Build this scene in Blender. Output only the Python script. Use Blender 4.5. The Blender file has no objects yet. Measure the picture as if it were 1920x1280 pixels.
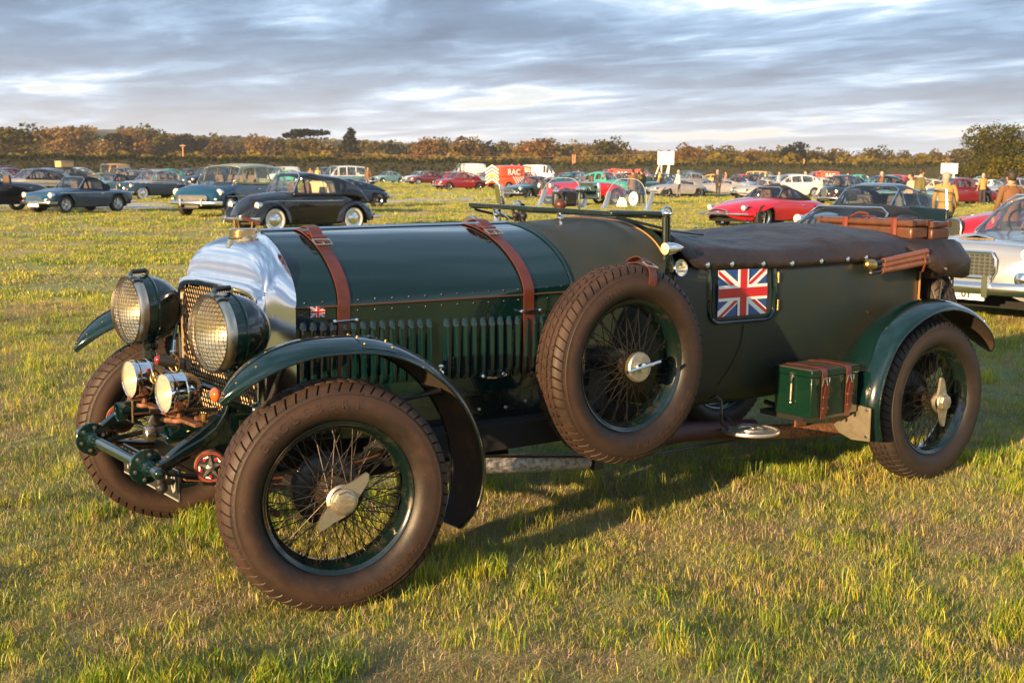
import bpy, bmesh, math, random
import numpy as np
from mathutils import Vector, Matrix, Euler

sc = bpy.context.scene
COL = sc.collection
PI = math.pi
rad = math.radians
rnd = random.Random(7)

# ------------------------------------------------------------------ camera
CAM = dict(x=-2.0398, y=-4.4611, z=1.4984, yaw=0.6403, pitch=0.1333, roll=0.0091, f=2374.8)
def cam_axes():
    yw, pt, rl = CAM['yaw'], CAM['pitch'], CAM['roll']
    f = Vector((math.sin(yw) * math.cos(pt), math.cos(yw) * math.cos(pt), -math.sin(pt)))
    r = Vector((math.cos(yw), -math.sin(yw), 0)); u = r.cross(f)
    c, s = math.cos(rl), math.sin(rl)
    return c * r + s * u, -s * r + c * u, f
CR, CU, CF = cam_axes()
CP = Vector((CAM['x'], CAM['y'], CAM['z']))
cd = bpy.data.cameras.new('camera'); cam = bpy.data.objects.new('camera', cd); COL.objects.link(cam)
m3 = Matrix((CR, CU, -CF)).transposed()
cam.matrix_world = Matrix.Translation(CP) @ m3.to_4x4()
cd.sensor_width = 36; cd.lens = CAM['f'] / 1920 * 36
cd.clip_start = 0.1; cd.clip_end = 6000
cd.dof.use_dof = True; cd.dof.focus_distance = 5.0; cd.dof.aperture_fstop = 9.0
sc.camera = cam

# ------------------------------------------------------------------ sun, sky, exposure
SUN_EL, SUN_AZ = rad(10.5), rad(16)          # azimuth measured from the car's nose towards its near side
to_sun = Vector((-math.cos(SUN_EL) * math.cos(SUN_AZ), -math.cos(SUN_EL) * math.sin(SUN_AZ), math.sin(SUN_EL)))
sl = bpy.data.lights.new('sun', 'SUN'); sl.energy = 5.0; sl.angle = rad(0.6); sl.color = (1.0, 0.66, 0.33)
sun = bpy.data.objects.new('sun', sl); COL.objects.link(sun)
sun.rotation_euler = to_sun.to_track_quat('Z', 'Y').to_euler(); sun.location = (-20, -10, 12)
sc.view_settings.view_transform = 'Standard'; sc.view_settings.look = 'None'
sc.view_settings.gamma = 1; sc.view_settings.use_curve_mapping = False
sc.view_settings.exposure = 1.62
sc.cycles.use_denoising = True
sc.cycles.max_bounces = 8; sc.cycles.transparent_max_bounces = 24
sc.cycles.sample_clamp_indirect = 6.0

world = bpy.data.worlds.new('World'); sc.world = world; world.use_nodes = True
class NT:
    def __init__(s, tree): s.t = tree; s.n = tree.nodes; s.l = tree.links
    def new(s, typ, ins=None, **kw):
        nd = s.n.new(typ)
        for k, v in kw.items(): setattr(nd, k, v)
        for k, v in (ins or {}).items(): s.set(nd, k, v)
        return nd
    def set(s, nd, k, v):
        sock = nd.inputs[k]
        if isinstance(v, bpy.types.NodeSocket): s.l.new(v, sock)
        else: sock.default_value = v
    def math(s, op, a, b=None, c=None, clamp=False):
        nd = s.new('ShaderNodeMath', operation=op, use_clamp=clamp)
        for i, v in enumerate((a, b, c)):
            if v is not None: s.set(nd, i, v)
        return nd.outputs[0]
    def noise(s, vec, scale, detail=3, rough=.5, dist=0, out='Fac'):
        nd = s.new('ShaderNodeTexNoise', {'Scale': scale, 'Detail': detail, 'Roughness': rough, 'Distortion': dist})
        if vec is not None: s.set(nd, 'Vector', vec)
        return nd.outputs[out]
    def ramp(s, fac, stops, interp='LINEAR'):
        nd = s.new('ShaderNodeValToRGB', {'Fac': fac}); cr = nd.color_ramp; cr.interpolation = interp
        while len(cr.elements) < len(stops): cr.elements.new(0.5)
        for e, (p, c) in zip(cr.elements, stops):
            e.position = p; e.color = (c, c, c, 1) if isinstance(c, (int, float)) else (*c, 1)
        return nd.outputs['Color']
    def mix(s, fac, a, b, typ='MIX'):
        nd = s.new('ShaderNodeMix', data_type='RGBA', blend_type=typ)
        s.set(nd, 0, fac)
        for k, v in ((6, a), (7, b)):
            s.set(nd, k, v if isinstance(v, bpy.types.NodeSocket) else (*v, 1))
        return nd.outputs[2]
w = NT(world.node_tree); w.n.clear()
sky = w.new('ShaderNodeTexSky', sky_type='NISHITA', sun_disc=False, sun_elevation=SUN_EL,
            sun_rotation=math.atan2(to_sun.x, to_sun.y), air_density=1.0, dust_density=1.5, ozone_density=1.5)
tc = w.new('ShaderNodeTexCoord')
sep = w.new('ShaderNodeSeparateXYZ', {0: tc.outputs['Generated']})
zz = w.math('MAXIMUM', sep.outputs['Z'], 0.0)
den = w.math('ADD', zz, 0.06)
px = w.math('DIVIDE', sep.outputs['X'], den); py = w.math('DIVIDE', sep.outputs['Y'], den)
# rows of cloud run across the view: squeeze along the view axis direction
comb = w.new('ShaderNodeCombineXYZ', {0: px, 1: py, 2: 0.0})
mp = w.new('ShaderNodeMapping', {'Vector': comb.outputs[0], 'Rotation': (0, 0, CAM['yaw'] + 0.02), 'Scale': (1.10, 0.66, 1), 'Location': (17.32, 13.16, 0.4)})
warp = w.noise(mp.outputs[0], 0.8, 3, .55, out='Color')
wm = w.new('ShaderNodeVectorMath', {0: warp, 1: (0.5, 0.5, 0.5)}, operation='SUBTRACT')
ws = w.new('ShaderNodeVectorMath', {0: wm.outputs[0], 'Scale': 0.9}, operation='SCALE')
wa = w.new('ShaderNodeVectorMath', {0: mp.outputs[0], 1: ws.outputs[0]}, operation='ADD')
n1 = w.noise(wa.outputs[0], 0.85, 8, .58)
n3 = w.noise(mp.outputs[0], 0.33, 2, .5)
n4 = w.noise(wa.outputs[0], 2.6, 5, .55)
cv = w.math('ADD', w.math('MULTIPLY', n1, 0.85), w.math('MULTIPLY', n3, 0.35))          # cloud thickness, about .35 - .85
lowk0 = w.math('SUBTRACT', 1.0, w.math('MULTIPLY', zz, 14.0), clamp=True)
cover = w.ramp(w.math('MULTIPLY_ADD', lowk0, -0.07, cv), [(0.43, 0.0), (0.50, 1.0)], 'EASE')
th = w.math('ADD', cv, w.math('MULTIPLY_ADD', n4, 0.22, -0.11))
shade = w.ramp(th, [(0.47, (0.86, 0.82, 0.76)), (0.515, (0.47, 0.60, 0.72)), (0.565, (0.275, 0.40, 0.56)), (0.64, (0.165, 0.255, 0.375)), (0.76, (0.11, 0.17, 0.26))])
lowk = w.math('SUBTRACT', 1.0, w.math('MULTIPLY', zz, 9.0), clamp=True)
gapc = w.mix(lowk, (0.36, 0.57, 0.76), (0.98, 0.88, 0.73))
skyc = w.new('ShaderNodeVectorMath', {0: sky.outputs[0], 'Scale': 0.05}, operation='SCALE')
gap = w.mix(0.8, skyc.outputs[0], gapc)
lit = w.mix(w.math('MULTIPLY', w.math('POWER', lowk, 1.7), 0.62), shade, (0.84, 0.80, 0.74))
allc = w.mix(cover, gap, lit)
gz = w.math('MULTIPLY_ADD', sep.outputs['Z'], 60.0, 1.0, clamp=True)       # below the horizon: land colour
allc2 = w.mix(gz, (0.10, 0.09, 0.05), allc)
bg = w.new('ShaderNodeBackground', {'Color': allc2, 'Strength': 0.54})
wo = w.new('ShaderNodeOutputWorld', {'Surface': bg.outputs[0]})

# ------------------------------------------------------------------ pixel on the photograph -> point on the ground / a plane (measuring aid)
def pray(px_, py_):
    return CF + CR * ((px_ - 960) / CAM['f']) + CU * ((640 - py_) / CAM['f'])
def ground(px_, py_, z=0.0):
    d = pray(px_, py_); t = (z - CP.z) / d.z
    p = CP + d * t; return Vector((p.x, p.y, z))
def at_dist(px_, dist):
    """ground point seen in image column px_ at horizontal distance dist"""
    d = pray(px_, 318); d.z = 0; d.normalize()
    return Vector((CP.x + d.x * dist, CP.y + d.y * dist, 0))

# ------------------------------------------------------------------ materials
MATS = {}
def mat(name, color=(.5, .5, .5), rough=.5, metal=0.0, coat=0.0, spec=.5, emit=None, bump=None, vary=None, alpha=1.0, sheen=0.0):
    """bump=(scale, strength, distance)  vary=(scale, darker colour, lo, hi)"""
    if name in MATS: return MATS[name]
    m = bpy.data.materials.new(name); m.use_nodes = True; t = NT(m.node_tree)
    b = m.node_tree.nodes['Principled BSDF']
    b.inputs['Base Color'].default_value = (*color, 1); b.inputs['Roughness'].default_value = rough
    b.inputs['Metallic'].default_value = metal; b.inputs['Coat Weight'].default_value = coat
    b.inputs['Coat Roughness'].default_value = .04; b.inputs['Specular IOR Level'].default_value = spec
    if sheen: b.inputs['Sheen Weight'].default_value = sheen
    g = t.new('ShaderNodeTexCoord')
    if vary:
        f = t.ramp(t.noise(g.outputs['Object'], vary[0], 5, .6), [(vary[2], 0.0), (vary[3], 1.0)])
        t.set(b, 'Base Color', t.mix(f, color, vary[1]))
        if len(vary) > 4: t.set(b, 'Roughness', t.new('ShaderNodeMapRange', {0: f, 3: rough, 4: vary[4]}).outputs[0])
    if bump:
        h = t.noise(g.outputs['Object'], bump[0], 4, .6)
        bm_ = t.new('ShaderNodeBump', {'Height': h, 'Strength': bump[1], 'Distance': bump[2]})
        t.set(b, 'Normal', bm_.outputs[0])
    if emit:
        b.inputs['Emission Color'].default_value = (*emit[0], 1); b.inputs['Emission Strength'].default_value = emit[1]
    MATS[name] = m; return m
def paint(color, name=None, rough=.22):
    name = name or 'paint_%02x%02x%02x' % tuple(int(255 * min(1, c)) for c in color)
    return mat(name, color, rough, 0.0, 1.0, .25, vary=(2.2, tuple(c * .8 + .002 for c in color), .35, .8, rough + .06))
GREEN = mat('green_gloss_paint', (.0014, .012, .0125), .12, 0, 1.0, .3, vary=(3.0, (.0025, .014, .013), .4, .8, .2))
GREEN2 = mat('green_chassis_paint', (.0015, .007, .0068), .24, 0, .8, vary=(18, (.022, .018, .011), .55, .78, .5), bump=(60, .1, .002))
FABRIC = mat('fabric_body_covering', (.015, .024, .021), .40, 0, 0, .5, bump=(420, .35, .0012), vary=(3.0, (.030, .030, .022), .4, .72))
LEATHERETTE = mat('brown_black_cover_cloth', (.020, .014, .013), .46, 0, 0, .45, bump=(11, .8, .020), vary=(5, (.040, .026, .021), .4, .75))
LEATHER = mat('red_brown_leather', (.090, .022, .012), .42, 0, .15, .5, bump=(120, .25, .002), vary=(14, (.045, .013, .008), .45, .75))
LEATHER_EDGE = mat('pale_leather_edge', (.34, .16, .08), .6)
CHROME = mat('chrome', (.86, .85, .83), .07, 1.0)
NICKEL = mat('polished_radiator_shell', (.80, .79, .82), .11, 1.0, bump=(7, .04, .003), vary=(9, (.72, .72, .75), .4, .8, .15))
NICKEL2 = mat('satin_nickel', (.60, .55, .46), .28, 1.0, vary=(30, (.45, .38, .28), .4, .8, .42))
ALLOY = mat('worn_aluminium', (.62, .55, .42), .42, 1.0, vary=(25, (.30, .25, .18), .45, .8, .6), bump=(90, .15, .002))
BRASS = mat('brass', (.70, .45, .16), .25, 1.0, vary=(40, (.35, .2, .07), .4, .8, .5))
WIRE = mat('dull_brass_mesh', (.34, .26, .16), .35, 1.0)
DARKWIRE = mat('black_wire', (.03, .028, .025), .4, .5)
BLACK = mat('black_iron', (.012, .012, .012), .45, 0, .2, bump=(50, .2, .003))
VOIDM = mat('dark_interior', (.006, .006, .006), .9)
RUST = mat('rusty_steel', (.20, .085, .040), .65, .4, vary=(40, (.06, .03, .02), .4, .7))
WHITE = mat('white_enamel', (.80, .80, .77), .35, 0, .4)
RED = mat('flag_red', (.52, .010, .018), .30, 0, .5)
BLUE = mat('flag_blue', (.012, .060, .26), .30, 0, .5)
AMBER = mat('orange_lens', (.75, .10, .01), .15, 0, 1.0)
REDLENS = mat('red_lens', (.22, .008, .006), .15, 0, 1.0)
WOODH = mat('varnished_wood', (.19, .062, .018), .35, 0, .5, vary=(22, (.11, .032, .010), .4, .75))
CREAM = mat('cream_paper', (.62, .55, .38), .7)
PLATE = mat('black_number_plate', (.02, .02, .02), .4)
SILVERTXT = mat('silver_digits', (.62, .60, .54), .4, .6)
WRAP = mat('pale_heat_wrap', (.42, .38, .33), .85, bump=(70, .5, .006), vary=(60, (.20, .17, .14), .45, .6))
WRAPB = mat('brown_heat_wrap', (.26, .12, .055), .8, bump=(80, .6, .006), vary=(70, (.10, .05, .03), .45, .6))
MAROON = mat('maroon_pipe_lagging', (.045, .014, .018), .5)
CASE = mat('suitcase_leather', (.095, .036, .015), .42, 0, .2, vary=(16, (.05, .02, .01), .42, .7, .6), bump=(60, .3, .003))

def tyre_mat(name, base, dusty, k0=.3, k1=.75):
    """clean dark rubber by the rim, dust on the bulge of the sidewall and on the tread"""
    m = bpy.data.materials.new(name); m.use_nodes = True; t = NT(m.node_tree); b = m.node_tree.nodes['Principled BSDF']
    g = t.new('ShaderNodeTexCoord'); sp_ = t.new('ShaderNodeSeparateXYZ', {0: g.outputs['Object']})
    r_ = t.math('SQRT', t.math('ADD', t.math('MULTIPLY', sp_.outputs[0], sp_.outputs[0]), t.math('MULTIPLY', sp_.outputs[2], sp_.outputs[2])))
    n = t.noise(g.outputs['Object'], 6, 6, .62); n2 = t.noise(g.outputs['Object'], 34, 4, .7)
    band = t.ramp(t.math('MULTIPLY_ADD', n, .07, t.math('SUBTRACT', r_, .035)), [(.265, 0.05), (.300, .45), (.335, 1.0), (.372, .55), (.39, .8)])
    f = t.math('MULTIPLY', t.math('ADD', band, t.math('MULTIPLY_ADD', n2, .8, -.4)), t.ramp(n, [(k0, 0.45), (k1, 1.0)]), clamp=True)
    c = t.mix(f, base, dusty)
    spk = t.ramp(t.noise(g.outputs['Object'], 150, 3, .6), [(.66, 0.0), (.72, 1.0)])
    c = t.mix(spk, c, tuple(x * 1.8 + .01 for x in dusty))
    t.set(b, 'Base Color', c); t.set(b, 'Roughness', t.new('ShaderNodeMapRange', {0: f, 3: .42, 4: .75}).outputs[0]); b.inputs['Specular IOR Level'].default_value = .4
    bp = t.new('ShaderNodeBump', {'Height': t.math('ADD', t.noise(g.outputs['Object'], 240, 3, .6), t.math('MULTIPLY', n2, .6)), 'Strength': .3, 'Distance': .002})
    t.set(b, 'Normal', bp.outputs[0]); return m
TYRE = tyre_mat('brown_dusty_rubber', (.0080, .0068, .0062), (.052, .027, .0165))
TYRE_REAR = tyre_mat('grey_black_rubber', (.012, .010, .0095), (.036, .025, .019))
TYRE_FAR = mat('black_rubber', (.022, .020, .019), .7)

def glass_mat(name, tint=(.75, .8, .8), opacity=.35, dark=(.02, .025, .03), rough=.02):
    m = bpy.data.materials.new(name); m.use_nodes = True; t = NT(m.node_tree); t.n.clear()
    tr = t.new('ShaderNodeBsdfTransparent', {'Color': (*tint, 1)})
    gl = t.new('ShaderNodeBsdfGlossy', {'Color': (1, 1, 1, 1), 'Roughness': rough})
    df = t.new('ShaderNodeBsdfDiffuse', {'Color': (*dark, 1)})
    mx0 = t.new('ShaderNodeMixShader', {0: opacity, 1: tr.outputs[0], 2: df.outputs[0]})
    lw = t.new('ShaderNodeLayerWeight', {'Blend': .5})          # same from both faces of a thin pane
    k = t.math('MULTIPLY_ADD', t.math('POWER', lw.outputs['Facing'], 4.0), .80, .06, clamp=True)
    mx = t.new('ShaderNodeMixShader', {0: k, 1: mx0.outputs[0], 2: gl.outputs[0]})
    t.new('ShaderNodeOutputMaterial', {'Surface': mx.outputs[0]})
    MATS[name] = m; return m
GLASS = glass_mat('clear_glass', (.95, .96, .95), .04)
CARGLASS = glass_mat('car_window_glass', (.90, .94, .94), .06, (.05, .06, .07))
LENS2 = glass_mat('fluted_lamp_glass', (.95, .92, .85), .30, (.75, .70, .55), .15)
LENSGLASS = glass_mat('lamp_glass', (.97, .95, .88), .10, (.6, .55, .4), .08)

# ------------------------------------------------------------------ mesh building
class MB:
    def __init__(s): s.v = []; s.f = []; s.mi = []; s.cur = 0
    def add(s, vs, fs):
        o = len(s.v); s.v.extend([tuple(v) for v in vs]); s.f.extend([tuple(i + o for i in f) for f in fs]); s.mi.extend([s.cur] * len(fs)); return s
    def box(s, c, size, rot=None, taper=1.0):
        x, y, z = [k / 2 for k in size]
        vs = [Vector((a * x * (taper if e > 0 else 1), b * y * (taper if e > 0 else 1), e * z)) for e in (-1, 1) for a, b in ((-1, -1), (1, -1), (1, 1), (-1, 1))]
        if rot is not None: vs = [rot @ v for v in vs]
        c = Vector(c)
        return s.add([v + c for v in vs], [(3, 2, 1, 0), (4, 5, 6, 7), (0, 1, 5, 4), (1, 2, 6, 5), (2, 3, 7, 6), (3, 0, 4, 7)])
    def loft(s, rings, closed=True, cap0=False, cap1=False):
        n = len(rings[0]); vs = [p for r in rings for p in r]; fs = []
        for i in range(len(rings) - 1):
            for j in range(n if closed else n - 1):
                k = (j + 1) % n
                fs.append((i * n + j, i * n + k, (i + 1) * n + k, (i + 1) * n + j))
        if cap0: fs.append(tuple(range(n - 1, -1, -1)))
        if cap1: fs.append(tuple(range((len(rings) - 1) * n, len(rings) * n)))
        return s.add(vs, fs)
    def cyl(s, p0, p1, r0, r1=None, n=12, caps=True):
        p0, p1 = Vector(p0), Vector(p1); r1 = r0 if r1 is None else r1
        q = (p1 - p0).to_track_quat('Z', 'Y')
        rs = []
        for p, r in ((p0, r0), (p1, r1)):
            rs.append([p + q @ Vector((r * math.cos(2 * PI * i / n), r * math.sin(2 * PI * i / n), 0)) for i in range(n)])
        return s.loft(rs, True, caps, caps)
    def tube(s, pts, r, n=8, caps=True, closed=False):
        pts = [Vector(p) for p in pts]; rs = []; up = None
        for i, p in enumerate(pts):
            if closed: t = pts[(i + 1) % len(pts)] - pts[i - 1]
            else: t = pts[min(i + 1, len(pts) - 1)] - pts[max(i - 1, 0)]
            t.normalize()
            if up is None:
                up = Vector((0, 0, 1)) if abs(t.z) < .9 else Vector((1, 0, 0))
            a = t.cross(up)
            if a.length < 1e-6: a = t.orthogonal()
            a.normalize(); b = a.cross(t); up = b
            rr = r(i / max(1, len(pts) - 1)) if callable(r) else r
            rs.append([p + a * rr * math.cos(2 * PI * k / n) + b * rr * math.sin(2 * PI * k / n) for k in range(n)])
        if closed: rs.append(rs[0])
        return s.loft(rs, True, caps and not closed, caps and not closed)
    def lathe(s, prof, origin=(0, 0, 0), axis=(0, 0, 1), n=24, closed=False, cap0=False, cap1=False, a0=0, a1=2 * PI):
        """prof: (radius, height along axis)"""
        q = Vector(axis).to_track_quat('Z', 'Y'); o = Vector(origin); full = abs(a1 - a0 - 2 * PI) < 1e-6
        rs = [[o + q @ Vector((r * math.cos(a0 + (a1 - a0) * i / (n if full else n - 1)), r * math.sin(a0 + (a1 - a0) * i / (n if full else n - 1)), h)) for i in range(n)] for r, h in prof]
        if closed: rs.append(rs[0])
        return s.loft(rs, full, cap0, cap1)
    def sphere(s, c, r, n=12, m=8, scale=(1, 1, 1)):
        c = Vector(c)
        rs = [[c + Vector((r * math.sin(PI * j / m) * math.cos(2 * PI * i / n) * scale[0], r * math.sin(PI * j / m) * math.sin(2 * PI * i / n) * scale[1], r * math.cos(PI * j / m) * scale[2])) for i in range(n)] for j in range(1, m)]
        o = len(s.v); s.loft(rs[::-1], True)
        vs = len(s.v); s.v.append(tuple(c + Vector((0, 0, r * scale[2])))); s.v.append(tuple(c - Vector((0, 0, r * scale[2]))))
        top = o + (m - 2) * n
        for i in range(n):
            s.f.append((top + i, top + (i + 1) % n, vs)); s.mi.append(s.cur)
            s.f.append((o + (i + 1) % n, o + i, vs + 1)); s.mi.append(s.cur)
        return s
    def prism(s, poly, a, b):
        """poly of 3D points swept by vector from a to b offset"""
        a, b = Vector(a), Vector(b); n = len(poly)
        vs = [Vector(p) + a for p in poly] + [Vector(p) + b for p in poly]
        fs = [tuple(range(n - 1, -1, -1)), tuple(range(n, 2 * n))] + [(i, (i + 1) % n, n + (i + 1) % n, n + i) for i in range(n)]
        return s.add(vs, fs)
    def mesh(s, name, mats, smooth=True, angle=35, fix=True):
        me = bpy.data.meshes.new(name); me.from_pydata(s.v, [], s.f)
        mats = mats if isinstance(mats, (list, tuple)) else [mats]
        for m in mats: me.materials.append(m)
        if len(mats) > 1: me.polygons.foreach_set('material_index', [min(i, len(mats) - 1) for i in s.mi])
        if fix:
            bm = bmesh.new(); bm.from_mesh(me); bmesh.ops.recalc_face_normals(bm, faces=bm.faces); bm.to_mesh(me); bm.free()
        me.polygons.foreach_set('use_smooth', [smooth] * len(me.polygons))
        if smooth and angle: me.set_sharp_from_angle(angle=rad(angle))
        me.update(); return me
    def build(s, name, mats, parent=None, smooth=True, angle=35, loc=None, bevel=0, fix=True):
        me = s.mesh(name, mats, smooth, angle, fix)
        o = bpy.data.objects.new(name, me); COL.objects.link(o)
        if parent is not None: o.parent = parent
        if loc is not None: o.location = loc
        if bevel:
            bv = o.modifiers.new('bevel', 'BEVEL'); bv.width = bevel; bv.segments = 2; bv.limit_method = 'ANGLE'; bv.angle_limit = rad(40)
        return o
def inst(me, name, parent=None, loc=(0, 0, 0), rot=(0, 0, 0), scale=(1, 1, 1)):
    o = bpy.data.objects.new(name, me); COL.objects.link(o); o.parent = parent
    o.location = loc; o.rotation_euler = rot; o.scale = scale; return o
def tag(o, label=None, cat=None, group=None, kind=None):
    if label: o['label'] = label
    if cat: o['category'] = cat
    if group: o['group'] = group
    if kind: o['kind'] = kind
    return o
def empty(name, loc=(0, 0, 0), rz=0, parent=None):
    o = bpy.data.objects.new(name, None); COL.objects.link(o); o.location = loc; o.rotation_euler = (0, 0, rz); o.parent = parent
    o.empty_display_size = .2; return o
def kids(o): return list(o.children)
def copy_tree(o, parent=None, swap=None):
    c = o.copy(); COL.objects.link(c); c.parent = parent
    if swap and c.type == 'MESH':
        for sl_ in c.material_slots:
            if sl_.material in swap:
                nm = swap[sl_.material]; sl_.link = 'OBJECT'; sl_.material = nm
    for ch in kids(o): copy_tree(ch, c, swap)
    return c
def text_mb(mb, s, size, M, depth=.002, bold=0.0, align='CENTER', squeeze=1.0):
    """adds lettering; M maps text plane (x right, y up, z out) to the target space"""
    cu = bpy.data.curves.new('lettering', 'FONT'); cu.body = s; cu.size = size; cu.extrude = depth; cu.offset = bold
    cu.align_x = align; cu.align_y = 'CENTER'; cu.resolution_u = 2
    o = bpy.data.objects.new('lettering', cu); COL.objects.link(o)
    bpy.context.view_layer.update()
    me = o.to_mesh(); Sx = Matrix.Diagonal((squeeze, 1, 1, 1))
    mb.add([M @ Sx @ v.co for v in me.vertices], [tuple(p.vertices) for p in me.polygons])
    o.to_mesh_clear(); bpy.data.objects.remove(o); bpy.data.curves.remove(cu); return mb
def frame_m(origin, xdir, ydir):
    x = Vector(xdir).normalized(); y = Vector(ydir); y = (y - x * y.dot(x)).normalized(); z = x.cross(y)
    m = Matrix((x, y, z)).transposed().to_4x4(); m.translation = Vector(origin); return m
def lerp(tab, x):
    if x <= tab[0][0]: return tab[0][1]
    for (a, va), (b, vb) in zip(tab, tab[1:]):
        if x <= b:
            t = (x - a) / (b - a) if b > a else 0
            return va + (vb - va) * t
    return tab[-1][1]
def smooth_tab(tab, x):
    """Catmull-Rom through (x, v)"""
    if x <= tab[0][0]: return tab[0][1]
    if x >= tab[-1][0]: return tab[-1][1]
    for i in range(len(tab) - 1):
        if x <= tab[i + 1][0]:
            x1, p1 = tab[i]; x2, p2 = tab[i + 1]; x0, p0 = tab[max(i - 1, 0)]; x3, p3 = tab[min(i + 2, len(tab) - 1)]
            d = x2 - x1; m1 = (p2 - p0) / max(1e-6, x2 - x0) * d; m2 = (p3 - p1) / max(1e-6, x3 - x1) * d
            if abs(p2 - p1) > 1e-9:
                lim = 3 * (p2 - p1); m1 = max(min(m1, max(0, lim)), min(0, lim)); m2 = max(min(m2, max(0, lim)), min(0, lim))
            else: m1 = m2 = 0
            t = (x - x1) / d; t2 = t * t; t3 = t2 * t
            return (2 * t3 - 3 * t2 + 1) * p1 + (t3 - 2 * t2 + t) * m1 + (-2 * t3 + 3 * t2) * p2 + (t3 - t2) * m2
def lin(a, b, n): return [a + (b - a) * i / (n - 1) for i in range(n)]
# ================================================================== GROUND
def ground_mat():
    m = bpy.data.materials.new('mown_grass_field'); m.use_nodes = True; t = NT(m.node_tree); b = m.node_tree.nodes['Principled BSDF']
    g = t.new('ShaderNodeNewGeometry'); P = g.outputs['Position']
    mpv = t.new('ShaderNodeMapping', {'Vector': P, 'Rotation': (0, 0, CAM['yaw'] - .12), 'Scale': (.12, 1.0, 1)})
    stripe = t.noise(mpv.outputs[0], .42, 4, .55)  # lit and shaded stripes across the meadow, put into its colour
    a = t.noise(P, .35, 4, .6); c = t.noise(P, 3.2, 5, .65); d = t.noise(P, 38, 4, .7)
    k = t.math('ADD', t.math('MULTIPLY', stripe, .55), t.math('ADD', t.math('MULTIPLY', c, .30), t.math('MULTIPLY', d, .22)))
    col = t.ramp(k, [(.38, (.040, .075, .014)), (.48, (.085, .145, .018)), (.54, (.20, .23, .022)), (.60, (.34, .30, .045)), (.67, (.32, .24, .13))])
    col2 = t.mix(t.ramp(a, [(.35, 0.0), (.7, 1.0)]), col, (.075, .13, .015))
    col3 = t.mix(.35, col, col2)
    t.set(b, 'Base Color', col3); b.inputs['Roughness'].default_value = .9; b.inputs['Specular IOR Level'].default_value = .15
    b.inputs['Sheen Weight'].default_value = .3
    h = t.math('ADD', t.math('MULTIPLY', d, .6), t.math('MULTIPLY', t.noise(P, 150, 3, .7), .4))
    hh = t.math('ADD', h, t.math('MULTIPLY', c, 2.0))
    bp = t.new('ShaderNodeBump', {'Height': hh, 'Strength': .8, 'Distance': .06}); t.set(b, 'Normal', bp.outputs[0])
    return m
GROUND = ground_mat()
def gh(x, y):
    """unevenness of the meadow; flat where wheels of the tourer stand"""
    d = math.hypot(x - CP.x, y - CP.y)
    k = max(0, min(1, (d - 9) / 10))
    v = (y - CP.y) * math.cos(.60) + (x - CP.x) * math.sin(.60)
    h = k * (.055 * math.sin(v * 1.9 + .8 * math.sin(x * .3)) * max(.25, min(1, 40 / (d + 1))) + .035 * math.sin(x * .13 - y * .43 + 1.3) - .03)
    if d < 24:
        m = 1.0
        for cx_, cy_ in ((0, -.72), (3.3, -.72), (0, .72), (3.3, .72)): m = min(m, max(0, (math.hypot(x - cx_, y - cy_) - .3) / 1.0))
        h += m * min(1, (24 - d) / 8) * (.020 * math.sin(x * 3.3 + 1.4 * math.sin(y * 2.1)) * math.sin(y * 3.9 + x * .9) + .010 * math.sin(x * 8.3 + y * 2.2) * math.sin(y * 9.1 - x * 3.0))
    return h
mb = MB()
rads = [0.0, 1.2] + [2.2 + .09 * i for i in range(0, 75)] + [9.0 * 1.022 ** i for i in range(1, 90)] + [64 * 1.12 ** i for i in range(0, 40)]
rads = [r for r in rads if r < 1500] + [1500]
na = 420; vs = []
for r in rads:
    for i in range(na):
        an = 2 * PI * i / na; x = CP.x + r * math.cos(an); y = CP.y + r * math.sin(an)
        vs.append((x, y, gh(x, y) if r < 300 else -.05))
fs = [(i * na + j, i * na + (j + 1) % na, (i + 1) * na + (j + 1) % na, (i + 1) * na + j) for i in range(len(rads) - 1) for j in range(na)]
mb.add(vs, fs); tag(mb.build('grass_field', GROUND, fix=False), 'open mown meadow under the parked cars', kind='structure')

# pale hard track across the field
TRACK = mat('pale_gravel_track', (.46, .46, .50), .85, bump=(8, .3, .02), vary=(1.5, (.33, .33, .35), .4, .7))
mb = MB()
up = [(-40, 386), (0, 385), (240, 383), (420, 381), (560, 378), (720, 375), (860, 372), (1000, 369), (1160, 366), (1300, 364), (1500, 363), (1960, 366)]
lo = [(-40, 395), (0, 394), (240, 392), (420, 390), (560, 386), (720, 381), (860, 376), (1000, 373), (1160, 369.5), (1300, 367), (1500, 365.5), (1960, 368)]
r0 = []; r1 = []
for k in range(len(up) - 1):
    for t_ in range(8):
        u = t_ / 8
        a = ground(up[k][0] * (1 - u) + up[k + 1][0] * u, up[k][1] * (1 - u) + up[k + 1][1] * u)
        b_ = ground(lo[k][0] * (1 - u) + lo[k + 1][0] * u, lo[k][1] * (1 - u) + lo[k + 1][1] * u)
        a.z = gh(a.x, a.y) + .02; b_.z = gh(b_.x, b_.y) + .02; r0.append(a); r1.append(b_)
mid = [(a + b_) / 2 + Vector((0, 0, .02)) for a, b_ in zip(r0, r1)]
mb.loft([r0, mid, r1], closed=False)
tag(mb.build('track', TRACK), 'pale gravel track crossing the meadow', kind='structure')

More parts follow.
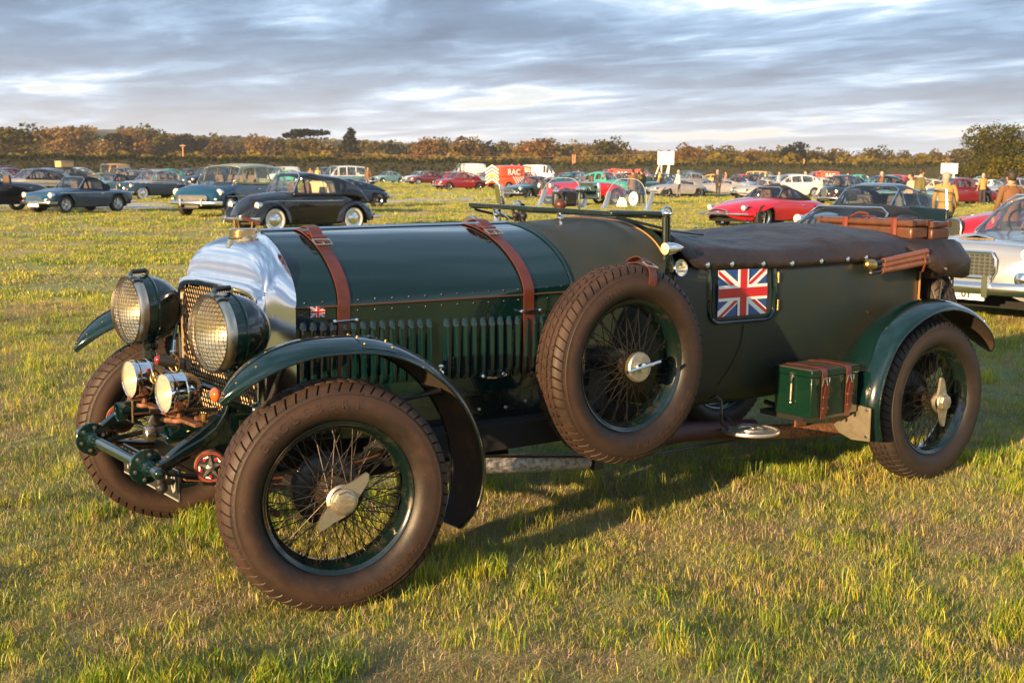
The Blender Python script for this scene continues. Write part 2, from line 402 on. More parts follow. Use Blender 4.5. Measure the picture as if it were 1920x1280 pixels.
# wooded rise far behind, left half
def hill(name, pts, dist, depth, matr, base=-2):
    """pts: (image column, skyline row) for a ridge at distance dist"""
    mb = MB(); rings = []
    for (pxx, pyy) in pts:
        d = pray(pxx, pyy); h = math.hypot(d.x, d.y); top = CP.z + d.z / h * dist
        nx, ny = d.x / h, d.y / h
        ring = []
        for u, v in ((-1.0, 0), (-.7, .35), (-.4, .72), (-.15, .95), (0, 1), (.4, .9), (1, .5)):
            ring.append((CP.x + nx * (dist + depth * u), CP.y + ny * (dist + depth * u), base + (top - base) * v))
        rings.append(ring)
    mb.loft(rings, closed=False); o = mb.build(name, matr, angle=0); tag(o, kind='structure'); return o
HILLM = mat('autumn_woodland_floor', (.10, .075, .03), .95, bump=(.06, .8, 3), vary=(.02, (.05, .055, .022), .4, .65))
hill('hill', [(-900, 285), (-500, 262), (-200, 256), (0, 258), (90, 250), (180, 243), (240, 243), (300, 252), (420, 258), (560, 263), (700, 270), (860, 276), (1000, 282), (1200, 288), (1500, 294), (1900, 300), (2600, 300)], 900, 160, HILLM)
FIELDM = mat('distant_yellow_field', (.42, .33, .13), .9)
# a paddock showing in a clearing of the rise
mb = MB()
c0 = [(184, 262), (214, 262), (217, 254), (190, 253)]
vv = []
for (a, b_) in c0:
    d = pray(a, b_); h = math.hypot(d.x, d.y); t_ = 700 / h; vv.append(CP + d * t_)
vv = [v + Vector((0, 0, 0)) for v in vv]
back = [v + Vector((CF.x, CF.y, 0)) * (0 if i < 2 else 60) for i, v in enumerate(vv)]
mb.add(back + [Vector((v.x, v.y, -3)) for v in back], [(0, 1, 2, 3), (0, 4, 5, 1), (1, 5, 6, 2), (2, 6, 7, 3), (3, 7, 4, 0)])
tag(mb.build('far_field', FIELDM, smooth=False), 'small yellow paddock in the wooded rise', kind='structure')

# ================================================================== FOLIAGE
def leaf_mat(name, c1, c2, scale=.35):
    m = bpy.data.materials.new(name); m.use_nodes = True; t = NT(m.node_tree); t.n.clear()
    g = t.new('ShaderNodeNewGeometry'); oi = t.new('ShaderNodeObjectInfo')
    f = t.math('ADD', t.math('MULTIPLY', t.noise(g.outputs['Position'], scale, 3, .6), 1.1), t.math('MULTIPLY', g.outputs['Random Per Island'], .5))
    f = t.math('ADD', f, t.math('MULTIPLY_ADD', oi.outputs['Random'], .4, -.5))
    c = t.mix(t.ramp(f, [(.3, 0.0), (.8, 1.0)]), c1, c2)
    df = t.new('ShaderNodeBsdfDiffuse', {'Color': c}); tl = t.new('ShaderNodeBsdfTranslucent', {'Color': c})
    mx = t.new('ShaderNodeMixShader', {0: .35, 1: df.outputs[0], 2: tl.outputs[0]})
    t.new('ShaderNodeOutputMaterial', {'Surface': mx.outputs[0]}); return m
L_OLIVE = leaf_mat('olive_leaves', (.060, .058, .013), (.19, .145, .028))
L_RUST = leaf_mat('rust_leaves', (.115, .064, .020), (.27, .150, .038))
L_GOLD = leaf_mat('golden_leaves', (.10, .075, .015), (.24, .17, .030))
L_DARK = leaf_mat('dark_evergreen', (.014, .022, .010), (.050, .050, .018))
L_HEDGE = leaf_mat('hedge_leaves', (.022, .032, .008), (.080, .075, .016), .5)
L_OAK = leaf_mat('oak_leaves', (.050, .060, .010), (.20, .15, .018), .8)
L_BROWN = leaf_mat('brown_leaves', (.085, .058, .024), (.22, .14, .05))
BARK = mat('bark', (.10, .07, .05), .9, bump=(6, .5, .03))
def crown_mesh(name, seed, n, lobes, fsz, mat_, flat=.7):
    r = np.random.RandomState(seed); mb = MB(); vs = []; fs = []
    L = np.array(lobes)               # x,y,z,rx,rz
    vol = L[:, 3] ** 2 * L[:, 4]; vol = vol ** .8; pick = r.choice(len(L), n, p=vol / vol.sum())
    d = r.normal(size=(n, 3)); d /= np.linalg.norm(d, axis=1)[:, None]
    rr = r.uniform(.55, 1.04, n) ** .6
    lump = 1 + (.30 if n > 6000 else .16) * np.sin(d[:, 0] * 7 + seed) * np.sin(d[:, 1] * 6 + d[:, 2] * 5)
    P = L[pick, :3] + d * (rr * lump)[:, None] * L[pick][:, [3, 3, 4]]
    P = P[P[:, 2] > .02]
    for p in P:
        q = Euler((r.uniform(-1.2, 1.2), r.uniform(-1.2, 1.2), r.uniform(0, 6.28))).to_matrix()
        s = fsz * r.uniform(.55, 1.3); o = len(vs); pv = Vector(p)
        for a in ((-1, -.3), (-.2, -.9), (.9, -.4), (.7, .7), (-.4, .9)):
            vs.append(pv + q @ Vector((a[0] * s * .5, a[1] * s * .5, 0)))
        fs.append((o, o + 1, o + 2, o + 3, o + 4))
    mb.add(vs, fs); return mb.mesh(name, mat_, smooth=False, fix=False)
def lobes_for(kind, r):
    out = []
    if kind == 'round':
        for i in range(11):
            a = r.uniform(0, 6.28); d = r.uniform(0, .33); out.append((d * math.cos(a), d * math.sin(a), r.uniform(.38, .86), r.uniform(.13, .24), r.uniform(.11, .19)))
        out.append((0, 0, .58, .3, .3))
        for i in range(4):
            a = r.uniform(0, 6.28); out.append((.3 * math.cos(a), .3 * math.sin(a), .26, .16, .13))
    if kind == 'tall':
        for i in range(10):
            a = r.uniform(0, 6.28); d = r.uniform(0, .18); out.append((d * math.cos(a), d * math.sin(a), r.uniform(.3, .92), r.uniform(.09, .17), r.uniform(.10, .16)))
    if kind == 'cone':
        for i in range(10):
            z = .18 + .08 * i; out.append((r.uniform(-.03, .03), r.uniform(-.03, .03), z, .24 * (1.08 - z) + .02, .08))
    if kind == 'umbrella':
        for i in range(9):
            a = r.uniform(0, 6.28); d = r.uniform(.05, .42); out.append((d * math.cos(a), d * math.sin(a), .84 + r.uniform(-.03, .07), r.uniform(.11, .2), .055))
        out.append((.3, 0, .66, .12, .04)); out.append((-.3, .1, .6, .1, .04))
    if kind == 'bush':
        for i in range(9):
            a = r.uniform(0, 6.28); d = r.uniform(0, .45); out.append((d * math.cos(a), d * math.sin(a), r.uniform(.2, .75), r.uniform(.18, .3), r.uniform(.16, .26)))
    return out
def trunk_mesh(name, seed, kind):
    r = random.Random(seed); mb = MB(); top = {'round': .72, 'tall': .85, 'cone': .95, 'umbrella': .8, 'bush': .5}[kind]
    pts = [(r.uniform(-.012, .012) * i, r.uniform(-.012, .012) * i, top * i / 6) for i in range(7)]
    mb.tube(pts, lambda u: .024 * (1 - u * .75) + .006 * (u < .1), 7)
    for i in range(9 if kind != 'cone' else 0):
        z = top * r.uniform(.32, .95); a = r.uniform(0, 6.28); l = r.uniform(.16, .34) * (1.2 if kind == 'umbrella' else 1)
        b = Vector((0, 0, z)); mb.tube([b, b + Vector((math.cos(a) * l * .5, math.sin(a) * l * .5, l * .30)), b + Vector((math.cos(a) * l, math.sin(a) * l, l * .62))], lambda u: .011 * (1 - u * .7), 5)
    return mb.mesh(name, BARK)
CROWNS = {}; TRUNKS = {}
def get_crown(kind, k, n, fsz, m):
    key = (kind, k, m.name)
    if key not in CROWNS:
        CROWNS[key] = crown_mesh('crown', hash((kind, k)) % 991 if False else (len(kind) * 37 + k * 11 + 3), n, lobes_for(kind, random.Random(len(kind) * 13 + k)), fsz, m)
    if (kind, k) not in TRUNKS: TRUNKS[(kind, k)] = trunk_mesh('trunk', k + 5, kind)
    return CROWNS[key], TRUNKS[(kind, k)]
CNAMES = {}
def tree(pos, h, wd, kind, k, m, label, group='trees along the edge of the field', name='tree', n=1500, fsz=.055, rz=None):
    cm, tm = get_crown(kind, k, n, fsz, m)
    t = empty(name, pos, rz if rz is not None else rnd.uniform(0, 6.28)); tag(t, label, 'tree', group)
    inst(tm, 'trunk', t, scale=(h * 1.0, h * 1.0, h)); inst(cm, 'crown', t, scale=(h * wd, h * wd, h)); return t
# ================================================================== TREELINE, HEDGES
def yhor(x): return 315.4 + (x - 300) * .0092
SKYL = [(-700, 258), (-300, 252), (-120, 250), (-40, 252), (0, 244), (25, 240), (60, 250), (105, 240), (140, 243), (174, 244), (184, 264), (214, 264), (226, 246), (270, 243), (300, 254), (345, 250), (380, 258), (430, 262), (480, 258), (520, 262),
        (560, 262), (610, 262), (655, 264), (690, 260), (740, 270), (780, 260), (840, 254), (880, 257), (925, 268), (960, 268), (1000, 258), (1030, 260), (1060, 270), (1100, 266), (1135, 262),
        (1180, 270), (1230, 276), (1270, 276), (1310, 268), (1340, 274), (1380, 272), (1430, 280), (1500, 270), (1540, 280), (1600, 284), (1650, 280), (1700, 282), (1760, 280), (1860, 282), (1960, 284), (2060, 280)]
MARKS = [(40, 'at the far left end of the field'), (110, 'behind the car carrying a roof box'), (160, 'left of the yellow paddock'), (215, 'behind the open green jeep'), (260, 'right of the yellow paddock'),
         (300, 'behind the two-tone saloon'), (345, 'beside the lone telegraph pole'), (400, 'behind the black half-timbered estate'), (460, 'behind the blue estate car'), (525, 'behind the small silver van'),
         (573, 'below the flat-topped pine'), (625, 'just left of the dark cedar'), (690, 'just right of the dark cedar'), (745, 'behind the pale blue saloons'), (800, 'behind the silver off-roader'),
         (850, 'just left of the tall white van'), (885, 'right behind the tall white van'), (935, 'between the two white vans'), (985, 'behind the first orange patrol van'), (1020, 'right behind the second white van'),
         (1065, 'beside the pair of wooden poles'), (1135, 'behind the orange vans'), (1185, 'left of the raised white board'), (1250, 'right behind the raised white board'), (1310, 'right of the raised white board'),
         (1380, 'left of the yellow people carrier'), (1430, 'behind the yellow people carrier'), (1500, 'behind the long orange patrol van'), (1560, 'right of the orange patrol van'), (1620, 'behind the green saloon roof'),
         (1680, 'behind the red estate'), (1740, 'just left of the big oak'), (1800, 'behind the white board beside the oak'), (9999, 'at the far right end of the field')]
def mark(x):
    for a, s in MARKS:
        if x <= a: return s
r = random.Random(31)
KN = {'round': 'rounded', 'tall': 'tall narrow', 'bush': 'spreading bushy', 'cone': 'pointed dark', 'umbrella': 'flat-topped'}
MN = [(L_RUST, 'rust-brown'), (L_OLIVE, 'olive green'), (L_BROWN, 'brown'), (L_GOLD, 'golden'), (L_DARK, 'dark green')]
used_labels = {}
def uniq(s):
    used_labels[s] = used_labels.get(s, 0) + 1
    if used_labels[s] == 1: return s
    return s + {2: ', second from left', 3: ', third from left', 4: ', fourth from left'}.get(used_labels[s], ', fifth from left')
x = -230
i = 0
while x < 2120:
    yt = lerp(SKYL, x) + r.uniform(-5, 7)
    dist = r.uniform(330, 400)
    h = (yhor(x) - yt) / CAM['f'] * dist + 1.5
    kind = r.choices(['round', 'tall', 'bush'], [6, 2, 2])[0]
    mw = [2.6, 5, 3, 2.2, 1.6] if x < 1300 else [2, 5.5, 1.5, 4, .8]
    mi = r.choices(range(5), mw)[0]
    p = at_dist(x, dist)
    tree(p, h / {'round': .98, 'tall': 1.0, 'bush': .95}[kind], {'round': r.uniform(.95, 1.25), 'tall': 1.5, 'bush': 1.0}[kind], kind, i % 4, MN[mi][0],
         uniq('%s %s tree %s' % ({'bush': 'spreading', 'round': 'rounded', 'tall': 'tall'}[kind], MN[mi][1], mark(x))))
    x += r.uniform(22, 34); i += 1
# named silhouettes
tree(at_dist(573, 330), (yhor(573) - 242) / CAM['f'] * 330 + 1.5, 1.0, 'umbrella', 1, L_DARK, 'flat-topped umbrella pine standing above the autumn treeline', n=1300)
tree(at_dist(655, 320), (yhor(655) - 240) / CAM['f'] * 320 + 1.5, 1.35, 'cone', 1, L_DARK, 'dark pointed cedar rising above the treeline behind the black saloon roof', n=1800)
tree(at_dist(655, 300), 5.8, .9, 'round', 3, L_RUST, 'rusty round tree standing in front of the dark cedar')
tree(at_dist(1135, 300), (yhor(1135) - 259) / CAM['f'] * 300 + 1.5, 1.15, 'round', 2, L_OLIVE, 'open-crowned olive tree rising behind the orange vans')
tree(at_dist(875, 300), (yhor(875) - 254) / CAM['f'] * 300 + 1.5, 1.5, 'round', 0, L_BROWN, 'broad brown tree towering behind the tall white van')
tree(at_dist(1010, 300), (yhor(1005) - 256) / CAM['f'] * 300 + 1.5, 1.5, 'round', 1, L_RUST, 'broad russet tree towering over the second white van')
tree(at_dist(700, 305), 6.2, 1.3, 'bush', 1, L_GOLD, 'low golden tree between the cedar and the pale blue saloon')
tree(at_dist(20, 300), (yhor(20) - 240) / CAM['f'] * 300 + 1.5, 1.6, 'round', 2, L_OLIVE, 'broad dark olive tree at the left edge above the hedge')
# big oak group at right, nearer
oak = tree(at_dist(1868, 165), 8.0, 1.18, 'round', 5, L_OAK, 'large golden green oak towering at the right edge of the field', n=11000, fsz=.025, rz=1.0)
tree(at_dist(1955, 175), 7.4, 1.1, 'round', 6, L_OAK, 'second big oak partly outside the right edge', n=8000, fsz=.026, rz=2.4)
tree(at_dist(1905, 150), 4.2, 1.2, 'bush', 7, L_OAK, 'low spreading oak shrub under the large oak', n=3000, fsz=.05)
tree(at_dist(1800, 178), 3.8, 1.1, 'bush', 8, L_OLIVE, 'olive shrub at the left foot of the large oak', n=2200, fsz=.05)

# far-off wood on the rise and undergrowth below the crowns: one mass each
def mass(name, cols, dist, topf, botf, n, fsz, m, label, spread):
    rr = np.random.RandomState(len(name) * 7 + 1); vs = []; fs = []
    for k in range(n):
        cx = rr.uniform(cols[0], cols[1]); d = dist + rr.uniform(-spread, spread)
        top = topf(cx); bot = botf(cx); v = rr.uniform(0, 1) ** .8
        yy = bot + (top - bot) * v
        p = at_dist(cx, d); dr = pray(cx, yy); z = CP.z + dr.z / math.hypot(dr.x, dr.y) * d
        q = Euler((rr.uniform(-1, 1), rr.uniform(-1, 1), rr.uniform(0, 6.28))).to_matrix(); s = fsz * rr.uniform(.5, 1.3); o = len(vs)
        for a in ((-1, -.3), (0, -.9), (.9, -.2), (.6, .7), (-.5, .8)):
            vs.append(Vector((p.x, p.y, z)) + q @ Vector((a[0] * s * .5, a[1] * s * .5, 0)))
        fs.append((o, o + 1, o + 2, o + 3, o + 4))
    mb = MB(); mb.add(vs, fs); o = mb.build(name, m, smooth=False, fix=False); tag(o, label, None, None, 'stuff'); return o
def bump_sky(x): return lerp(SKYL, x) + 4 + 3 * math.sin(x * .21) + 2 * math.sin(x * .57)
RIDGE = [(-700, 268), (-120, 262), (0, 256), (90, 248), (180, 240), (240, 241), (275, 243), (300, 253), (420, 258), (560, 262), (700, 268), (860, 274), (1200, 286), (1900, 297), (2100, 297)]
def ridge(x): return lerp(RIDGE, x) + 1.5 * math.sin(x * .4)
o = mass('far_woods', (-700, 180), 830, ridge, lambda x: 300, 8000, 4.5, L_RUST, 'far-off autumn woods covering the low rise', 40)
o = mass('far_woods', (225, 1500), 830, ridge, lambda x: 302, 9000, 4.5, L_OLIVE, 'far-off olive woods running along the rise', 40)
o = mass('undergrowth', (-700, 2600), 420, lambda x: bump_sky(x) + 9, lambda x: yhor(x) - 2, 22000, 1.7, L_BROWN, 'brown undergrowth filling the gaps under the far trees', 30)
o = mass('undergrowth', (-600, 1780), 285, lambda x: 288 + 5 * math.sin(x * .05) + 4 * math.sin(x * .13) + x * .006, lambda x: yhor(x) - 1, 11500, 1.0, L_GOLD, 'tawny scrub and saplings above the hedge', 12)

def hedge(cols, dist, top, label, m, n, fsz=.45, th=2.0):
    rr = np.random.RandomState(int(dist)); vs = []; fs = []
    core = MB(); A = []
    for k in range(60):
        cx = cols[0] + (cols[1] - cols[0]) * k / 59; p = at_dist(cx, dist); yy = top(cx) + 3
        z = CP.z + (yhor(cx) - yy) / CAM['f'] * dist; dd = Vector((p.x - CP.x, p.y - CP.y, 0)).normalized()
        A.append([p - dd * th * .42 + Vector((0, 0, -.3)), p - dd * th * .38 + Vector((0, 0, z * .8)), p + Vector((0, 0, z)), p + dd * th * .4 + Vector((0, 0, z * .8)), p + dd * th * .4 + Vector((0, 0, -.3))])
    h = empty('hedge', at_dist((cols[0] + cols[1]) / 2, dist)); off = h.location.copy()
    core.loft([[q - off for q in r_] for r_ in A], closed=False)
    core.build('trunk', mat('hedge_wood', (.018, .020, .008), .95), h)
    for k in range(n):
        cx = rr.uniform(*cols); d = dist + rr.uniform(-.5, .5) * th; p = at_dist(cx, d)
        zt = CP.z + (yhor(cx) - top(cx)) / CAM['f'] * dist; z = zt * rr.uniform(0, 1) ** .75 + rr.normal() * .06
        q = Euler((rr.uniform(-1.3, 1.3), rr.uniform(-1.3, 1.3), rr.uniform(0, 6.28))).to_matrix(); s = fsz * rr.uniform(.5, 1.3); o = len(vs)
        for a in ((-1, -.3), (0, -.9), (.9, -.2), (.6, .7), (-.5, .8)):
            vs.append(Vector((p.x, p.y, z)) - off + q @ Vector((a[0] * s * .5, a[1] * s * .5, 0)))
        fs.append((o, o + 1, o + 2, o + 3, o + 4))
    mb = MB(); mb.add(vs, fs); mb.build('foliage', m, h, smooth=False, fix=False)
    tag(h, label, 'hedge'); return h
hedge((-600, 1000), 225, lambda x: 291 + x * .010 + 1.6 * math.sin(x * .05) + 1.2 * math.sin(x * .17), 'tall dark green hedge running behind the left half of the parked cars', L_HEDGE, 23000)
hedge((1000, 2200), 262, lambda x: 303 + (x - 1000) * .006 + 1.6 * math.sin(x * .06), 'lower hedge running behind the right half of the parked cars', L_HEDGE, 13000)

# poles
POLE = mat('weathered_pole', (.42, .22, .10), .8)
def pole(x, ytop, dist, label, cross=True):
    h = CP.z + (yhor(x) - ytop) / CAM['f'] * dist; e = empty('telegraph_pole', at_dist(x, dist), -CAM['yaw']); tag(e, label, 'pole', 'telegraph poles along the hedge')
    mb = MB(); mb.cyl((0, 0, -.2), (0, 0, h), .16, .12, 8); mb.build('post', POLE, e)
    if cross: mb = MB(); mb.box((0, -.16, h - .25), (1.0, .12, .14)); mb.build('crossarm', POLE, e)
    return e, h
pole(344, 273, 240, 'lone orange lit telegraph pole standing above the left hedge')
pole(1074, 290, 262, 'left one of the paired poles behind the orange vans', False)
pole(1078, 290, 262, 'right one of the paired poles behind the orange vans', False)
pole(1507, 299, 262, 'short pole above the hedge behind the long orange van', False)
# overhead wire
mb = MB(); pts = []
for k in range(40):
    cx = 640 + (1240 - 640) * k / 39; yy = 288 + 6 * math.sin(PI * (cx - 640) / 600) + (cx - 640) * .003; d = 262
    p = at_dist(cx, d); pts.append((p.x, p.y, CP.z + (yhor(cx) - yy) / CAM['f'] * d))
mb.tube(pts, .022, 4); tag(mb.build('overhead_wire', mat('pale_wire', (.25, .21, .17), .6)), 'thin pale overhead wire sagging in front of the trees', 'wire')

# white boards
BOARDM = mat('white_board', (.86, .85, .82), .6)
def board(xc, y0, y1, wpx, dist, label, legs):
    e = empty('sign_board', at_dist(xc, dist), -CAM['yaw']); tag(e, label, 'board')
    k = dist / CAM['f']; z1 = CP.z + (yhor(xc) - y0) * k; z0 = CP.z + (yhor(xc) - y1) * k; wd = wpx * k
    mb = MB(); mb.box((0, 0, (z0 + z1) / 2), (wd, .12, z1 - z0)); mb.build('panel', BOARDM, e, bevel=.01)
    for (x0, x1, dy) in legs:
        mb = MB(); mb.cyl((x1 * wd, dy, 0), (x0 * wd, .08, z0 + .1), .07, n=6); mb.build('leg', BOARDM, e)
board(1248, 285, 309, 30, 150, 'large blank white board raised on four splayed legs', [(-.25, -.25, .1), (.25, .1, .1), (-.35, -.75, 1.5), (.2, .0, 1.7)])
board(1780, 308, 326, 29, 120, 'blank white board standing beside the big oak', [(-.3, -.3, .1), (.3, .3, .1)])
# ================================================================== CARS (generic builder)
def _end(s, k): # rounding factor 0..1 for distance s into the nose of length k
    if s >= k: return 1.0
    return (1 - (1 - s / k) ** 2.4) ** (1 / 2.4)
CHROME2 = mat('background_chrome', (.80, .79, .77), .16, 1.0)
LAMPM = mat('headlamp_lens', (.85, .82, .70), .12, .0, 1.0, vary=(20, (.95, .80, .50), .4, .6))
GRILLED = mat('dark_grille', (.03, .03, .03), .5, .3)
SEAT = mat('tan_seats', (.11, .065, .045), .6)
SEATD = mat('dark_seats', (.05, .045, .045), .6)
WWALL = mat('whitewall_rubber', (.72, .70, .66), .55)
HOODM = mat('black_hood_cloth', (.014, .014, .017), .8, bump=(30, .3, .01))
HUBD = mat('silver_wheel', (.45, .45, .46), .35, .7)
RUBBER = TYRE_FAR
WHEELS = {}
def wheel_meshes(R, wd, style):
    key = (round(R, 3), round(wd, 3), style)
    if key in WHEELS: return WHEELS[key]
    mb = MB(); w_ = wd / 2; rr = R * .66
    pr = [(rr, -w_ * .9), (R * .8, -w_), (R * .94, -w_ * .92), (R, -w_ * .65), (R, w_ * .65), (R * .94, w_ * .92), (R * .8, w_), (rr, w_ * .9), (rr, 0)]
    mb.lathe(pr, axis=(0, -1, 0), n=28, closed=True)
    if style == 'whitewall':
        mb.cur = 1; mb.lathe([(rr, w_ * .94), (R * .72, w_ * 1.03), (R * .85, w_ * 1.02), (R * .86, w_ * .9)], axis=(0, -1, 0), n=28); mb.cur = 0
    ty = mb.mesh('tyre', [RUBBER, WWALL])
    mb = MB()
    if style in ('whitewall', 'cap'):
        mb.lathe([(rr, w_ * .95), (rr * .93, w_ * .7), (rr * .72, w_ * .62), (rr * .70, w_ * .9), (rr * .5, w_ * 1.15), (.001, w_ * 1.28)], axis=(0, -1, 0), n=24)
        hb = mb.mesh('hubcap', [CHROME2])
    elif style == 'wire':
        mb.lathe([(rr, w_ * .95), (rr * .9, w_ * .6)], axis=(0, -1, 0), n=24)
        mb.cyl((0, 0, 0), (0, -w_ * .9, 0), R * .09, R * .07, 10)
        for k in range(28):
            a = 2 * PI * k / 28; b_ = a + (.35 if k % 2 else -.35)
            mb.cyl((rr * .93 * math.cos(a), -w_ * .6, rr * .93 * math.sin(a)), (R * .07 * math.cos(b_), -w_ * (.8 if k % 4 < 2 else .1), R * .07 * math.sin(b_)), R * .009, n=3, caps=False)
        hb = mb.mesh('hubcap', [CHROME2])
    elif style == 'rostyle':
        mb.lathe([(rr, w_ * .95), (rr * .92, w_ * .6), (rr * .8, w_ * .35), (.001, w_ * .35)], axis=(0, -1, 0), n=24); mb.cur = 1
        for k in range(5):
            a = 2 * PI * k / 5 + .3
            mb.cyl((rr * .88 * math.cos(a), -w_ * .55, rr * .88 * math.sin(a)), (0, -w_ * .8, 0), R * .09, R * .05, 6)
        mb.cyl((0, -w_ * .5, 0), (0, -w_ * .95, 0), R * .13, n=12)
        hb = mb.mesh('hubcap', [HUBD, CHROME2])
    else:
        mb.lathe([(rr, w_ * .95), (rr * .9, w_ * .7), (rr * .5, w_ * .75), (rr * .3, w_ * .95), (.001, w_ * .95)], axis=(0, -1, 0), n=20); hb = mb.mesh('hubcap', [HUBD])
    WHEELS[key] = (ty, hb); return ty, hb

def car_template(S, label, cat='car', name='parked_car'):
    """local frame: nose at -x, near side -y"""
    L, W = S['L'], S['W']; e = empty(name); tag(e, label, cat)
    x0 = -L / 2
    wx = [x0 + f * L for f in S['wheels']]; R = S['R']; AR = S.get('AR', R * 1.16)
    xs = set(x0 + L * u for u in [.5 - .5 * math.cos(PI * k / 40) for k in range(41)])
    for c in wx:
        for k in range(-8, 9): xs.add(c + AR * math.sin(k / 8 * PI / 2) * .999)
    xs = sorted(xs); xs = [xs[0] + .004] + [q for q, pq in zip(xs[1:], xs) if q - pq > .008][:-1] + [xs[-1] - .004]
    nr, nb = S.get('nose', .5), S.get('tail', .4)
    arches = S.get('arches', True); spats = S.get('spats', False)
    def prof(x):
        f = (x - x0) / L; zt = smooth_tab(S['top'], f); zb = smooth_tab(S['bot'], f); wv = W / 2 * smooth_tab(S['wid'], f)
        e0 = _end(x - x0, nr) * _end(x0 + L - x, nb); ez = _end(x - x0, nr * .55) * _end(x0 + L - x, nb * .55)
        zm = zb + (zt - zb) * S.get('nosez', .5); zt2 = zm + (zt - zm) * ez; zb2 = zm + (zb - zm) * ez
        wv *= (.35 + .65 * e0) if e0 < 1 else 1
        return zt2, zb2, wv
    rings = []
    cr = S.get('crown', .16); n_ = S.get('n', 2.6)
    for x in xs:
        zt, zb, wv = prof(x); c_ = min(cr, (zt - zb) * .55)
        if 'crownx' in S: c_ = min((zt - zb) * .6, smooth_tab(S['crownx'], (x - x0) / L))
        zs = zt - c_; arch = zb
        if arches:
            for wi, c in enumerate(wx):
                if spats and wi == 1: continue
                d = abs(x - c)
                if d < AR: arch = max(arch, R + math.sqrt(max(0, AR * AR - d * d)) * 1.0)
        arch = min(arch, zs - .03)
        tb = S.get('tumble', .93)
        half = [(wv * tb if arch <= zb + .01 else wv * (1.0 if not arches else 1.005), arch)]
        for u, kk in ((.3, .985), (.6, 1.0), (.85, .995)): half.append((wv * kk, arch + (zs - arch) * u))
        for k in range(1, 8):
            a = PI / 2 * k / 8; half.append((wv * .99 * math.cos(a) ** (2 / n_), zs + c_ * math.sin(a) ** (2 / n_)))
        ring = [(x, -y, z) for y, z in half] + [(x, 0, zt)] + [(x, y, z) for y, z in half[::-1]]
        rings.append(ring)
    mb = MB(); mb.loft(rings, closed=False)
    mb.add(rings[0], [tuple(range(len(rings[0])))]); mb.add(rings[-1], [tuple(range(len(rings[0])))])
    P = S['paint']; mats = [P]
    if S.get('two'):                       # lower body in second colour
        mats = [P, S['two']]; zc = S.get('twoz', .62)
        for i, f in enumerate(mb.f):
            z = sum(mb.v[k][2] for k in f) / len(f)
            if z < (zc(sum(mb.v[k][0] for k in f) / len(f)) if callable(zc) else zc): mb.mi[i] = 1
    for (fc, fw, fy, fz, fh, fl) in S.get('pods', []):   # wing bulges: centre frac, length, y, z base, height, half width
        rr_ = []; m_ = 16
        for k in range(m_ + 1):
            u = -1 + 2 * k / m_; ee = math.sqrt(max(0.0, 1 - abs(u) ** 2.2)); xx = x0 + fc * L + u * fw / 2
            d = min(abs(xx - c) for c in wx); lift = fz
            if d < AR: lift = max(fz, R + math.sqrt(AR * AR - d * d))
            ztop = max(lift + .01, fz + (fh) * ee)
            rr_.append([(xx, fy + fl * ee * math.cos(PI * j / 10), lift + (ztop - lift) * math.sin(PI * j / 10) ** .7) for j in range(11)])
        for sgn in (-1, 1):
            mb.loft([[(a, sgn * b, c) for a, b, c in r_] for r_ in rr_], closed=False)
    bo = mb.build('body', mats, e, angle=28)
    # dark underside and arch linings
    mb = MB(); mb.box((0, 0, (S['bot'][len(S['bot']) // 2][1] + .42) / 2 + .08), (L * .80, W * .80, .42)); mb.build('underbody', VOIDM, e, smooth=False)
    # greenhouse
    G = S.get('green')
    if G:
        gx0, gx1, gx2, gx3, zr, wt, wb = G[:7]; gx = [x0 + f * L for f in (gx0, gx1, gx2, gx3)]
        pill = S.get('pillars', []); px_ = [x0 + f * L for f in pill]; pw = S.get('pw', .045)
        st = set(lin(gx[0], gx[1], 7) + lin(gx[1], gx[2], 9) + lin(gx[2], gx[3], 9))
        for p in px_: st |= {p - pw, p + pw}
        st = sorted(st); rings = []; info = []
        rc = S.get('roofcrown', .07)
        for x in st:
            f = (x - x0) / L; zbelt = prof(x)[0] - S.get('sink', .03); base = zbelt - .05
            if x < gx[1]: t = max(0, (x - gx[0]) / (gx[1] - gx[0])); k = t ** S.get('wsc', .9)
            elif x <= gx[2]: t = 1; k = 1
            else: t = min(1, max(0, (gx[3] - x) / (gx[3] - gx[2]))); k = 1 - (1 - t) ** S.get('rsc', 1.7)
            um = (x - gx[1]) / max(.01, gx[2] - gx[1]); arc = rc * (1 - (2 * min(1, max(0, um)) - 1) ** 2)
            zc = zbelt + (zr - rc + arc - zbelt) * k; zc = max(zc, zbelt + .004)
            wb_ = W / 2 * wb * (1 - .10 * (1 - min(1, max(0, (x - gx[0]) / (gx[1] - gx[0] + .01)))) - .10 * (1 - min(1, max(0, (gx[3] - x) / (gx[3] - gx[2] + .01)))))
            wt_ = wb_ + (W / 2 * wt - wb_) * k
            rs = .11 * k + .012; zsd = zc - rs
            zsd = max(zsd, zbelt + .002)
            half = [(wb_, base), (wb_, zbelt + .03 * k)]
            half += [(wb_ + (wt_ - wb_) * .5, zbelt + .03 * k + (zsd - zbelt - .03 * k) * .5), (wt_, zsd)]
            for a_ in (.35, .7, 1.05, 1.35): half.append((wt_ * math.cos(a_) ** .6, zsd + (zc - zsd) * math.sin(a_)))
            rings.append([(x, -y, z) for y, z in half] + [(x, 0, zc)] + [(x, y, z) for y, z in half[::-1]])
        roofm = S.get('roof', P); glassm = CARGLASS
        R_ = MB(); Gl = MB(); nn = len(rings[0]); used = 0
        convertible = S.get('hood'); openc = S.get('open')
        def is_pillar(xa, xb):
            return any(abs((xa + xb) / 2 - p) < pw * .99 for p in px_)
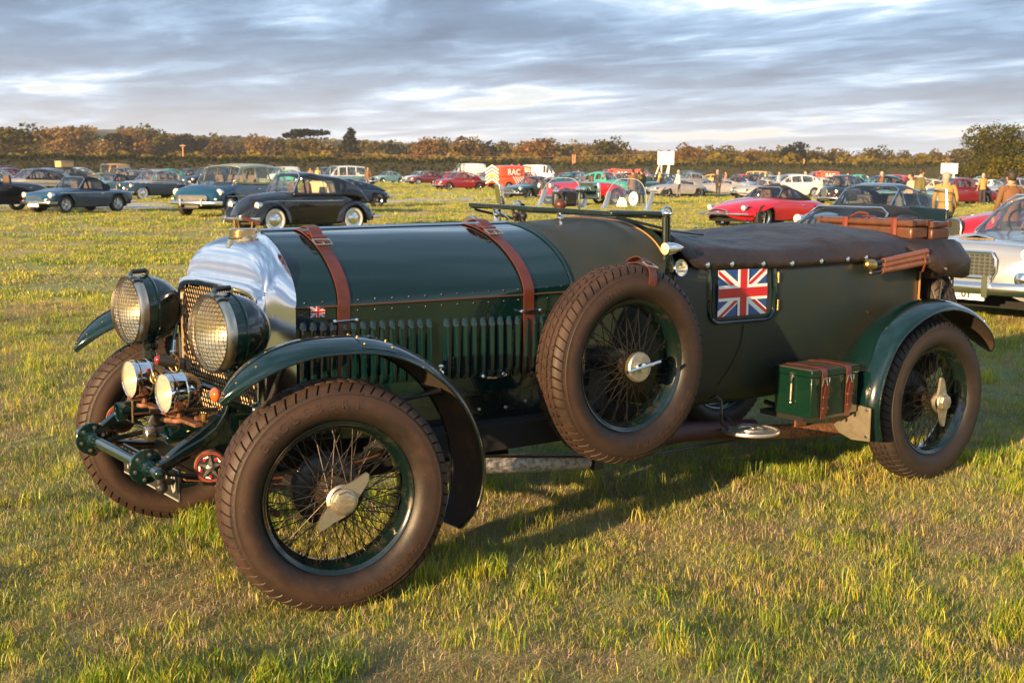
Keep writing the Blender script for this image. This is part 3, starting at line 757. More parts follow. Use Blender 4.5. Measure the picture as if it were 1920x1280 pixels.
        for i in range(len(rings) - 1):
            xa, xb = st[i], st[i + 1]; xm = (xa + xb) / 2
            for j in range(nn - 1):
                side = j in (1, 2) or j in (nn - 3, nn - 4); top = 4 <= j <= nn - 6 or j == 3 or j == nn - 5
                quad = [rings[i][j], rings[i][j + 1], rings[i + 1][j + 1], rings[i + 1][j]]
                if xm < gx[1]:   # windscreen zone
                    g = (top and j not in (3, nn - 5)) or (side and xm > gx[0] + (gx[1] - gx[0]) * .55)
                    if top and xm > gx[1] - .04 and not openc: g = g
                elif xm > gx[2]:
                    g = (5 <= j <= nn - 7 and gx[2] + .12 * (gx[3] - gx[2]) < xm < gx[2] + S.get('rwin', .75) * (gx[3] - gx[2])) or (side and xm < gx[2] + S.get('rq', .45) * (gx[3] - gx[2]))
                    if convertible: g = side and xm < gx[2] + .1 * (gx[3] - gx[2])
                else:
                    g = side and not is_pillar(xa, xb)
                if openc and xm > gx[1] + .02: continue
                if S.get('blank') and xm > x0 + S['blank'] * L: g = False
                (Gl if g else R_).add(quad, [(0, 1, 2, 3)])
        rm = roofm if not convertible else HOODM
        bm = bmesh.new()
        for M_, nm, mm in ((R_, 'hood' if convertible else 'roof', rm), (Gl, 'windows', glassm)):
            if M_.f:
                me = M_.mesh(nm, mm, True, 0, fix=False); bm.clear(); bm.from_mesh(me); bmesh.ops.remove_doubles(bm, verts=bm.verts, dist=.0005); bmesh.ops.recalc_face_normals(bm, faces=bm.faces); bm.to_mesh(me)
                o = bpy.data.objects.new(nm, me); COL.objects.link(o); o.parent = e
                if nm != 'windows':
                    sd = o.modifiers.new('thick', 'SOLIDIFY'); sd.thickness = .012
        bm.free()
        # chrome screen frame, wipers
        mb = MB(); k0, k1 = prof(gx[0])[0] - .01, zr - rc
        wb0 = W / 2 * wb * .88; wt1 = W / 2 * wt
        mb.tube([(gx[0], -wb0, k0), (gx[1] - .01, -wt1 + .02, k1 - .06), (gx[1], -wt1 * .8, k1 + .01), (gx[1], wt1 * .8, k1 + .01), (gx[1] - .01, wt1 - .02, k1 - .06), (gx[0], wb0, k0)], .013, 5); mb.build('screen_frame', CHROME2, e)
        if S.get('detail', 1):
            mb = MB()
            for sy in (-.35, .15): mb.tube([(gx[0] - .02, sy * W / 2, k0 + .03), (gx[0] + .14, (sy - .45) * W / 2, k0 + .10)], .008, 4)
            mb.build('wiper', BLACK, e)
        # seats
        zb_ = prof(gx[1])[0]; cx = (gx[1] + gx[2]) / 2
        rows = [gx[1] + .35] if (gx[2] - gx[1]) < .9 or convertible or openc else [gx[1] + .35, gx[1] + 1.15]
        for sx in rows:
            if sx < gx[3] - .2:
                for sy in (-.21, .21): 
                    mb = MB(); mb.box((sx, sy * W, zb_ + .05), (.14, W * .25, .34), taper=.72); mb.build('seat', S.get('seatm', SEAT), e, bevel=.03 if S.get('detail', 1) else 0)
        mb = MB(); c_ = Vector((gx[1] - .02, .21 * W, zb_ + .05)); mb.lathe([(.19, 0), (.175, .012), (.19, .024), (.2, .012)], origin=c_, axis=(1, 0, .5), n=16, closed=True); mb.build('steering_wheel', BLACK, e)
    # wheels
    tb = S.get('tuck', .03)
    ty, hb = wheel_meshes(R, S.get('tw', .17), S.get('wheel', 'cap'))
    for c in wx:
        for sgn in (-1, 1):
            yy = (W / 2 * smooth_tab(S['wid'], (c - x0) / L) - S.get('tw', .17) / 2 - tb) if 'wy' not in S else S['wy']
            ow = inst(ty, 'wheel', e, (c, sgn * yy, R), (0, 0, 0 if sgn < 0 else PI)); inst(hb, 'hubcap', ow)
    # face
    zf = S.get('lampz', .62); ly = S.get('lampy', .62) * W / 2; lr = S.get('lampr', .09); lx = x0 + S.get('lampx', .10)
    for xq in lin(x0, x0 + L * .35, 90):
        zt_, zb_q, wv_ = prof(xq)
        if wv_ * .97 > ly + lr * .35 and zt_ > zf + lr * .2: lx = max(xq - .02, x0 + .02); break
    if S.get('lampfix'): lx = x0 + S['lampx']
    for sgn in (-1, 1):
        mb = MB(); mb.lathe([(lr * .8, .16), (lr * 1.08, .03), (lr * 1.1, 0), (lr, -.012), (lr * .98, 0)], origin=(lx, sgn * ly, zf), axis=(1, 0, 0), n=18)
        lo = mb.build('headlight', CHROME2, e)
        mb = MB(); mb.lathe([(lr * .98, 0), (lr * .7, -.025), (.001, -.035)], origin=(lx, sgn * ly, zf), axis=(1, 0, 0), n=18); mb.build('lens', LAMPM, lo)
        if S.get('ind', True):
            mb = MB(); mb.sphere((x0 + S.get('indx', .09), sgn * ly * 1.0, zf - lr - .10), .035, 10, 6, (.6, 1.4, .8)); mb.build('indicator', AMBER if S.get('amber', True) else LAMPM, e)
    g = S.get('grille')
    if g:
        typ, gw, gh_, gz, gx_ = g; xx = x0 + gx_
        go = MB()
        if typ == 'oval':
            go.lathe([(.5, 0), (.53, -.03), (.56, 0), (.53, .03)], axis=(-1, 0, 0), n=28, closed=True); go.v = [(v[0] + xx, v[1] * gw, v[2] * gh_ + gz) for v in go.v]
            fr = go.build('grille', CHROME2, e)
            mb = MB(); mb.lathe([(.5, 0), (.001, .04)], axis=(1, 0, 0), n=28); mb.v = [(v[0] + xx, v[1] * gw, v[2] * gh_ + gz) for v in mb.v]; mb.build('mouth', GRILLED, fr)
            mb = MB(); mb.cyl((xx - .02, -gw * .5, gz), (xx - .02, gw * .5, gz), .012, n=8); mb.sphere((xx - .03, 0, gz), .045, 10, 6, (.3, 1, 1)); mb.build('badge_bar', CHROME2, fr)
        else:
            top = gh_ / 2
            if typ == 'upright': poly = [(-gw * .42, -top), (gw * .42, -top), (gw * .5, top * .3), (gw * .42, top * .8), (gw * .2, top), (-gw * .2, top), (-gw * .42, top * .8), (-gw * .5, top * .3)]
            elif typ == 'chevron': poly = [(-gw * .5, -top), (gw * .5, -top), (gw * .5, top * .5), (gw * .15, top), (-gw * .15, top), (-gw * .5, top * .5)]
            else: poly = [(-gw * .47, -top), (gw * .47, -top), (gw * .5, -top * .5), (gw * .5, top * .5), (gw * .45, top), (-gw * .45, top), (-gw * .5, top * .5), (-gw * .5, -top * .5)]
            mb = MB(); mb.tube([(xx - .012, y, gz + z) for y, z in poly], .016, 6, closed=True); fr = mb.build('grille', CHROME2, e)
            mb = MB(); mb.prism([(xx + .01, y * .98, gz + z * .98) for y, z in poly], (0, 0, 0), (.06, 0, 0)); mb.build('mouth', GRILLED, fr, smooth=False)
            mb = MB(); nbar = S.get('bars', 11)
            if typ == 'upright':
                for k in range(nbar):
                    y = gw * .46 * (-1 + 2 * (k + .5) / nbar); hh = top * (.97 if abs(y) < gw * .3 else .85); mb.box((xx, y, gz), (.02, gw * .35 / nbar, hh * 2))
            else:
                for k in range(max(3, nbar // 2)):
                    z = top * (-1 + 2 * (k + .5) / max(3, nbar // 2)); mb.box((xx, 0, gz + z), (.02, gw * .95, top * .5 / max(3, nbar // 2)))
                for k in range(nbar): mb.box((xx + .004, gw * .46 * (-1 + 2 * (k + .5) / nbar), gz), (.015, .008, top * 1.9))
            mb.build('slats', CHROME2, fr, smooth=False)
    bz = S.get('bump', .40)
    if bz:
        bh = S.get('bh', .05)
        for end in (-1, 1):
            mb = MB(); wv = W / 2 * .96; xe = end * (L / 2 + .05)
            pts = [(xe - end * .34, -wv * 1.02, bz), (xe - end * .09, -wv * .93, bz), (xe - end * .01, -wv * .6, bz), (xe, 0, bz), (xe - end * .01, wv * .6, bz), (xe - end * .09, wv * .93, bz), (xe - end * .34, wv * 1.02, bz)]
            rr_ = []
            for p in pts:
                rr_.append([(p[0] + .018 * math.cos(a), p[1], p[2] + bh * math.sin(a)) for a in lin(0, 2 * PI * 7 / 8, 8)])
            mb.loft(rr_, True, True, True)
            if S.get('over'):
                for sy in (-.42, .42): mb.box((xe + end * .02, sy * W / 2, bz + .02), (.06, .06, bh * 3.4))
            mb.build('bumper', CHROME2, e)
    if S.get('plate', True):
        mb = MB(); mb.box((x0 - .03 + S.get('platex', 0), S.get('platey', 0), S.get('platez', bz - .09 if bz else .4)), (.02, .48, .10)); mb.build('number_plate', S.get('platem', PLATE), e, smooth=False)
    if S.get('strip'):
        zs_ = S['strip']; mb = MB()
        for sgn in (-1, 1):
            pts = []
            for f in lin(S.get('s0', .12), S.get('s1', .95), 20):
                x = x0 + f * L; pts.append((x, sgn * (prof(x)[2] * 1.0 + .006), zs_ + S.get('sdrop', 0) * (f - .5)))
            mb.tube(pts, .011, 5)
        mb.build('side_trim', CHROME2, e)
    if S.get('detail', 1):
        for f in S.get('doors', [.45]):
            mb = MB(); x = x0 + f * L; z = prof(x)[0] - S.get('handz', .2)
            for sgn in (-1, 1):
                mb = MB(); mb.box((x, sgn * (prof(x)[2] + .015), z), (.13, .02, .022)); mb.build('door_handle', CHROME2, e, bevel=.005)
        for f in S.get('gaps', []):
            x = x0 + f * L
            for sgn in (-1, 1):
                mb = MB(); zt, zb, wv = prof(x); mb.tube([(x, sgn * (wv * .985), zb + .05), (x, sgn * (wv + .001), zb + (zt - zb) * .45), (x, sgn * wv * .995, zt - cr)], .004, 4); mb.build('door_gap', VOIDM, e)
    if S.get('mirror'):
        for sgn in (-1, 1):
            mb = MB(); f = S['mirror']; x = x0 + f * L; zt, zb, wv = prof(x); mb.cyl((x, sgn * (wv - .05), zt - .06), (x, sgn * (wv + .02), zt + .06), .008, n=5); mb.sphere((x, sgn * (wv + .03), zt + .08), .06, 10, 6, (.5, 1, .8)); mb.build('wing_mirror', CHROME2, e)
    return e

def P(c, rough=.2): return paint(c, None, rough)
SPEC = {}
SPEC['beetle'] = dict(L=4.07, W=1.54, R=.33, AR=.36, wheels=[.185, .775], wheel='whitewall', tw=.15, wy=.655, tuck=.0,
    top=[(0, .50), (.05, .74), (.11, .90), (.20, .98), (.32, 1.03), (.5, 1.03), (.72, 1.03), (.85, .97), (.94, .76), (1, .48)], bot=[(0, .32), (.1, .25), (.5, .24), (.9, .28), (1, .36)],
    wid=[(0, .42), (.08, .60), (.2, .70), (.34, .86), (.5, .90), (.7, .88), (.85, .72), (.95, .5), (1, .38)], nose=.5, tail=.5, arches=False, crown=.24, n=2.1, crownx=[(0, .3), (.2, .34), (.36, .16), (.7, .15), (.85, .34), (1, .3)],
    green=(.335, .395, .56, .915, 1.53, .74, .90), rsc=2.3, rwin=.36, rq=.40, pillars=[.415, .565, .68], pw=.03, roofcrown=.05, wsc=.8, sink=.06,
    pods=[(.175, 1.26, .61, .26, .55, .185), (.80, 1.24, .61, .27, .53, .185)],
    lampz=.68, lampy=.80, lampr=.095, lampx=.30, indx=.42, bump=.36, bh=.04, over=True, grille=None, strip=.80, s0=.20, s1=.70, doors=[.60], handz=.22, gaps=[.36, .61], platez=.30, seatm=SEAT, mirror=None)
SPEC['estate50'] = dict(L=4.55, W=1.75, R=.34, wheels=[.175, .765], wheel='cap', top=[(0, .80), (.08, .93), (.2, 1.0), (.3, 1.06), (.5, 1.04), (.8, 1.03), (1, 1.0)], bot=[(0, .36), (.2, .28), (.8, .28), (1, .34)],
    wid=[(0, .80), (.08, .95), (.2, 1), (.8, 1), (.95, .95), (1, .86)], nose=.30, tail=.16, crown=.24, n=2.4, crownx=[(0, .2), (.12, .28), (.3, .22), (1, .2)],
    green=(.29, .38, .93, .99, 1.62, .74, .88), pillars=[.40, .55, .72, .93], rsc=1.0, roofcrown=.08, rwin=.9, rq=0, lampz=.74, lampy=.86, lampr=.10, lampx=.10, amber=False,
    grille=('wide', 1.05, .20, .55, -.02), bars=11, bump=.42, bh=.06, over=True, strip=.62, doors=[.52, .7], mirror=.2)
SPEC['roadster'] = dict(L=3.89, W=1.52, R=.30, wheels=[.18, .77], wheel='rostyle', top=[(0, .58), (.08, .70), (.2, .78), (.3, .84), (.4, .83), (.6, .79), (.85, .78), (1, .68)], bot=[(0, .30), (.2, .22), (.8, .22), (1, .34)],
    wid=[(0, .84), (.08, .95), (.25, 1), (.75, 1), (.92, .95), (1, .84)], nose=.26, tail=.22, crown=.12, n=2.6, green=(.36, .44, .60, .72, 1.24, .70, .86), hood=True, pillars=[.455, .62], rsc=1.6, roofcrown=.05,
    lampz=.60, lampy=.80, lampr=.09, lampx=.10, grille=('chevron', .80, .15, .48, .01), bars=15, bump=.36, bh=.035, strip=.68, doors=[.58], handz=.14, gaps=[.40, .62], platem=WHITE, mirror=None)
SPEC['saloon50'] = dict(L=4.30, W=1.62, R=.33, wheels=[.20, .76], wheel='whitewall', top=[(0, .80), (.1, .92), (.25, .98), (.34, 1.02), (.6, 1.0), (.8, .92), (.93, .76), (1, .6)], bot=[(0, .36), (.2, .26), (.8, .26), (1, .38)],
    wid=[(0, .55), (.1, .80), (.2, .96), (.35, 1), (.7, 1), (.88, .84), (1, .55)], nose=.40, tail=.5, crown=.22, n=2.3, crownx=[(0, .35), (.15, .36), (.35, .22), (.7, .2), (1, .3)],
    green=(.33, .41, .66, .90, 1.53, .68, .86), rsc=1.8, rwin=.6, rq=.3, pillars=[.42, .545, .67], roofcrown=.08, lampz=.70, lampy=.66, lampr=.085, lampx=.22, grille=('upright', .30, .44, .62, -.04), bars=9, bump=.38, bh=.045, over=True, doors=[.5, .55], strip=.80, s0=.3, s1=.7, gaps=[.42, .55])
SPEC['saloon60'] = dict(L=4.55, W=1.70, R=.32, wheels=[.19, .775], wheel='wire', top=[(0, .72), (.1, .85), (.25, .94), (.34, .98), (.6, .97), (.8, .93), (.93, .82), (1, .66)], bot=[(0, .34), (.2, .26), (.8, .26), (1, .36)],
    wid=[(0, .62), (.1, .84), (.25, .98), (.7, 1), (.9, .84), (1, .62)], nose=.42, tail=.45, crown=.20, n=2.3, green=(.32, .42, .66, .85, 1.46, .70, .88), rsc=1.8, pillars=[.43, .55, .67], rwin=.7, rq=.35,
    lampz=.66, lampy=.66, lampr=.09, lampx=.16, grille=('upright', .32, .34, .60, 0), bars=9, bump=.42, bh=.045, over=True, doors=[.53, .66], strip=.72, s0=.2, s1=.9, gaps=[.43, .56])
SPEC['fastback'] = dict(L=4.60, W=1.70, R=.33, wheels=[.19, .76], wheel='wire', top=[(0, .62), (.1, .74), (.25, .84), (.34, .89), (.6, .88), (.8, .86), (.95, .78), (1, .66)], bot=[(0, .32), (.2, .24), (.8, .24), (1, .36)],
    wid=[(0, .74), (.1, .90), (.25, 1), (.7, 1), (.9, .86), (1, .66)], nose=.34, tail=.4, crown=.16, n=2.4, green=(.36, .46, .60, .92, 1.32, .68, .86), rsc=1.5, pillars=[.47, .62], rwin=.55, rq=.3,
    lampz=.62, lampy=.78, lampr=.085, lampx=.12, grille=('wide', .78, .20, .50, .0), bars=13, bump=.38, bh=.035, over=True, doors=[.58])
SPEC['etype'] = dict(plate=False, L=4.45, W=1.66, R=.33, wheels=[.24, .79], wheel='wire', top=[(0, .52), (.08, .66), (.2, .78), (.3, .84), (.4, .87), (.6, .84), (.8, .82), (.93, .70), (1, .58)], bot=[(0, .34), (.12, .24), (.8, .24), (1, .44)],
    wid=[(0, .52), (.06, .74), (.15, .90), (.28, 1), (.7, 1), (.88, .84), (1, .5)], nose=.62, tail=.7, crown=.22, n=2.2, crownx=[(0, .2), (.2, .26), (.45, .14), (.8, .2), (1, .2)], green=(.40, .485, .60, .90, 1.22, .58, .80), rsc=1.5, rwin=.6, rq=.35,
    pillars=[.495, .62], lampz=.58, lampy=.72, lampr=.070, lampx=.42, ind=True, indx=.30, grille=('oval', .62, .17, .46, .02), bump=.42, bh=.025, over=True, doors=[.6], platez=.30)
SPEC['etype_open'] = dict(SPEC['etype'], green=(.42, .49, .62, .76, 1.20, .60, .80), hood=True, pillars=[.50, .63])
SPEC['xk'] = dict(L=4.40, W=1.62, R=.34, wheels=[.22, .78], wheel='wire', top=[(0, .72), (.08, .84), (.2, .93), (.34, .98), (.6, .94), (.8, .92), (.93, .78), (1, .5)], bot=[(0, .36), (.2, .28), (.8, .28), (1, .36)],
    wid=[(0, .30), (.08, .50), (.2, .72), (.36, .94), (.7, .98), (.88, .8), (1, .5)], nose=.4, tail=.5, crown=.25, n=2.0, green=(.37, .44, .58, .80, 1.36, .62, .84), rsc=1.7, pillars=[.45, .6], rwin=.6,
    pods=[(.22, 1.75, .56, .34, .50, .24)], arches=True, lampz=.77, lampy=.72, lampr=.095, lampx=.16, ind=True, amber=False, grille=('upright', .34, .44, .60, -.02), bars=13, bump=.40, bh=.04, over=True, doors=[.6])
SPEC['modern'] = dict(L=4.2, W=1.75, R=.32, wheels=[.19, .80], wheel='plain', top=[(0, .70), (.08, .82), (.25, .96), (.5, .98), (.9, 1.0), (1, .90)], bot=[(0, .26), (.2, .20), (.8, .20), (1, .3)],
    wid=[(0, .80), (.1, .95), (.3, 1), (.8, 1), (1, .86)], nose=.3, tail=.2, crown=.14, green=(.22, .40, .80, .96, 1.50, .74, .92), rsc=1.4, pillars=[.42, .60, .80], rwin=.8, rq=.2,
    lampz=.66, lampy=.74, lampr=.10, lampx=.10, ind=False, grille=('wide', .7, .12, .58, -.01), bump=None, doors=[.55], platez=.42, platem=WHITE, detail=0)
SPEC['suv'] = dict(SPEC['modern'], L=4.6, W=1.85, R=.37, top=[(0, .85), (.06, 1.0), (.25, 1.08), (.5, 1.10), (1, 1.10)], bot=[(0, .4), (.5, .34), (1, .42)], green=(.25, .36, .92, .99, 1.82, .80, .92), rsc=1.0, rwin=.9, rq=.0, pillars=[.38, .55, .74, .93], lampz=.82, grille=('wide', .8, .16, .80, -.01))
SPEC['mpv'] = dict(SPEC['modern'], L=4.3, W=1.80, top=[(0, .75), (.08, .92), (.2, 1.02), (.5, 1.05), (1, 1.05)], green=(.17, .34, .93, .99, 1.85, .82, .93), rsc=1.0, rwin=.9, rq=0, pillars=[.36, .53, .73, .94], roofcrown=.06)
SPEC['smallvan'] = dict(SPEC['mpv'], L=4.7, W=1.85, top=[(0, .80), (.08, .98), (.2, 1.10), (.5, 1.12), (1, 1.12)], green=(.17, .32, .95, .995, 1.95, .86, .95), pillars=[.34, .47], blank=.475, roofcrown=.06)
SPEC['bigvan'] = dict(SPEC['mpv'], L=5.9, W=2.0, R=.36, wheels=[.16, .76], top=[(0, .95), (.06, 1.15), (.14, 1.3), (.5, 1.35), (1, 1.35)], bot=[(0, .35), (.5, .32), (1, .4)], green=(.12, .27, .97, .998, 2.72, .86, .96), pillars=[.28, .37], blank=.375, lampz=.85, lampr=.13, grille=('wide', .8, .18, .80, -.01), roofcrown=.08)
SPEC['prewar'] = dict(L=4.2, W=1.50, R=.36, wheels=[.14, .80], wheel='cap', wy=.62, tw=.14, arches=False, top=[(0, 1.02), (.3, 1.10), (.4, 1.12), (.8, 1.10), (.95, .9), (1, .6)], bot=[(0, .42), (.3, .38), (1, .42)], wid=[(0, .42), (.1, .48), (.35, .62), (.5, .84), (.85, .84), (1, .6)], nose=.06, tail=.3, crown=.2, n=2.4,
    green=(.37, .41, .82, .93, 1.68, .62, .74), rsc=1.6, pillars=[.42, .58, .74], pods=[(.15, 1.15, .62, .36, .44, .13), (.80, 1.15, .62, .36, .44, .14)], lampz=.86, lampy=.60, lampr=.10, lampx=-.02, ind=False, grille=('upright', .44, .62, .74, -.02), bars=11, bump=.42, bh=.03, doors=[.5, .7])
SPEC['tourer'] = dict(SPEC['prewar'], hood=True, green=(.42, .45, .70, .80, 1.45, .60, .74), top=[(0, .98), (.3, 1.04), (.42, 1.06), (.8, 1.0), (.95, .8), (1, .6)])
SPEC['jeep'] = dict(L=3.6, W=1.6, R=.38, wheels=[.17, .80], wheel='plain', top=[(0, .98), (.1, 1.05), (.3, 1.1), (.5, 1.08), (1, 1.06)], bot=[(0, .5), (.5, .45), (1, .5)], wid=[(0, .9), (.1, 1), (.9, 1), (1, .95)], nose=.10, tail=.06, crown=.08, n=4,
    green=(.36, .39, .97, .99, 1.92, .86, .92), rsc=1.0, roof=mat('tan_canvas', (.58, .36, .16), .85), pillars=[.41, .60], blank=.62, lampz=.82, lampy=.45, lampr=.09, lampx=-.02, ind=False, grille=('wide', .5, .35, .82, -.02), bump=.52, doors=[])
TPL = {}
def car(kind, paintm, pos, heading, label, group='classic cars parked on the meadow', **over):
    """heading: degrees, direction the nose points, measured in plan from +x"""
    key = (kind, tuple(sorted((k, getattr(v, 'name', str(v))) for k, v in over.items())))
    name = {'bigvan': 'panel_van', 'smallvan': 'patrol_van'}.get(kind, 'parked_car'); cat = 'van' if 'van' in kind else 'car'
    if key not in TPL:
        S = dict(SPEC[kind]); S.update(over); base = mat('tpl_paint_%s' % kind, (.3, .3, .3)); S['paint'] = paintm
        t = car_template(S, label, cat, name); TPL[key] = (t, paintm)
        o = t
    else:
        t, pm = TPL[key]; o = copy_tree(t, None, {pm: paintm} if pm is not paintm else None)
    o.location = (pos[0], pos[1], gh(pos[0], pos[1])); o.rotation_euler = (0, 0, rad(heading) + PI)
    o['label'] = label; o['category'] = cat; o['group'] = group if cat == 'car' else 'vans parked among the classic cars'
    return o
# ================================================================== PARKED CARS IN THE FIELD
def colang(px_): return 90 - math.degrees(CAM['yaw']) - math.degrees(math.atan((px_ - 960) / CAM['f']))
PLACED = []
def put(kind, color, px_, py_, tilt, label, dist=None, nose=False, **over):
    """px_,py_: image column and ground row of the near side; tilt 0 = nose to the left in profile, 90 = facing the camera, 180 = nose to the right"""
    S = dict(SPEC[kind]); S.update(over)
    g = at_dist(px_, dist) if dist else ground(px_, py_)
    a = rad(colang(px_)); v = Vector((math.cos(a), math.sin(a), 0)); hd = math.degrees(a) + 90 + tilt
    t_ = rad(tilt)
    if nose: c = g - Vector((math.cos(rad(hd)), math.sin(rad(hd)), 0)) * S['L'] / 2
    else: c = g + v * (abs(math.cos(t_)) * S['W'] / 2 + abs(math.sin(t_)) * S['L'] * .22)
    pm = color if isinstance(color, bpy.types.Material) else P(color)
    PLACED.append((c.x, c.y))
    return car(kind, pm, c, hd, label, **over)
NAVY = (.008, .020, .055); BLK = (.006, .006, .008); CREAMC = (.62, .50, .30); SILV = (.42, .43, .46); MARN = (.13, .008, .016); REDC = (.50, .010, .018); TEAL = (.005, .050, .115)
PBLUE = (.16, .33, .40); DGRN = (.008, .030, .024); ORNG = (.75, .10, .02); WHT = (.74, .74, .73); YEL = (.72, .42, .02); TURQ = (.05, .36, .27); GREY = (.28, .28, .30); BEIGE = (.40, .33, .24)
SILM = mat('silver_car_paint', (.40, .43, .47), .22, .55, .8)

bt_ = put('beetle', BLK, 567, 431, 34, 'rounded black small saloon with whitewall tyres behind the bonnet of the green tourer')
mb = MB(); mb.box((.62, 0, 1.13), (.30, 1.0, .34), taper=.8); mb.build('cushion', mat('cream_striped_cushion', (.62, .45, .26), .8), bt_, bevel=.06)
put('estate50', TEAL, 438, 409, 58, 'blue estate car with a mustard roof and heavy chrome grille beside the rounded black saloon', roof=mat('mustard_roof', (.42, .36, .10), .3, 0, .6))
put('roadster', TEAL, 150, 399, 43, 'blue open two-seater with its black hood up, alone in front of the left row')
put('saloon50', P((.30, .30, .31)), 292, 372, 36, 'grey over blue fifties saloon with whitewall tyres and a narrow upright grille', two=P((.015, .045, .085)), twoz=lambda x: .80 - .03 * x)
put('tourer', BLK, -2, 397, 38, 'black vintage car with sweeping wings cut by the left edge', strip=None, hood=None, open=True, wheel='wire')
put('etype', NAVY, 640, 389, 30, 'low dark navy fastback coupe with wire wheels just behind the rounded black saloon')
put('saloon60', CREAMC, 66, 370, 28, 'cream and black saloon with a dark roof behind the blue open two-seater', two=P(BLK), twoz=.60, roof=P((.02, .02, .03)))
put('prewar', MARN, 2, 340, 20, 'tall maroon pre-war saloon with a black roof at the far left end', roof=P(BLK))
put('saloon60', (.16, .03, .07), 12, 352, 24, 'plum coloured saloon at the far left end in front of the tall maroon one')
c = put('saloon50', (.02, .05, .07), 122, 350, 30, 'dark blue-green saloon carrying a box on its roof', wheel='cap')
roofbox = empty('roof_box', c.location + Vector((0, 0, 1.50)), c.rotation_euler.z); tag(roofbox, 'tan and grey wicker box strapped on the roof of the dark blue-green saloon', 'box')
mb = MB(); mb.box((0, 0, .22), (1.1, .9, .42)); mb.build('case', mat('wicker', (.50, .32, .14), .7), roofbox, bevel=.03)
mb = MB(); mb.box((0, 0, .46), (1.16, .96, .06)); mb.build('lid', mat('wicker_lid', (.35, .33, .30), .7), roofbox, bevel=.02)
put('xk', CREAMC, 152, 349, 36, 'cream open sports car between the roof-box saloon and the green jeep', wheel='cap')
put('jeep', (.14, .17, .06), 206, 347, 34, 'olive green open jeep with a tan canvas top against the hedge')
put('roadster', PBLUE, 214, 362, 40, 'teal open two-seater with a black hood half hidden behind the blue one', wheel='wire')
put('saloon60', BEIGE, 243, 354, 32, 'beige grey saloon standing behind the nose of the two-tone saloon', wheel='cap')
put('saloon50', MARN, 274, 344, 28, 'maroon saloon roof showing above the two-tone saloon', wheel='cap')
put('estate50', BLK, 394, 357, 32, 'black estate with timber framing behind the blue estate car', roof=P(BLK), L=4.2, W=1.6, detail=0)
put('saloon50', NAVY, 352, 347, 40, 'small dark blue saloon peeping out left of the black timbered estate', wheel='cap')
put('smallvan', WHT, 532, 340, 30, 'small silver white van against the hedge behind the black estate', L=4.2, W=1.7)
put('suv', (.03, .05, .08), 606, 341, 40, 'dark blue off-roader behind the two people in bright jackets')
put('mpv', (.12, .24, .30), 640, 353, 28, 'pale blue camper van with a white roof behind the navy coupe', roof=P(WHT), wheel='cap')
put('saloon60', BLK, 668, 347, 150, 'black saloon facing right beyond the pale blue camper van', wheel='cap')
put('saloon60', PBLUE, 728, 342, 34, 'pale blue saloon with twin round headlamps left of the silver off-roader')
put('saloon60', (.40, .50, .54), 786, 343, 34, 'ice blue and white saloon below the silver off-roader', two=P(PBLUE), twoz=.6)
put('suv', SILM, 802, 335, 24, 'silver off-roader left of the tall white van')
put('bigvan', WHT, 877, 338.5, 22, 'tall white panel van with its nose to the left')
bv2 = put('bigvan', WHT, 1013, 339, 160, 'tall white panel van with an orange shield on its flank, nose to the right')
put('saloon60', MARN, 800, 347, 30, 'dark maroon saloon left of the bright red one', wheel='cap')
put('saloon60', (.42, .03, .05), 838, 345, 30, 'faded red saloon behind the glossy maroon saloon', wheel='cap')
put('saloon60', (.22, .006, .014), 862, 357, 30, 'glossy maroon four-door saloon with wire wheels alone on the grass below the tall white van')
put('saloon50', (.26, .34, .26), 918, 352, 40, 'pale green saloon left of the orange patrol van with chevrons', wheel='cap')
pv = put('smallvan', ORNG, 968, 358, 218, 'orange patrol van seen from behind with red and white chevrons on its back doors', L=4.8, lights=1)
put('fastback', DGRN, 1002, 373, 50, 'dark green grand tourer with a wide chrome grille behind the folded windscreen')
put('tourer', REDC, 1095, 387, 34, 'small red open sports car with separate wings seen through the aero screens', hood=None, open=True, wheel='wire', seatm=SEAT)
put('xk', (.03, .012, .018), 1140, 364, 150, 'dark maroon open sports car beyond the red one', green=(.37, .44, .58, .80, 1.2, .62, .84), hood=None, open=True)
o1 = put('smallvan', ORNG, 1148, 347, 20, 'orange patrol van left of the one behind the standing man', L=4.5)
o2 = put('smallvan', ORNG, 1198, 347, 158, 'orange patrol van behind the standing man in the long coat', L=4.5)
put('xk', DGRN, 1245, 367, 146, 'dark green open sports car with flowing wings facing right', green=(.37, .44, .58, .80, 1.25, .62, .84), hood=None, open=True)
put('suv', (.04, .09, .12), 1298, 345, 128, 'dark teal off-roader right of the raised white board')
put('saloon50', (.22, .36, .38), 1300, 354, 100, 'pale turquoise rounded saloon facing the camera in front of the teal off-roader', wheel='cap')
put('saloon60', (.70, .36, .08), 1340, 347, 150, 'orange yellow saloon right of the teal off-roader', wheel='cap')
put('etype', GREY, 1343, 367, 8, 'grey long-nosed coupe with its bonnet pointing left beside the man in black')
put('etype', (.45, .42, .36), 1428, 374, 42, 'pale gold long-nosed coupe behind the red open one')
put('etype_open', SILM, 1390, 362, 150, 'silver long-nosed open car between the grey and the pale gold coupes')
put('mpv', YEL, 1430, 349, 158, 'bright yellow people carrier in the far row')
o3 = put('smallvan', ORNG, 1537, 349, 20, 'long orange patrol van right of the yellow people carrier', L=5.0)
put('saloon60', (.03, .06, .10), 1490, 358, 28, 'dark blue saloon in front of the long orange van', wheel='cap')
put('fastback', (.62, .58, .48), 1532, 367, 40, 'cream coupe in front of the long orange van')
put('saloon50', TURQ, 1612, 358, 150, 'bright turquoise green saloon right of the cream coupe', wheel='cap')
put('estate50', REDC, 1668, 348, 28, 'red estate car in the far row left of the talking people', roof=P(REDC))
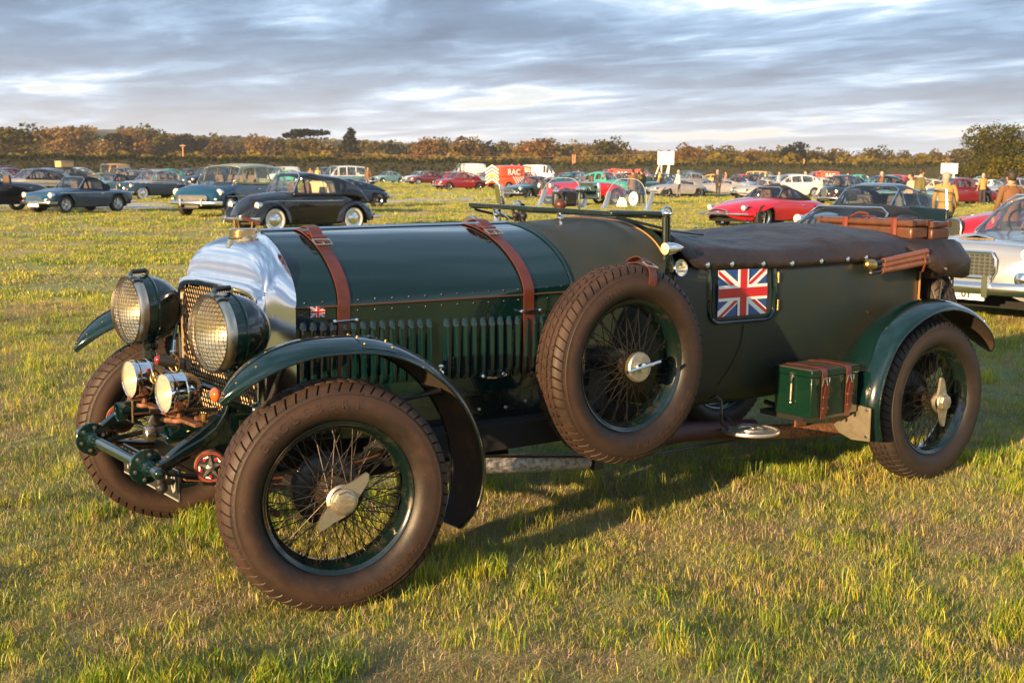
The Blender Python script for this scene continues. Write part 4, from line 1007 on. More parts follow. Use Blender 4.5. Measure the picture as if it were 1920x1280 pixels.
put('saloon50', (.015, .02, .03), 1577, 384, 62, 'small dark saloon with a white bonnet stripe behind the soft-top windscreen', L=3.4, W=1.45, wheel='cap')
put('modern', REDC, 1828, 352, 20, 'bright red modern hatchback beside the big oak', L=4.5)
put('saloon60', MARN, 1790, 384, 28, 'maroon coupe behind the person in the tan coat')
put('etype_open', (.52, .006, .020), 1440, 429, 52, 'bright red long-nosed open sports car with its black hood up')
put('roadster', (.05, .12, .14), 1612, 0, 57, 'soft-top car with a low sun glinting in its windscreen directly behind the green tourer', dist=15.6, wheel='wire', green=(.34, .45, .62, .76, 1.22, .76, .92))
dbo = put('fastback', (.006, .018, .030), 1645, 0, 62, 'dark teal coupe with its door standing open beside the talking people', dist=27, green=(.36, .46, .62, .92, 1.36, .74, .88), seatm=SEATD)
put('xk', (.46, .008, .020), 1797, 0, 46, 'red sports coupe with cream roof and tall upright grille behind the silver car', dist=23.5, nose=True, roof=P(CREAMC))
SPEC['gt'] = dict(SPEC['fastback'], L=4.7, W=1.75, R=.33, top=[(0, .80), (.05, .86), (.2, .885), (.34, .91), (.6, .91), (.85, .90), (1, .8)], wid=[(0, .90), (.05, .97), (.2, 1), (.8, 1), (1, .84)], nose=.22, nosez=.45, crown=.13,
    green=(.335, .45, .70, .86, 1.34, .70, .86), pillars=[.46, .60, .71], lampz=.725, lampy=.80, lampr=.10, lampx=.045, ind=False, grille=('wide', .86, .24, .650, -.02), bars=15, bump=.43, bh=.06, over=True, platez=.36, platem=WHITE, platey=-.1, mirror=None, wheel='wire')
gt = put('gt', SILM, 1800, 0, 61, 'silver grand tourer with a wide chrome grille at the right edge of the picture', dist=13.0, nose=True)
for sgn in (-1, 1):    # fog lamps, bonnet scoop of the silver car
    mb = MB(); mb.lathe([(.065, .05), (.072, 0), (.06, -.01), (.001, -.02)], origin=(-2.32, sgn * .66, .53), axis=(1, 0, 0), n=16); mb.build('fog_lamp', CHROME2, gt)
mb = MB(); mb.loft([[(-1.95, -.22, .865), (-1.97, 0, .905), (-1.95, .22, .865)], [(-1.2, -.24, .885), (-1.2, 0, .905), (-1.2, .24, .885)]], closed=False); mb.build('bonnet_scoop', SILM, gt)
mb = MB(); mb.box((-1.955, 0, .872), (.02, .36, .018)); mb.build('scoop_mouth', BRASS, gt)
mb = MB(); mb.prism([(-2.40, -.07, .70), (-2.40, .07, .70), (-2.40, .08, .64), (-2.40, 0, .56), (-2.40, -.08, .64)], (0, 0, 0), (-.02, 0, 0)); mb.build('shield_badge', CHROME2, gt)
mb = MB(); text_mb(mb, '01', .10, frame_m((-2.40, -.16, .36), (0, -1, 0), (0, 0, 1)), .003, .002); mb.build('plate_digits', BLACK, gt)

# open door of the dark coupe
mb = MB(); a = Vector((-.18, -.86, 0)); dv = Vector((-.35, -.94, 0)).normalized() * 1.05
mb.prism([a + Vector((0, 0, .30)), a + dv + Vector((0, 0, .34)), a + dv + Vector((0, 0, .86)), a + Vector((0, 0, .88))], (0, 0, 0), (.07, -.02, 0)); dr = mb.build('open_door', P((.006, .018, .030)), dbo, bevel=.01)
mb = MB(); mb.tube([a + Vector((.03, 0, .88)), a + dv * .28 + Vector((.03, 0, 1.22)), a + dv * .96 + Vector((.03, 0, 1.24)), a + dv + Vector((.03, 0, .86))], .016, 6); mb.build('window_frame', CHROME2, dr)
mb = MB(); mb.add([a + Vector((.03, 0, .88)), a + dv * .28 + Vector((.03, 0, 1.22)), a + dv * .96 + Vector((.03, 0, 1.24)), a + dv + Vector((.03, 0, .86))], [(0, 1, 2, 3)]); mb.build('pane', CARGLASS, dr)
# patrol van lettering, chevrons, beacons
RACW = mat('sticker_white', (.80, .78, .74), .5)
def van_marks(v, L, W, txt='RAC'):
    mb = MB()
    for sgn, d in ((-1, (1, 0, 0)), (1, (-1, 0, 0))):
        text_mb(mb, txt, .62, frame_m((L * .20, sgn * (W / 2 * 1.012), 1.40), d, (0, 0, 1)), .006, .02)
    mb.build('lettering', RACW, v)
    mb = MB()
    for sgn in (-1, 1):
        for k in range(5): 
            x = L * .02 + k * .24 - .45
            mb.prism([(x, sgn * W / 2 * 1.01, .55), (x + .11, sgn * W / 2 * 1.01, .55), (x + .51, sgn * W / 2 * 1.01, 1.08), (x + .40, sgn * W / 2 * 1.01, 1.08)], (0, 0, 0), (0, sgn * .006, 0))
    mb.build('side_stripe', RACW, v, smooth=False)
    mb = MB()
    for y in (-.45, .45): mb.cyl((.1, y, 1.93), (.1, y, 2.03), .09, .07, 10)
    mb.build('beacon', AMBER, v)
for v, L in ((pv, 4.8), (o1, 4.5), (o2, 4.5), (o3, 5.0)): van_marks(v, L, 1.85)
mb = MB()
for sgn in (-1, 1):
    for k in range(5):
        z = .48 + k * .26
        mb.prism([(2.40, 0, z + .34), (2.40, 0, z + .46), (2.40, sgn * .82, z + .12), (2.40, sgn * .82, z)], (0, 0, 0), (.012, 0, 0))
mb.build('chevron_stripes', RACW, pv, smooth=False)
mb = MB(); mb.prism([(2.41, -.45, 1.05), (2.41, .45, 1.05), (2.41, .45, 1.22), (2.41, -.45, 1.22)], (0, 0, 0), (.012, 0, 0)); mb.build('yellow_panel', mat('yellow_sticker', (.8, .5, .02), .4), pv, smooth=False)
mb = MB(); W_ = 2.0 / 2 * 1.012
mb.prism([(2.3, -W_, 2.35), (1.35, -W_, 2.35), (1.35, -W_, 1.9), (1.8, -W_, 1.45), (2.3, -W_, 1.8)], (0, 0, 0), (0, -.01, 0)); mb.prism([(2.3, W_, 2.35), (1.35, W_, 2.35), (1.35, W_, 1.9), (1.8, W_, 1.45), (2.3, W_, 1.8)], (0, 0, 0), (0, .01, 0)); mb.build('orange_shield', mat('orange_sticker', (.80, .22, .02), .4), bv2, smooth=False)

# filler rows between the named cars
rf = random.Random(12)
CN = [('cream', CREAMC), ('silver', SILM), ('dark green', DGRN), ('maroon', MARN), ('red', REDC), ('pale blue', PBLUE), ('white', WHT), ('navy', NAVY), ('black', BLK), ('grey', GREY), ('teal', TEAL), ('beige', BEIGE), ('turquoise', TURQ)]
KNs = [('saloon60', 'saloon'), ('saloon50', 'rounded saloon'), ('fastback', 'coupe'), ('roadster', 'open two-seater'), ('etype', 'long-nosed coupe'), ('xk', 'sports coupe'), ('modern', 'modern hatchback')]
def filler(x0_, x1_, dist, step, rowname):
    x = x0_
    while x < x1_:
        x += rf.uniform(.8, 1.25) * step; d = dist + rf.uniform(-4, 4); p = at_dist(x, d)
        if any((p.x - a) ** 2 + (p.y - b) ** 2 < 4.3 ** 2 for a, b in PLACED): continue
        cn, cc = rf.choice(CN); k, kn = rf.choices(KNs, [5, 4, 3, 2, 1.5, 1.5, 1.5])[0]
        ov = dict(detail=0)
        if k in ('saloon60', 'saloon50'): ov['wheel'] = 'cap'
        tl = rf.choice([30, 34, 38, 150, 146, 60])
        put(k, cc, x, 0, tl + rf.uniform(-6, 6), uniq('%s %s in the %s row %s' % (cn, kn, rowname, mark(x))), dist=d, **ov)
filler(1040, 1960, 84, 46, 'third'); filler(1040, 1980, 103, 34, 'fourth'); filler(1030, 1980, 124, 29, 'fifth'); filler(1030, 1980, 150, 24, 'sixth'); filler(1030, 1980, 184, 20, 'hindmost')
filler(1440, 1760, 66, 85, 'second')
filler(560, 1040, 165, 45, 'far'); filler(-40, 560, 155, 45, 'far'); filler(-60, 340, 118, 50, 'rear'); filler(-60, 330, 90, 70, 'middle')

# ================================================================== PEOPLE
SKIN = mat('skin', (.48, .26, .17), .6); SHOE = mat('dark_shoes', (.03, .02, .015), .5)
def person(pos, h, face, label, coat, trous, hair, coatlen=.48, hat=None, arms=((.10, -.05), (.10, .05)), lean=0.0, collar=None, raise_r=0, waist=False):
    """face: plan direction in degrees that the person looks to; unit figure is 1 high, looks to +x"""
    bm = bmesh.new()
    J = dict(pel=(0, 0, .50), waist=(.004, 0, .585), chest=(.006 + lean * .5, 0, .70), sh=(lean, 0, .795), neck=(lean + .004, 0, .835), head=(lean + .016, 0, .885), top=(lean + .012, 0, .965))
    R = dict(pel=.072, waist=.064, chest=.078, sh=.050, neck=.031, head=.047, top=.040)
    E_ = [('pel', 'waist'), ('waist', 'chest'), ('chest', 'sh'), ('sh', 'neck'), ('neck', 'head'), ('head', 'top')]
    for s, nm in ((-1, 'r'), (1, 'l')):
        J['hip' + nm] = (0, s * .052, .475); R['hip' + nm] = .058
        J['kn' + nm] = (.010 + .012 * s, s * .058, .27); R['kn' + nm] = .036
        J['an' + nm] = (-.008 + .02 * s, s * .060, .045); R['an' + nm] = .024
        J['toe' + nm] = (.075 + .02 * s, s * .068, .018); R['toe' + nm] = .020
        ax, ay = arms[0 if s < 0 else 1]
        J['shl' + nm] = (lean, s * .105, .785); R['shl' + nm] = .040
        if s < 0 and raise_r:
            J['el' + nm] = (lean + .08, s * .15, .66); J['wr' + nm] = (lean + .19, s * .10, .74)
        else:
            J['el' + nm] = (lean * .5 + ax * .2 - .01, s * .140, .635); J['wr' + nm] = (lean * .5 + ax, s * .140 - ay * .3, .50)
        R['el' + nm] = .028; R['wr' + nm] = .019
        E_ += [('pel', 'hip' + nm), ('hip' + nm, 'kn' + nm), ('kn' + nm, 'an' + nm), ('an' + nm, 'toe' + nm), ('sh', 'shl' + nm), ('shl' + nm, 'el' + nm), ('el' + nm, 'wr' + nm)]
    names = list(J); vs = [J[n] for n in names]; ed = [(names.index(a), names.index(b)) for a, b in E_]
    me = bpy.data.meshes.new('person'); me.from_pydata(vs, ed, []); ob = bpy.data.objects.new('tmp_person', me); COL.objects.link(ob)
    sk = ob.modifiers.new('s', 'SKIN'); sk.use_smooth_shade = True
    lay = me.skin_vertices[0].data
    for i, n in enumerate(names): lay[i].radius = (R[n], R[n] * (1.25 if n in ('pel', 'chest', 'waist') else 1)); lay[i].use_root = n == 'pel'
    sb = ob.modifiers.new('b', 'SUBSURF'); sb.levels = 2; sb.render_levels = 2
    bpy.context.view_layer.update(); ev = ob.evaluated_get(bpy.context.evaluated_depsgraph_get()); src = ev.to_mesh()
    mb = MB(); mb.add([v.co.copy() for v in src.vertices], [tuple(p.vertices) for p in src.polygons]); ev.to_mesh_clear(); bpy.data.objects.remove(ob)
    for i, f in enumerate(mb.f):
        c = sum((Vector(mb.v[k]) for k in f), Vector()) / len(f)
        if c.z > .825 and abs(c.y) < .09: mb.mi[i] = 0
        elif c.z < .05: mb.mi[i] = 3
        elif abs(c.y) > .11 and c.z < .515: mb.mi[i] = 0
        elif c.z < .50: mb.mi[i] = 2
        else: mb.mi[i] = 1
    mb.cur = 0
    for s, nm in ((-1, 'r'), (1, 'l')):        # hands
        w_ = Vector(J['wr' + nm]); e_ = Vector(J['el' + nm]); d = (w_ - e_).normalized(); sd = Vector((d.z, 0, -d.x)).normalized()
        mb.tube([w_, w_ + d * .022, w_ + d * .048], lambda u: .017 - .003 * u, 8)
        for k, ln in enumerate((.036, .042, .044, .034)):
            o = w_ + d * .044 + sd * (.0085 * (k - 1.5)); mb.tube([o, o + d * ln * .55, o + d * ln * .95 + Vector((0, -s * .010, 0))], .0048, 5)
        o = w_ + d * .018 + sd * .014; mb.tube([o, o + sd * .014 + d * .012, o + sd * .018 + d * .032], .0055, 5)
    hd = Vector(J['head'])
    mb.sphere(hd + Vector((.004, 0, .022)), .052, 14, 10, (1.02, .84, 1.22)); mb.tube([hd + Vector((.050, 0, .028)), hd + Vector((.066, 0, .006)), hd + Vector((.052, 0, .002))], .008, 6)
    for s in (-1, 1): mb.sphere(hd + Vector((.0, s * .045, .018)), .012, 6, 5, (.8, .5, 1.3))
    mb.cur = 3; 
    for s in (-1, 1): mb.sphere(hd + Vector((.050, s * .018, .028)), .0055, 6, 5)
    mb.box(hd + Vector((.052, 0, -.016)), (.006, .024, .004))
    o = mb.build('person', [SKIN, coat, trous, SHOE], angle=60); o.location = pos; o.scale = (h, h, h); o.rotation_euler = (0, 0, rad(face)); tag(o, label, 'person')
    zb = coatlen; mb = MB()
    prof = [(zb, .100, .082), (zb + (.60 - zb) * .5, .098, .080), (.60, .088, .072), (.70, .100, .078), (.76, .105, .070), (.80, .085, .05), (.825, .045, .040)]
    rg = []
    for z, ry, rx in prof:
        lx = lean * max(0, (z - .5) / .3)
        rg.append([(lx + rx * math.cos(a), ry * math.sin(a), z + .004 * math.sin(a * 5)) for a in [2 * PI * k / 20 for k in range(20)]])
    mb.loft(rg, True); ct = mb.build('coat', coat, o, angle=60)
    if waist: mb = MB(); mb.lathe([(.0, 0)], n=3); mb = MB(); mb.tube([(rg[2][k][0] * 1.03, rg[2][k][1] * 1.03, .60) for k in range(20)], .004, 5, closed=True); mb.build('seam', SHOE, ct)
    mb = MB(); c_ = hd + Vector((0, 0, .026))
    mb.sphere(c_ + Vector((-.006, 0, .012)), .057, 14, 10, (1.0, .88, 1.16)); mb2 = MB()
    keep = [f for f in mb.f if not (sum(mb.v[k][0] for k in f) / len(f) > c_.x + .018 and sum(mb.v[k][2] for k in f) / len(f) < c_.z + .034) and sum(mb.v[k][2] for k in f) / len(f) > c_.z - .035]
    mb.f = keep; mb.mi = [0] * len(keep); mb.build('hair', hair, o, angle=60)
    if hat:
        mb = MB(); mb.lathe([(.058, -.004), (.060, .004), (.054, .016), (.036, .026), (.001, .029)], origin=c_ + Vector((0, 0, .034)), n=18)
        mb.sphere(c_ + Vector((.050, 0, .032)), .034, 12, 6, (1, 1.2, .2)); mb.build('cap', hat, o, angle=60)
    if collar: mb = MB(); mb.lathe([(.048, 0), (.040, .028)], origin=(lean, 0, .815), n=14); mb.build('collar', collar, o)
    return o
TAN = mat('tan_coat', (.34, .21, .07), .8, bump=(40, .3, .01)); OLIVEJ = mat('olive_jacket', (.10, .085, .03), .8); BROWNJ = mat('brown_jumper', (.15, .07, .030), .85); COATD = mat('brown_long_coat', (.15, .085, .035), .8)
TRG = mat('grey_trousers', (.16, .155, .15), .8); TRD = mat('dark_trousers', (.03, .03, .035), .8); HAIRD = mat('dark_hair', (.03, .018, .010), .7); HAIRG = mat('grey_hair', (.30, .27, .24), .7); SHIRT = mat('white_shirt', (.75, .73, .68), .7)
YJ = mat('yellow_jacket', (.70, .45, .08), .7); OJ = mat('orange_jacket', (.60, .18, .05), .7); BJ = mat('black_jacket', (.02, .02, .025), .7)
def fa(x, d): return colang(x) + d      # 0 looks away from the camera, 180 looks at it, 90 looks left
person(ground(1186, 384), 1.70, fa(1186, 20), 'man in a long brown coat and grey trousers standing beyond the aero screens', COATD, TRG, HAIRD, coatlen=.40)
person(at_dist(1722, 40), 1.74, fa(1722, -60), 'dark-haired man in an olive jacket and white collar standing by the open car door', OLIVEJ, TRD, HAIRD, lean=.05, collar=SHIRT)
person(at_dist(1776, 27.5), 1.60, fa(1776, 10), 'person in a tan belted coat and grey cap with back to the camera', TAN, TRD, HAIRG, coatlen=.42, hat=mat('grey_tweed_cap', (.28, .23, .18), .9), waist=True)
person(at_dist(1899, 23.0), 1.62, fa(1899, 30), 'person in a brown jumper and black cap at the right edge', BROWNJ, TRD, HAIRD, hat=mat('black_cap', (.02, .02, .02), .6), coatlen=.46)
person(at_dist(582, 128), 1.72, fa(582, 170), 'person in an orange jacket left of the one in yellow', OJ, TRD, HAIRD)
person(at_dist(596, 124), 1.75, fa(596, 10), 'person in a yellow jacket behind the rounded black saloon', YJ, TRD, HAIRG)
person(at_dist(628, 126), 1.68, fa(628, 90), 'person in a red-brown jacket right of the dark blue off-roader', BROWNJ, TRD, HAIRD)
person(at_dist(690, 104), 1.74, fa(690, 170), 'person in a dark jacket standing left of the pale blue saloon', COATD, TRG, HAIRG)
person(ground(1346, 372), 1.74, fa(1346, 150), 'man in black leaning by the grey long-nosed coupe', BJ, TRD, HAIRG, lean=.06)
person(at_dist(1273, 80), 1.72, fa(1273, 60), 'person in a white shirt beside the dark green sports car', SHIRT, TRG, HAIRG)
person(at_dist(1710, 44), 1.60, fa(1710, 120), 'person in a pale top listening to the dark-haired man', mat('peach_top', (.65, .40, .25), .8), TRD, HAIRD)
person(at_dist(1204, 61), 1.72, fa(1204, 40), 'second figure half hidden behind the man in the long coat', OLIVEJ, TRD, HAIRD)
person(at_dist(1362, 120), 1.72, fa(1362, 90), 'person in an orange top walking in the far rows', OJ, TRD, HAIRD)

for i, (x_, d_, f_, cm, lb) in enumerate(((1462, 96, 60, SHIRT, 'person in a white shirt walking behind the yellow people carrier'), (1590, 108, 200, OJ, 'person in orange standing right of the long orange van'), (1655, 74, 100, BROWNJ, 'person in a brown jumper left of the talking people'),
        (1085, 130, 150, SHIRT, 'person in white beyond the small red open car'), (1845, 70, 30, TAN, 'person in a tan coat beyond the red sports coupe'), (1238, 100, 80, YJ, 'person in yellow below the raised white board'), (1510, 90, 240, BJ, 'person in black in front of the long orange van'), (935, 120, 20, OJ, 'person in orange beside the chevron van'))):
    person(at_dist(x_, d_), 1.66 + .03 * (i % 4), fa(x_, f_), lb, cm, TRD, HAIRD if i % 2 else HAIRG)
# ================================================================== THE GREEN VINTAGE TOURER
CAR = empty('vintage_tourer'); tag(CAR, 'dark green vintage open tourer with wire wheels and brown leather bonnet straps in the foreground', 'car')
def part(mb, name, m, parent=None, kind=None, label=None, **k):
    o = mb.build(name, m, parent or CAR, **k)
    if kind: o['kind'] = kind
    if label: o['label'] = label
    return o
# ------------------------------------------------------------------ wheels
TR, TW, RR = .4005, .0875, .2593
def tyre_mesh(m, tread=True):
    NP = 62; fr = [0, .03, .15, .19, .45, .73] if tread else [0, .33, .66]
    inner = [(.256, .046), (.262, .054), (.269, .066), (.280, .0785), (.294, .0868), (.308, .0908), (.320, .0920), (.332, .0912), (.344, .0888), (.354, .0852), (.3585, .0852), (.3597, .0815), (.367, .0772)]
    sh = [(.374, .0765), (.381, .0715), (.388, .0650), (.3930, .0580), (.3960, .0510)]
    crown = [.0475, .0455, .0405, .0385, .026, .0215, .0195, .0145, .0125, .004]
    rows = []                                 # (r, y, zone)
    for r_, y in inner: rows.append((r_, -y, 's'))
    for r_, y in sh: rows.append((r_, -y, 'l'))
    cz = {.0475: 'e', .0455: 'g', .0405: 'g', .0385: 'r', .026: 'r', .0215: 'r', .0195: 'g', .0145: 'g', .0125: 'r', .004: 'r'}
    for y in crown: rows.append((.3965 + .004 * (1 - (y / .05) ** 2), -y, cz[y]))
    rows += [(a, -b, c) for a, b, c in rows[::-1]]
    pitch = 2 * PI / NP; vs = []; n = len(rows)
    for p in range(NP):
        for f in fr:
            for r_, y, z in rows:
                ay = abs(y); th = (p + f) * pitch; zig = 0
                if z in 'lse' and ay > .045 and r_ > .36: th += pitch * (.55 * ((ay - .045) / .035) ** 1.5)
                if z in 'gr': th += (pitch * .35 if y < 0 else pitch * -.15); zig = .0022 * (1 if f < .3 else -1)
                rr = r_
                if tread:
                    if z == 'g': rr -= .0085
                    if z == 'l' and f in (.03, .15): rr -= .0120
                    if z == 'e' and f in (.03, .15): rr -= .0085
                    if z == 'r' and f in (.03, .15) and ay < .039: rr -= .0045
                vs.append((rr * math.cos(th), y + (zig if tread else 0), rr * math.sin(th)))
    M = NP * len(fr); fs = []
    for i in range(M):
        for j in range(n - 1): fs.append((i * n + j, ((i + 1) % M) * n + j, ((i + 1) % M) * n + j + 1, i * n + j + 1))
    mb = MB(); mb.add(vs, fs); return mb.mesh('tyre', m, angle=26)
TY = tyre_mesh(TYRE); TY_REAR = tyre_mesh(TYRE_REAR)
def rim_mesh():
    mb = MB()
    pr = [(.2500, .0560), (.2570, .0600), (.2600, .0640), (.2650, .0655), (.2680, .0615), (.2640, .0560), (.2560, .050), (.2450, .036), (.2400, .020), (.2400, -.020), (.2450, -.036), (.2560, -.050), (.2640, -.0560), (.2680, -.0615), (.2650, -.0655), (.2600, -.0640), (.2540, -.0600), (.2480, -.052), (.2370, -.036), (.2310, -.018), (.2310, .018), (.2370, .036), (.2470, .05)]
    mb.lathe([(r_, y) for r_, y in pr], axis=(0, -1, 0), n=96, closed=True); return mb.mesh('rim', GREEN2, angle=50)
RIM = rim_mesh()
SPOKEM = mat('dull_spoke_steel', (.060, .050, .040), .34, .85, vary=(60, (.03, .027, .02), .4, .7))
def spoke_mesh(hr, hy, ry, off):
    mb = MB(); a = Vector((hr * math.cos(off), hy, hr * math.sin(off))); b = Vector((.236, ry, 0)); d = (b - a).normalized()
    mb.cyl(a, b - d * .018, .0021, .0018, 6, False); mb.cyl(b - d * .018, b, .0034, .0030, 6); return mb.mesh('spoke', SPOKEM)
SPK = [spoke_mesh(.036, -.070, -.016, 1.15), spoke_mesh(.036, -.070, -.022, -1.15), spoke_mesh(.058, .030, .010, .95), spoke_mesh(.058, .030, .018, -.95)]
HUBM = mat('oily_hub', (.10, .075, .045), .35, .7, vary=(30, (.03, .025, .02), .4, .7))
def hub_mesh():
    mb = MB(); mb.lathe([(.030, .088), (.041, .084), (.044, .074), (.041, .066), (.036, .060), (.036, -.01), (.060, -.018), (.063, -.036), (.058, -.045), (.03, -.05)], axis=(0, -1, 0), n=28); return mb.mesh('hub', HUBM)
HUB = hub_mesh()
def nut_two_ear():
    mb = MB(); mb.lathe([(.050, .080), (.055, .086), (.055, .094), (.047, .100)], axis=(0, -1, 0), n=28)
    pl = []
    for s in (0, PI):
        for (x, z) in ((.046, -.022), (.075, -.012), (.108, .002), (.122, .018), (.120, .028), (.105, .031), (.070, .034), (.030, .043)):
            pl.append((x * math.cos(s) - z * math.sin(s), -.100, x * math.sin(s) + z * math.cos(s)))
    mb.prism(pl, (0, 0, 0), (0, -.012, 0))
    mb.lathe([(.0385, .100), (.0385, .128), (.036, .133), (.030, .1345), (.001, .1345)], axis=(0, -1, 0), n=8)
    mb.lathe([(.047, .112), (.044, .117), (.036, .119)], axis=(0, -1, 0), n=24)
    return mb.mesh('wing_nut', ALLOY, angle=30)
NUT = nut_two_ear()
def arc_text(s, r_, a0, a1, size, y, par, m, mir=False, depth=.0011):
    for i, ch in enumerate(s):
        if ch == ' ': continue
        a = a0 + (a1 - a0) * i / max(1, len(s) - 1); up = Vector((math.cos(a), 0, math.sin(a))); right = Vector((math.sin(a), 0, -math.cos(a)))
        mb = MB(); text_mb(mb, ch, size, frame_m(Vector((math.cos(a) * r_, y, math.sin(a) * r_)), right, up + Vector((0, .10, 0))), depth, .0004)
        if mir: mb.v = [(v[0], -v[1], v[2]) for v in mb.v]; 
        mb.build('sidewall_letter', m, par, angle=20)
def hero_wheel(c, steer, kind, letters, mirror=False, name='wheel', spk=True, roll=0.0, nut=None, nroll=0.0):
    w_ = empty(name, c, 0, CAR); w_.rotation_euler = (0, 0, steer + (PI if mirror else 0)); tyo = inst(TY if kind != 'rear' else TY_REAR, 'tyre', w_, rot=(0, roll, 0)); inst(RIM, 'rim', w_); inst(HUB, 'hub', w_)
    if spk:
        for k in range(20):
            for q, (dd, nn) in enumerate(((0, 1), (.06, 1), (0.16, 1), (.22, 1))):
                inst(SPK[q], 'spoke', w_, rot=(0, -(k * 2 * PI / 20 + dd), 0))
    else:
        mb = MB()
        for k in range(20):
            for q, dd in enumerate((0, .06, .16, .22)):
                R_ = Matrix.Rotation(-(k * 2 * PI / 20 + dd), 4, 'Y'); me = SPK[q]
                mb.add([R_ @ v.co for v in me.vertices], [tuple(p.vertices) for p in me.polygons])
        part(mb, 'spokes', SPOKEM, w_, 'stuff')
    if nut is None:
        inst(NUT, 'wing_nut', w_, rot=(0, nroll, 0))
    for (s, r_, a0, a1, sz, fl) in letters:
        arc_text(s, r_, rad(a0), rad(a1), sz, -.0918, w_, mat('raised_rubber', (.040, .022, .015), .5))
    return w_
TRK = .7157
LT1 = [('ENGLEBERT', .326, 143, 80, .042, False), ('COMPETITION', .326, -34, -76, .026, False), ('707', .326, -84, -93, .030, False)]
W1 = hero_wheel((0, -TRK, TR), -.216, 'front', LT1, nroll=-rad(36))
W2 = hero_wheel((0, TRK, TR), -.216, 'front', [], mirror=True, spk=False, nroll=.6)
arc_text('7.10/18', .326, rad(142), rad(168), .032, -.0918, W2, mat('raised_rubber', (.040, .022, .015), .5), mir=True)
W3 = hero_wheel((3.30, -TRK, TR), 0, 'rear', [], roll=.3, nroll=PI / 2 + .05)
W4 = hero_wheel((3.30, TRK, TR), 0, 'rear', [], mirror=True, spk=False)
SPC = Vector((1.318, -.695, .738))
W5 = hero_wheel(SPC, 0.0, 'spare', [('ENGLEBERT', .322, -25, -88, .040, False), ('710/18', .326, 128, 108, .028, False)], name='spare_wheel', nut=1, roll=1.1)
mb = MB(); mb.lathe([(.056, .080), (.060, .092), (.060, .104), (.055, .110), (.030, .112), (.001, .112)], axis=(0, -1, 0), n=32); mb.build('spare_cap', ALLOY, W5)
mb = MB(); mb.cyl((-.085, -.128, -.010), (.088, -.128, .018), .0065, n=10); mb.lathe([(.024, .110), (.018, .128), (.001, .130)], axis=(0, -1, 0), n=14); mb.build('spare_handle', CHROME, W5)
# lettering on the front hub nut
mb = MB(); M = frame_m((0, -.1350, -.004), (-1, 0, 0), (0, 0, -1)); text_mb(mb, 'BENTLEY', .014, M, .0008, .0003); text_mb(mb, 'LONDON', .009, frame_m((0, -.1350, .012), (-1, 0, 0), (0, 0, -1)), .0008, .0002)
mb.build('hub_lettering', mat('stamped_letters', (.30, .24, .15), .5, .5), W1)
# brake drums, axle
for wc, m_ in ((W1, HUBM), (W2, HUBM), (W3, BLACK), (W4, BLACK)):
    mb = MB(); mb.lathe([(.06, -.050), (.115, -.056), (.128, -.066), (.128, -.105), (.12, -.11), (.05, -.11)], axis=(0, -1, 0), n=40); mb.build('brake_drum', BLACK, wc)
mb = MB(); mb.cyl((0, -.62, TR - .02), (0, .62, TR - .02), .026, n=10); part(mb, 'front_axle', BLACK)
mb = MB(); mb.cyl((3.3, -.6, TR), (3.3, .6, TR), .05, n=12); mb.sphere((3.3, 0, TR), .15); part(mb, 'rear_axle', BLACK)

# ------------------------------------------------------------------ bonnet and scuttle surface
BT = dict(w=[(0.04, .362), (.45, .400), (.90, .432), (1.25, .452), (1.5, .492), (1.76, .527)], zh=[(0.04, 1.005), (1.25, 1.015), (1.76, 1.03)],
          zt=[(0.04, 1.262), (.6, 1.268), (1.25, 1.274), (1.5, 1.284), (1.76, 1.292)], n=[(0.04, 1.55), (.6, 1.65), (1.25, 1.78), (1.5, 2.15), (1.76, 2.6)])
def bs(k, x): return smooth_tab(BT[k], x)
def btop(x, u, off=0.0):
    """u -1..1 across; returns point on the bonnet/scuttle top"""
    w_, zh, zt, n = bs('w', x), bs('zh', x), bs('zt', x), bs('n', x); a = u * PI / 2; s = math.sin(a); y = w_ * (abs(s) ** (1.0)) * (1 if s > 0 else -1)
    z = zh + (zt - zh) * max(0.0, 1 - (abs(y) / w_) ** n) ** (1 / n)
    lean = .035 * max(0, 1 - (x - .04) / .5) * ((z - zh) / (zt - zh)) ** .7
    p = Vector((x + lean, y, z))
    if off:
        nv = Vector((0, abs(s) ** .9 * (1 if s > 0 else -1), math.cos(a) ** .9)); nv.normalize(); p += nv * off
    return p
US = [-1 + 2 * i / 48 for i in range(49)]
def top_panel(x0_, x1_, us, name, m, nx=14):
    xs = lin(x0_, x1_, nx); mb = MB()
    for off in (0, -.003): mb.loft([[btop(x, u, off) for u in us] for x in xs], closed=False)
    return part(mb, name, m)
top_panel(.043, 1.245, [u for u in US if u < -.005] + [-.012], 'bonnet_top_panel', GREEN)
top_panel(.043, 1.245, [.012] + [u for u in US if u > .005], 'bonnet_top_panel', GREEN)
# scuttle: fabric with green beading at its front edge
top_panel(1.262, 1.76, US, 'scuttle', FABRIC)
for x in (1.253,): 
    mb = MB(); mb.tube([btop(x, u, .002) for u in US] , .007, 8); part(mb, 'scuttle_bead', GREEN)
mb = MB(); mb.tube([btop(1.757, u, .001) for u in US], .007, 8); part(mb, 'cowl_edge', GREEN)
mb = MB(); mb.tube([btop(1.72, u, .002) for u in US[6:-6]], .004, 6); part(mb, 'cowl_beading', mat('gold_beading', (.45, .26, .10), .4, .5))
# hinges
mb = MB(); mb.tube([btop(x, 0, .004) for x in lin(.045, 1.245, 20)], .0075, 8); part(mb, 'centre_hinge', CHROME)
for s in (-1, 1):
    mb = MB(); mb.tube([(x, s * (bs('w', x) + .001), bs('zh', x) - .002) for x in lin(.045, 1.245, 16)], .0042, 6); part(mb, 'side_hinge', mat('hinge_copper', (.20, .10, .06), .4, .8))
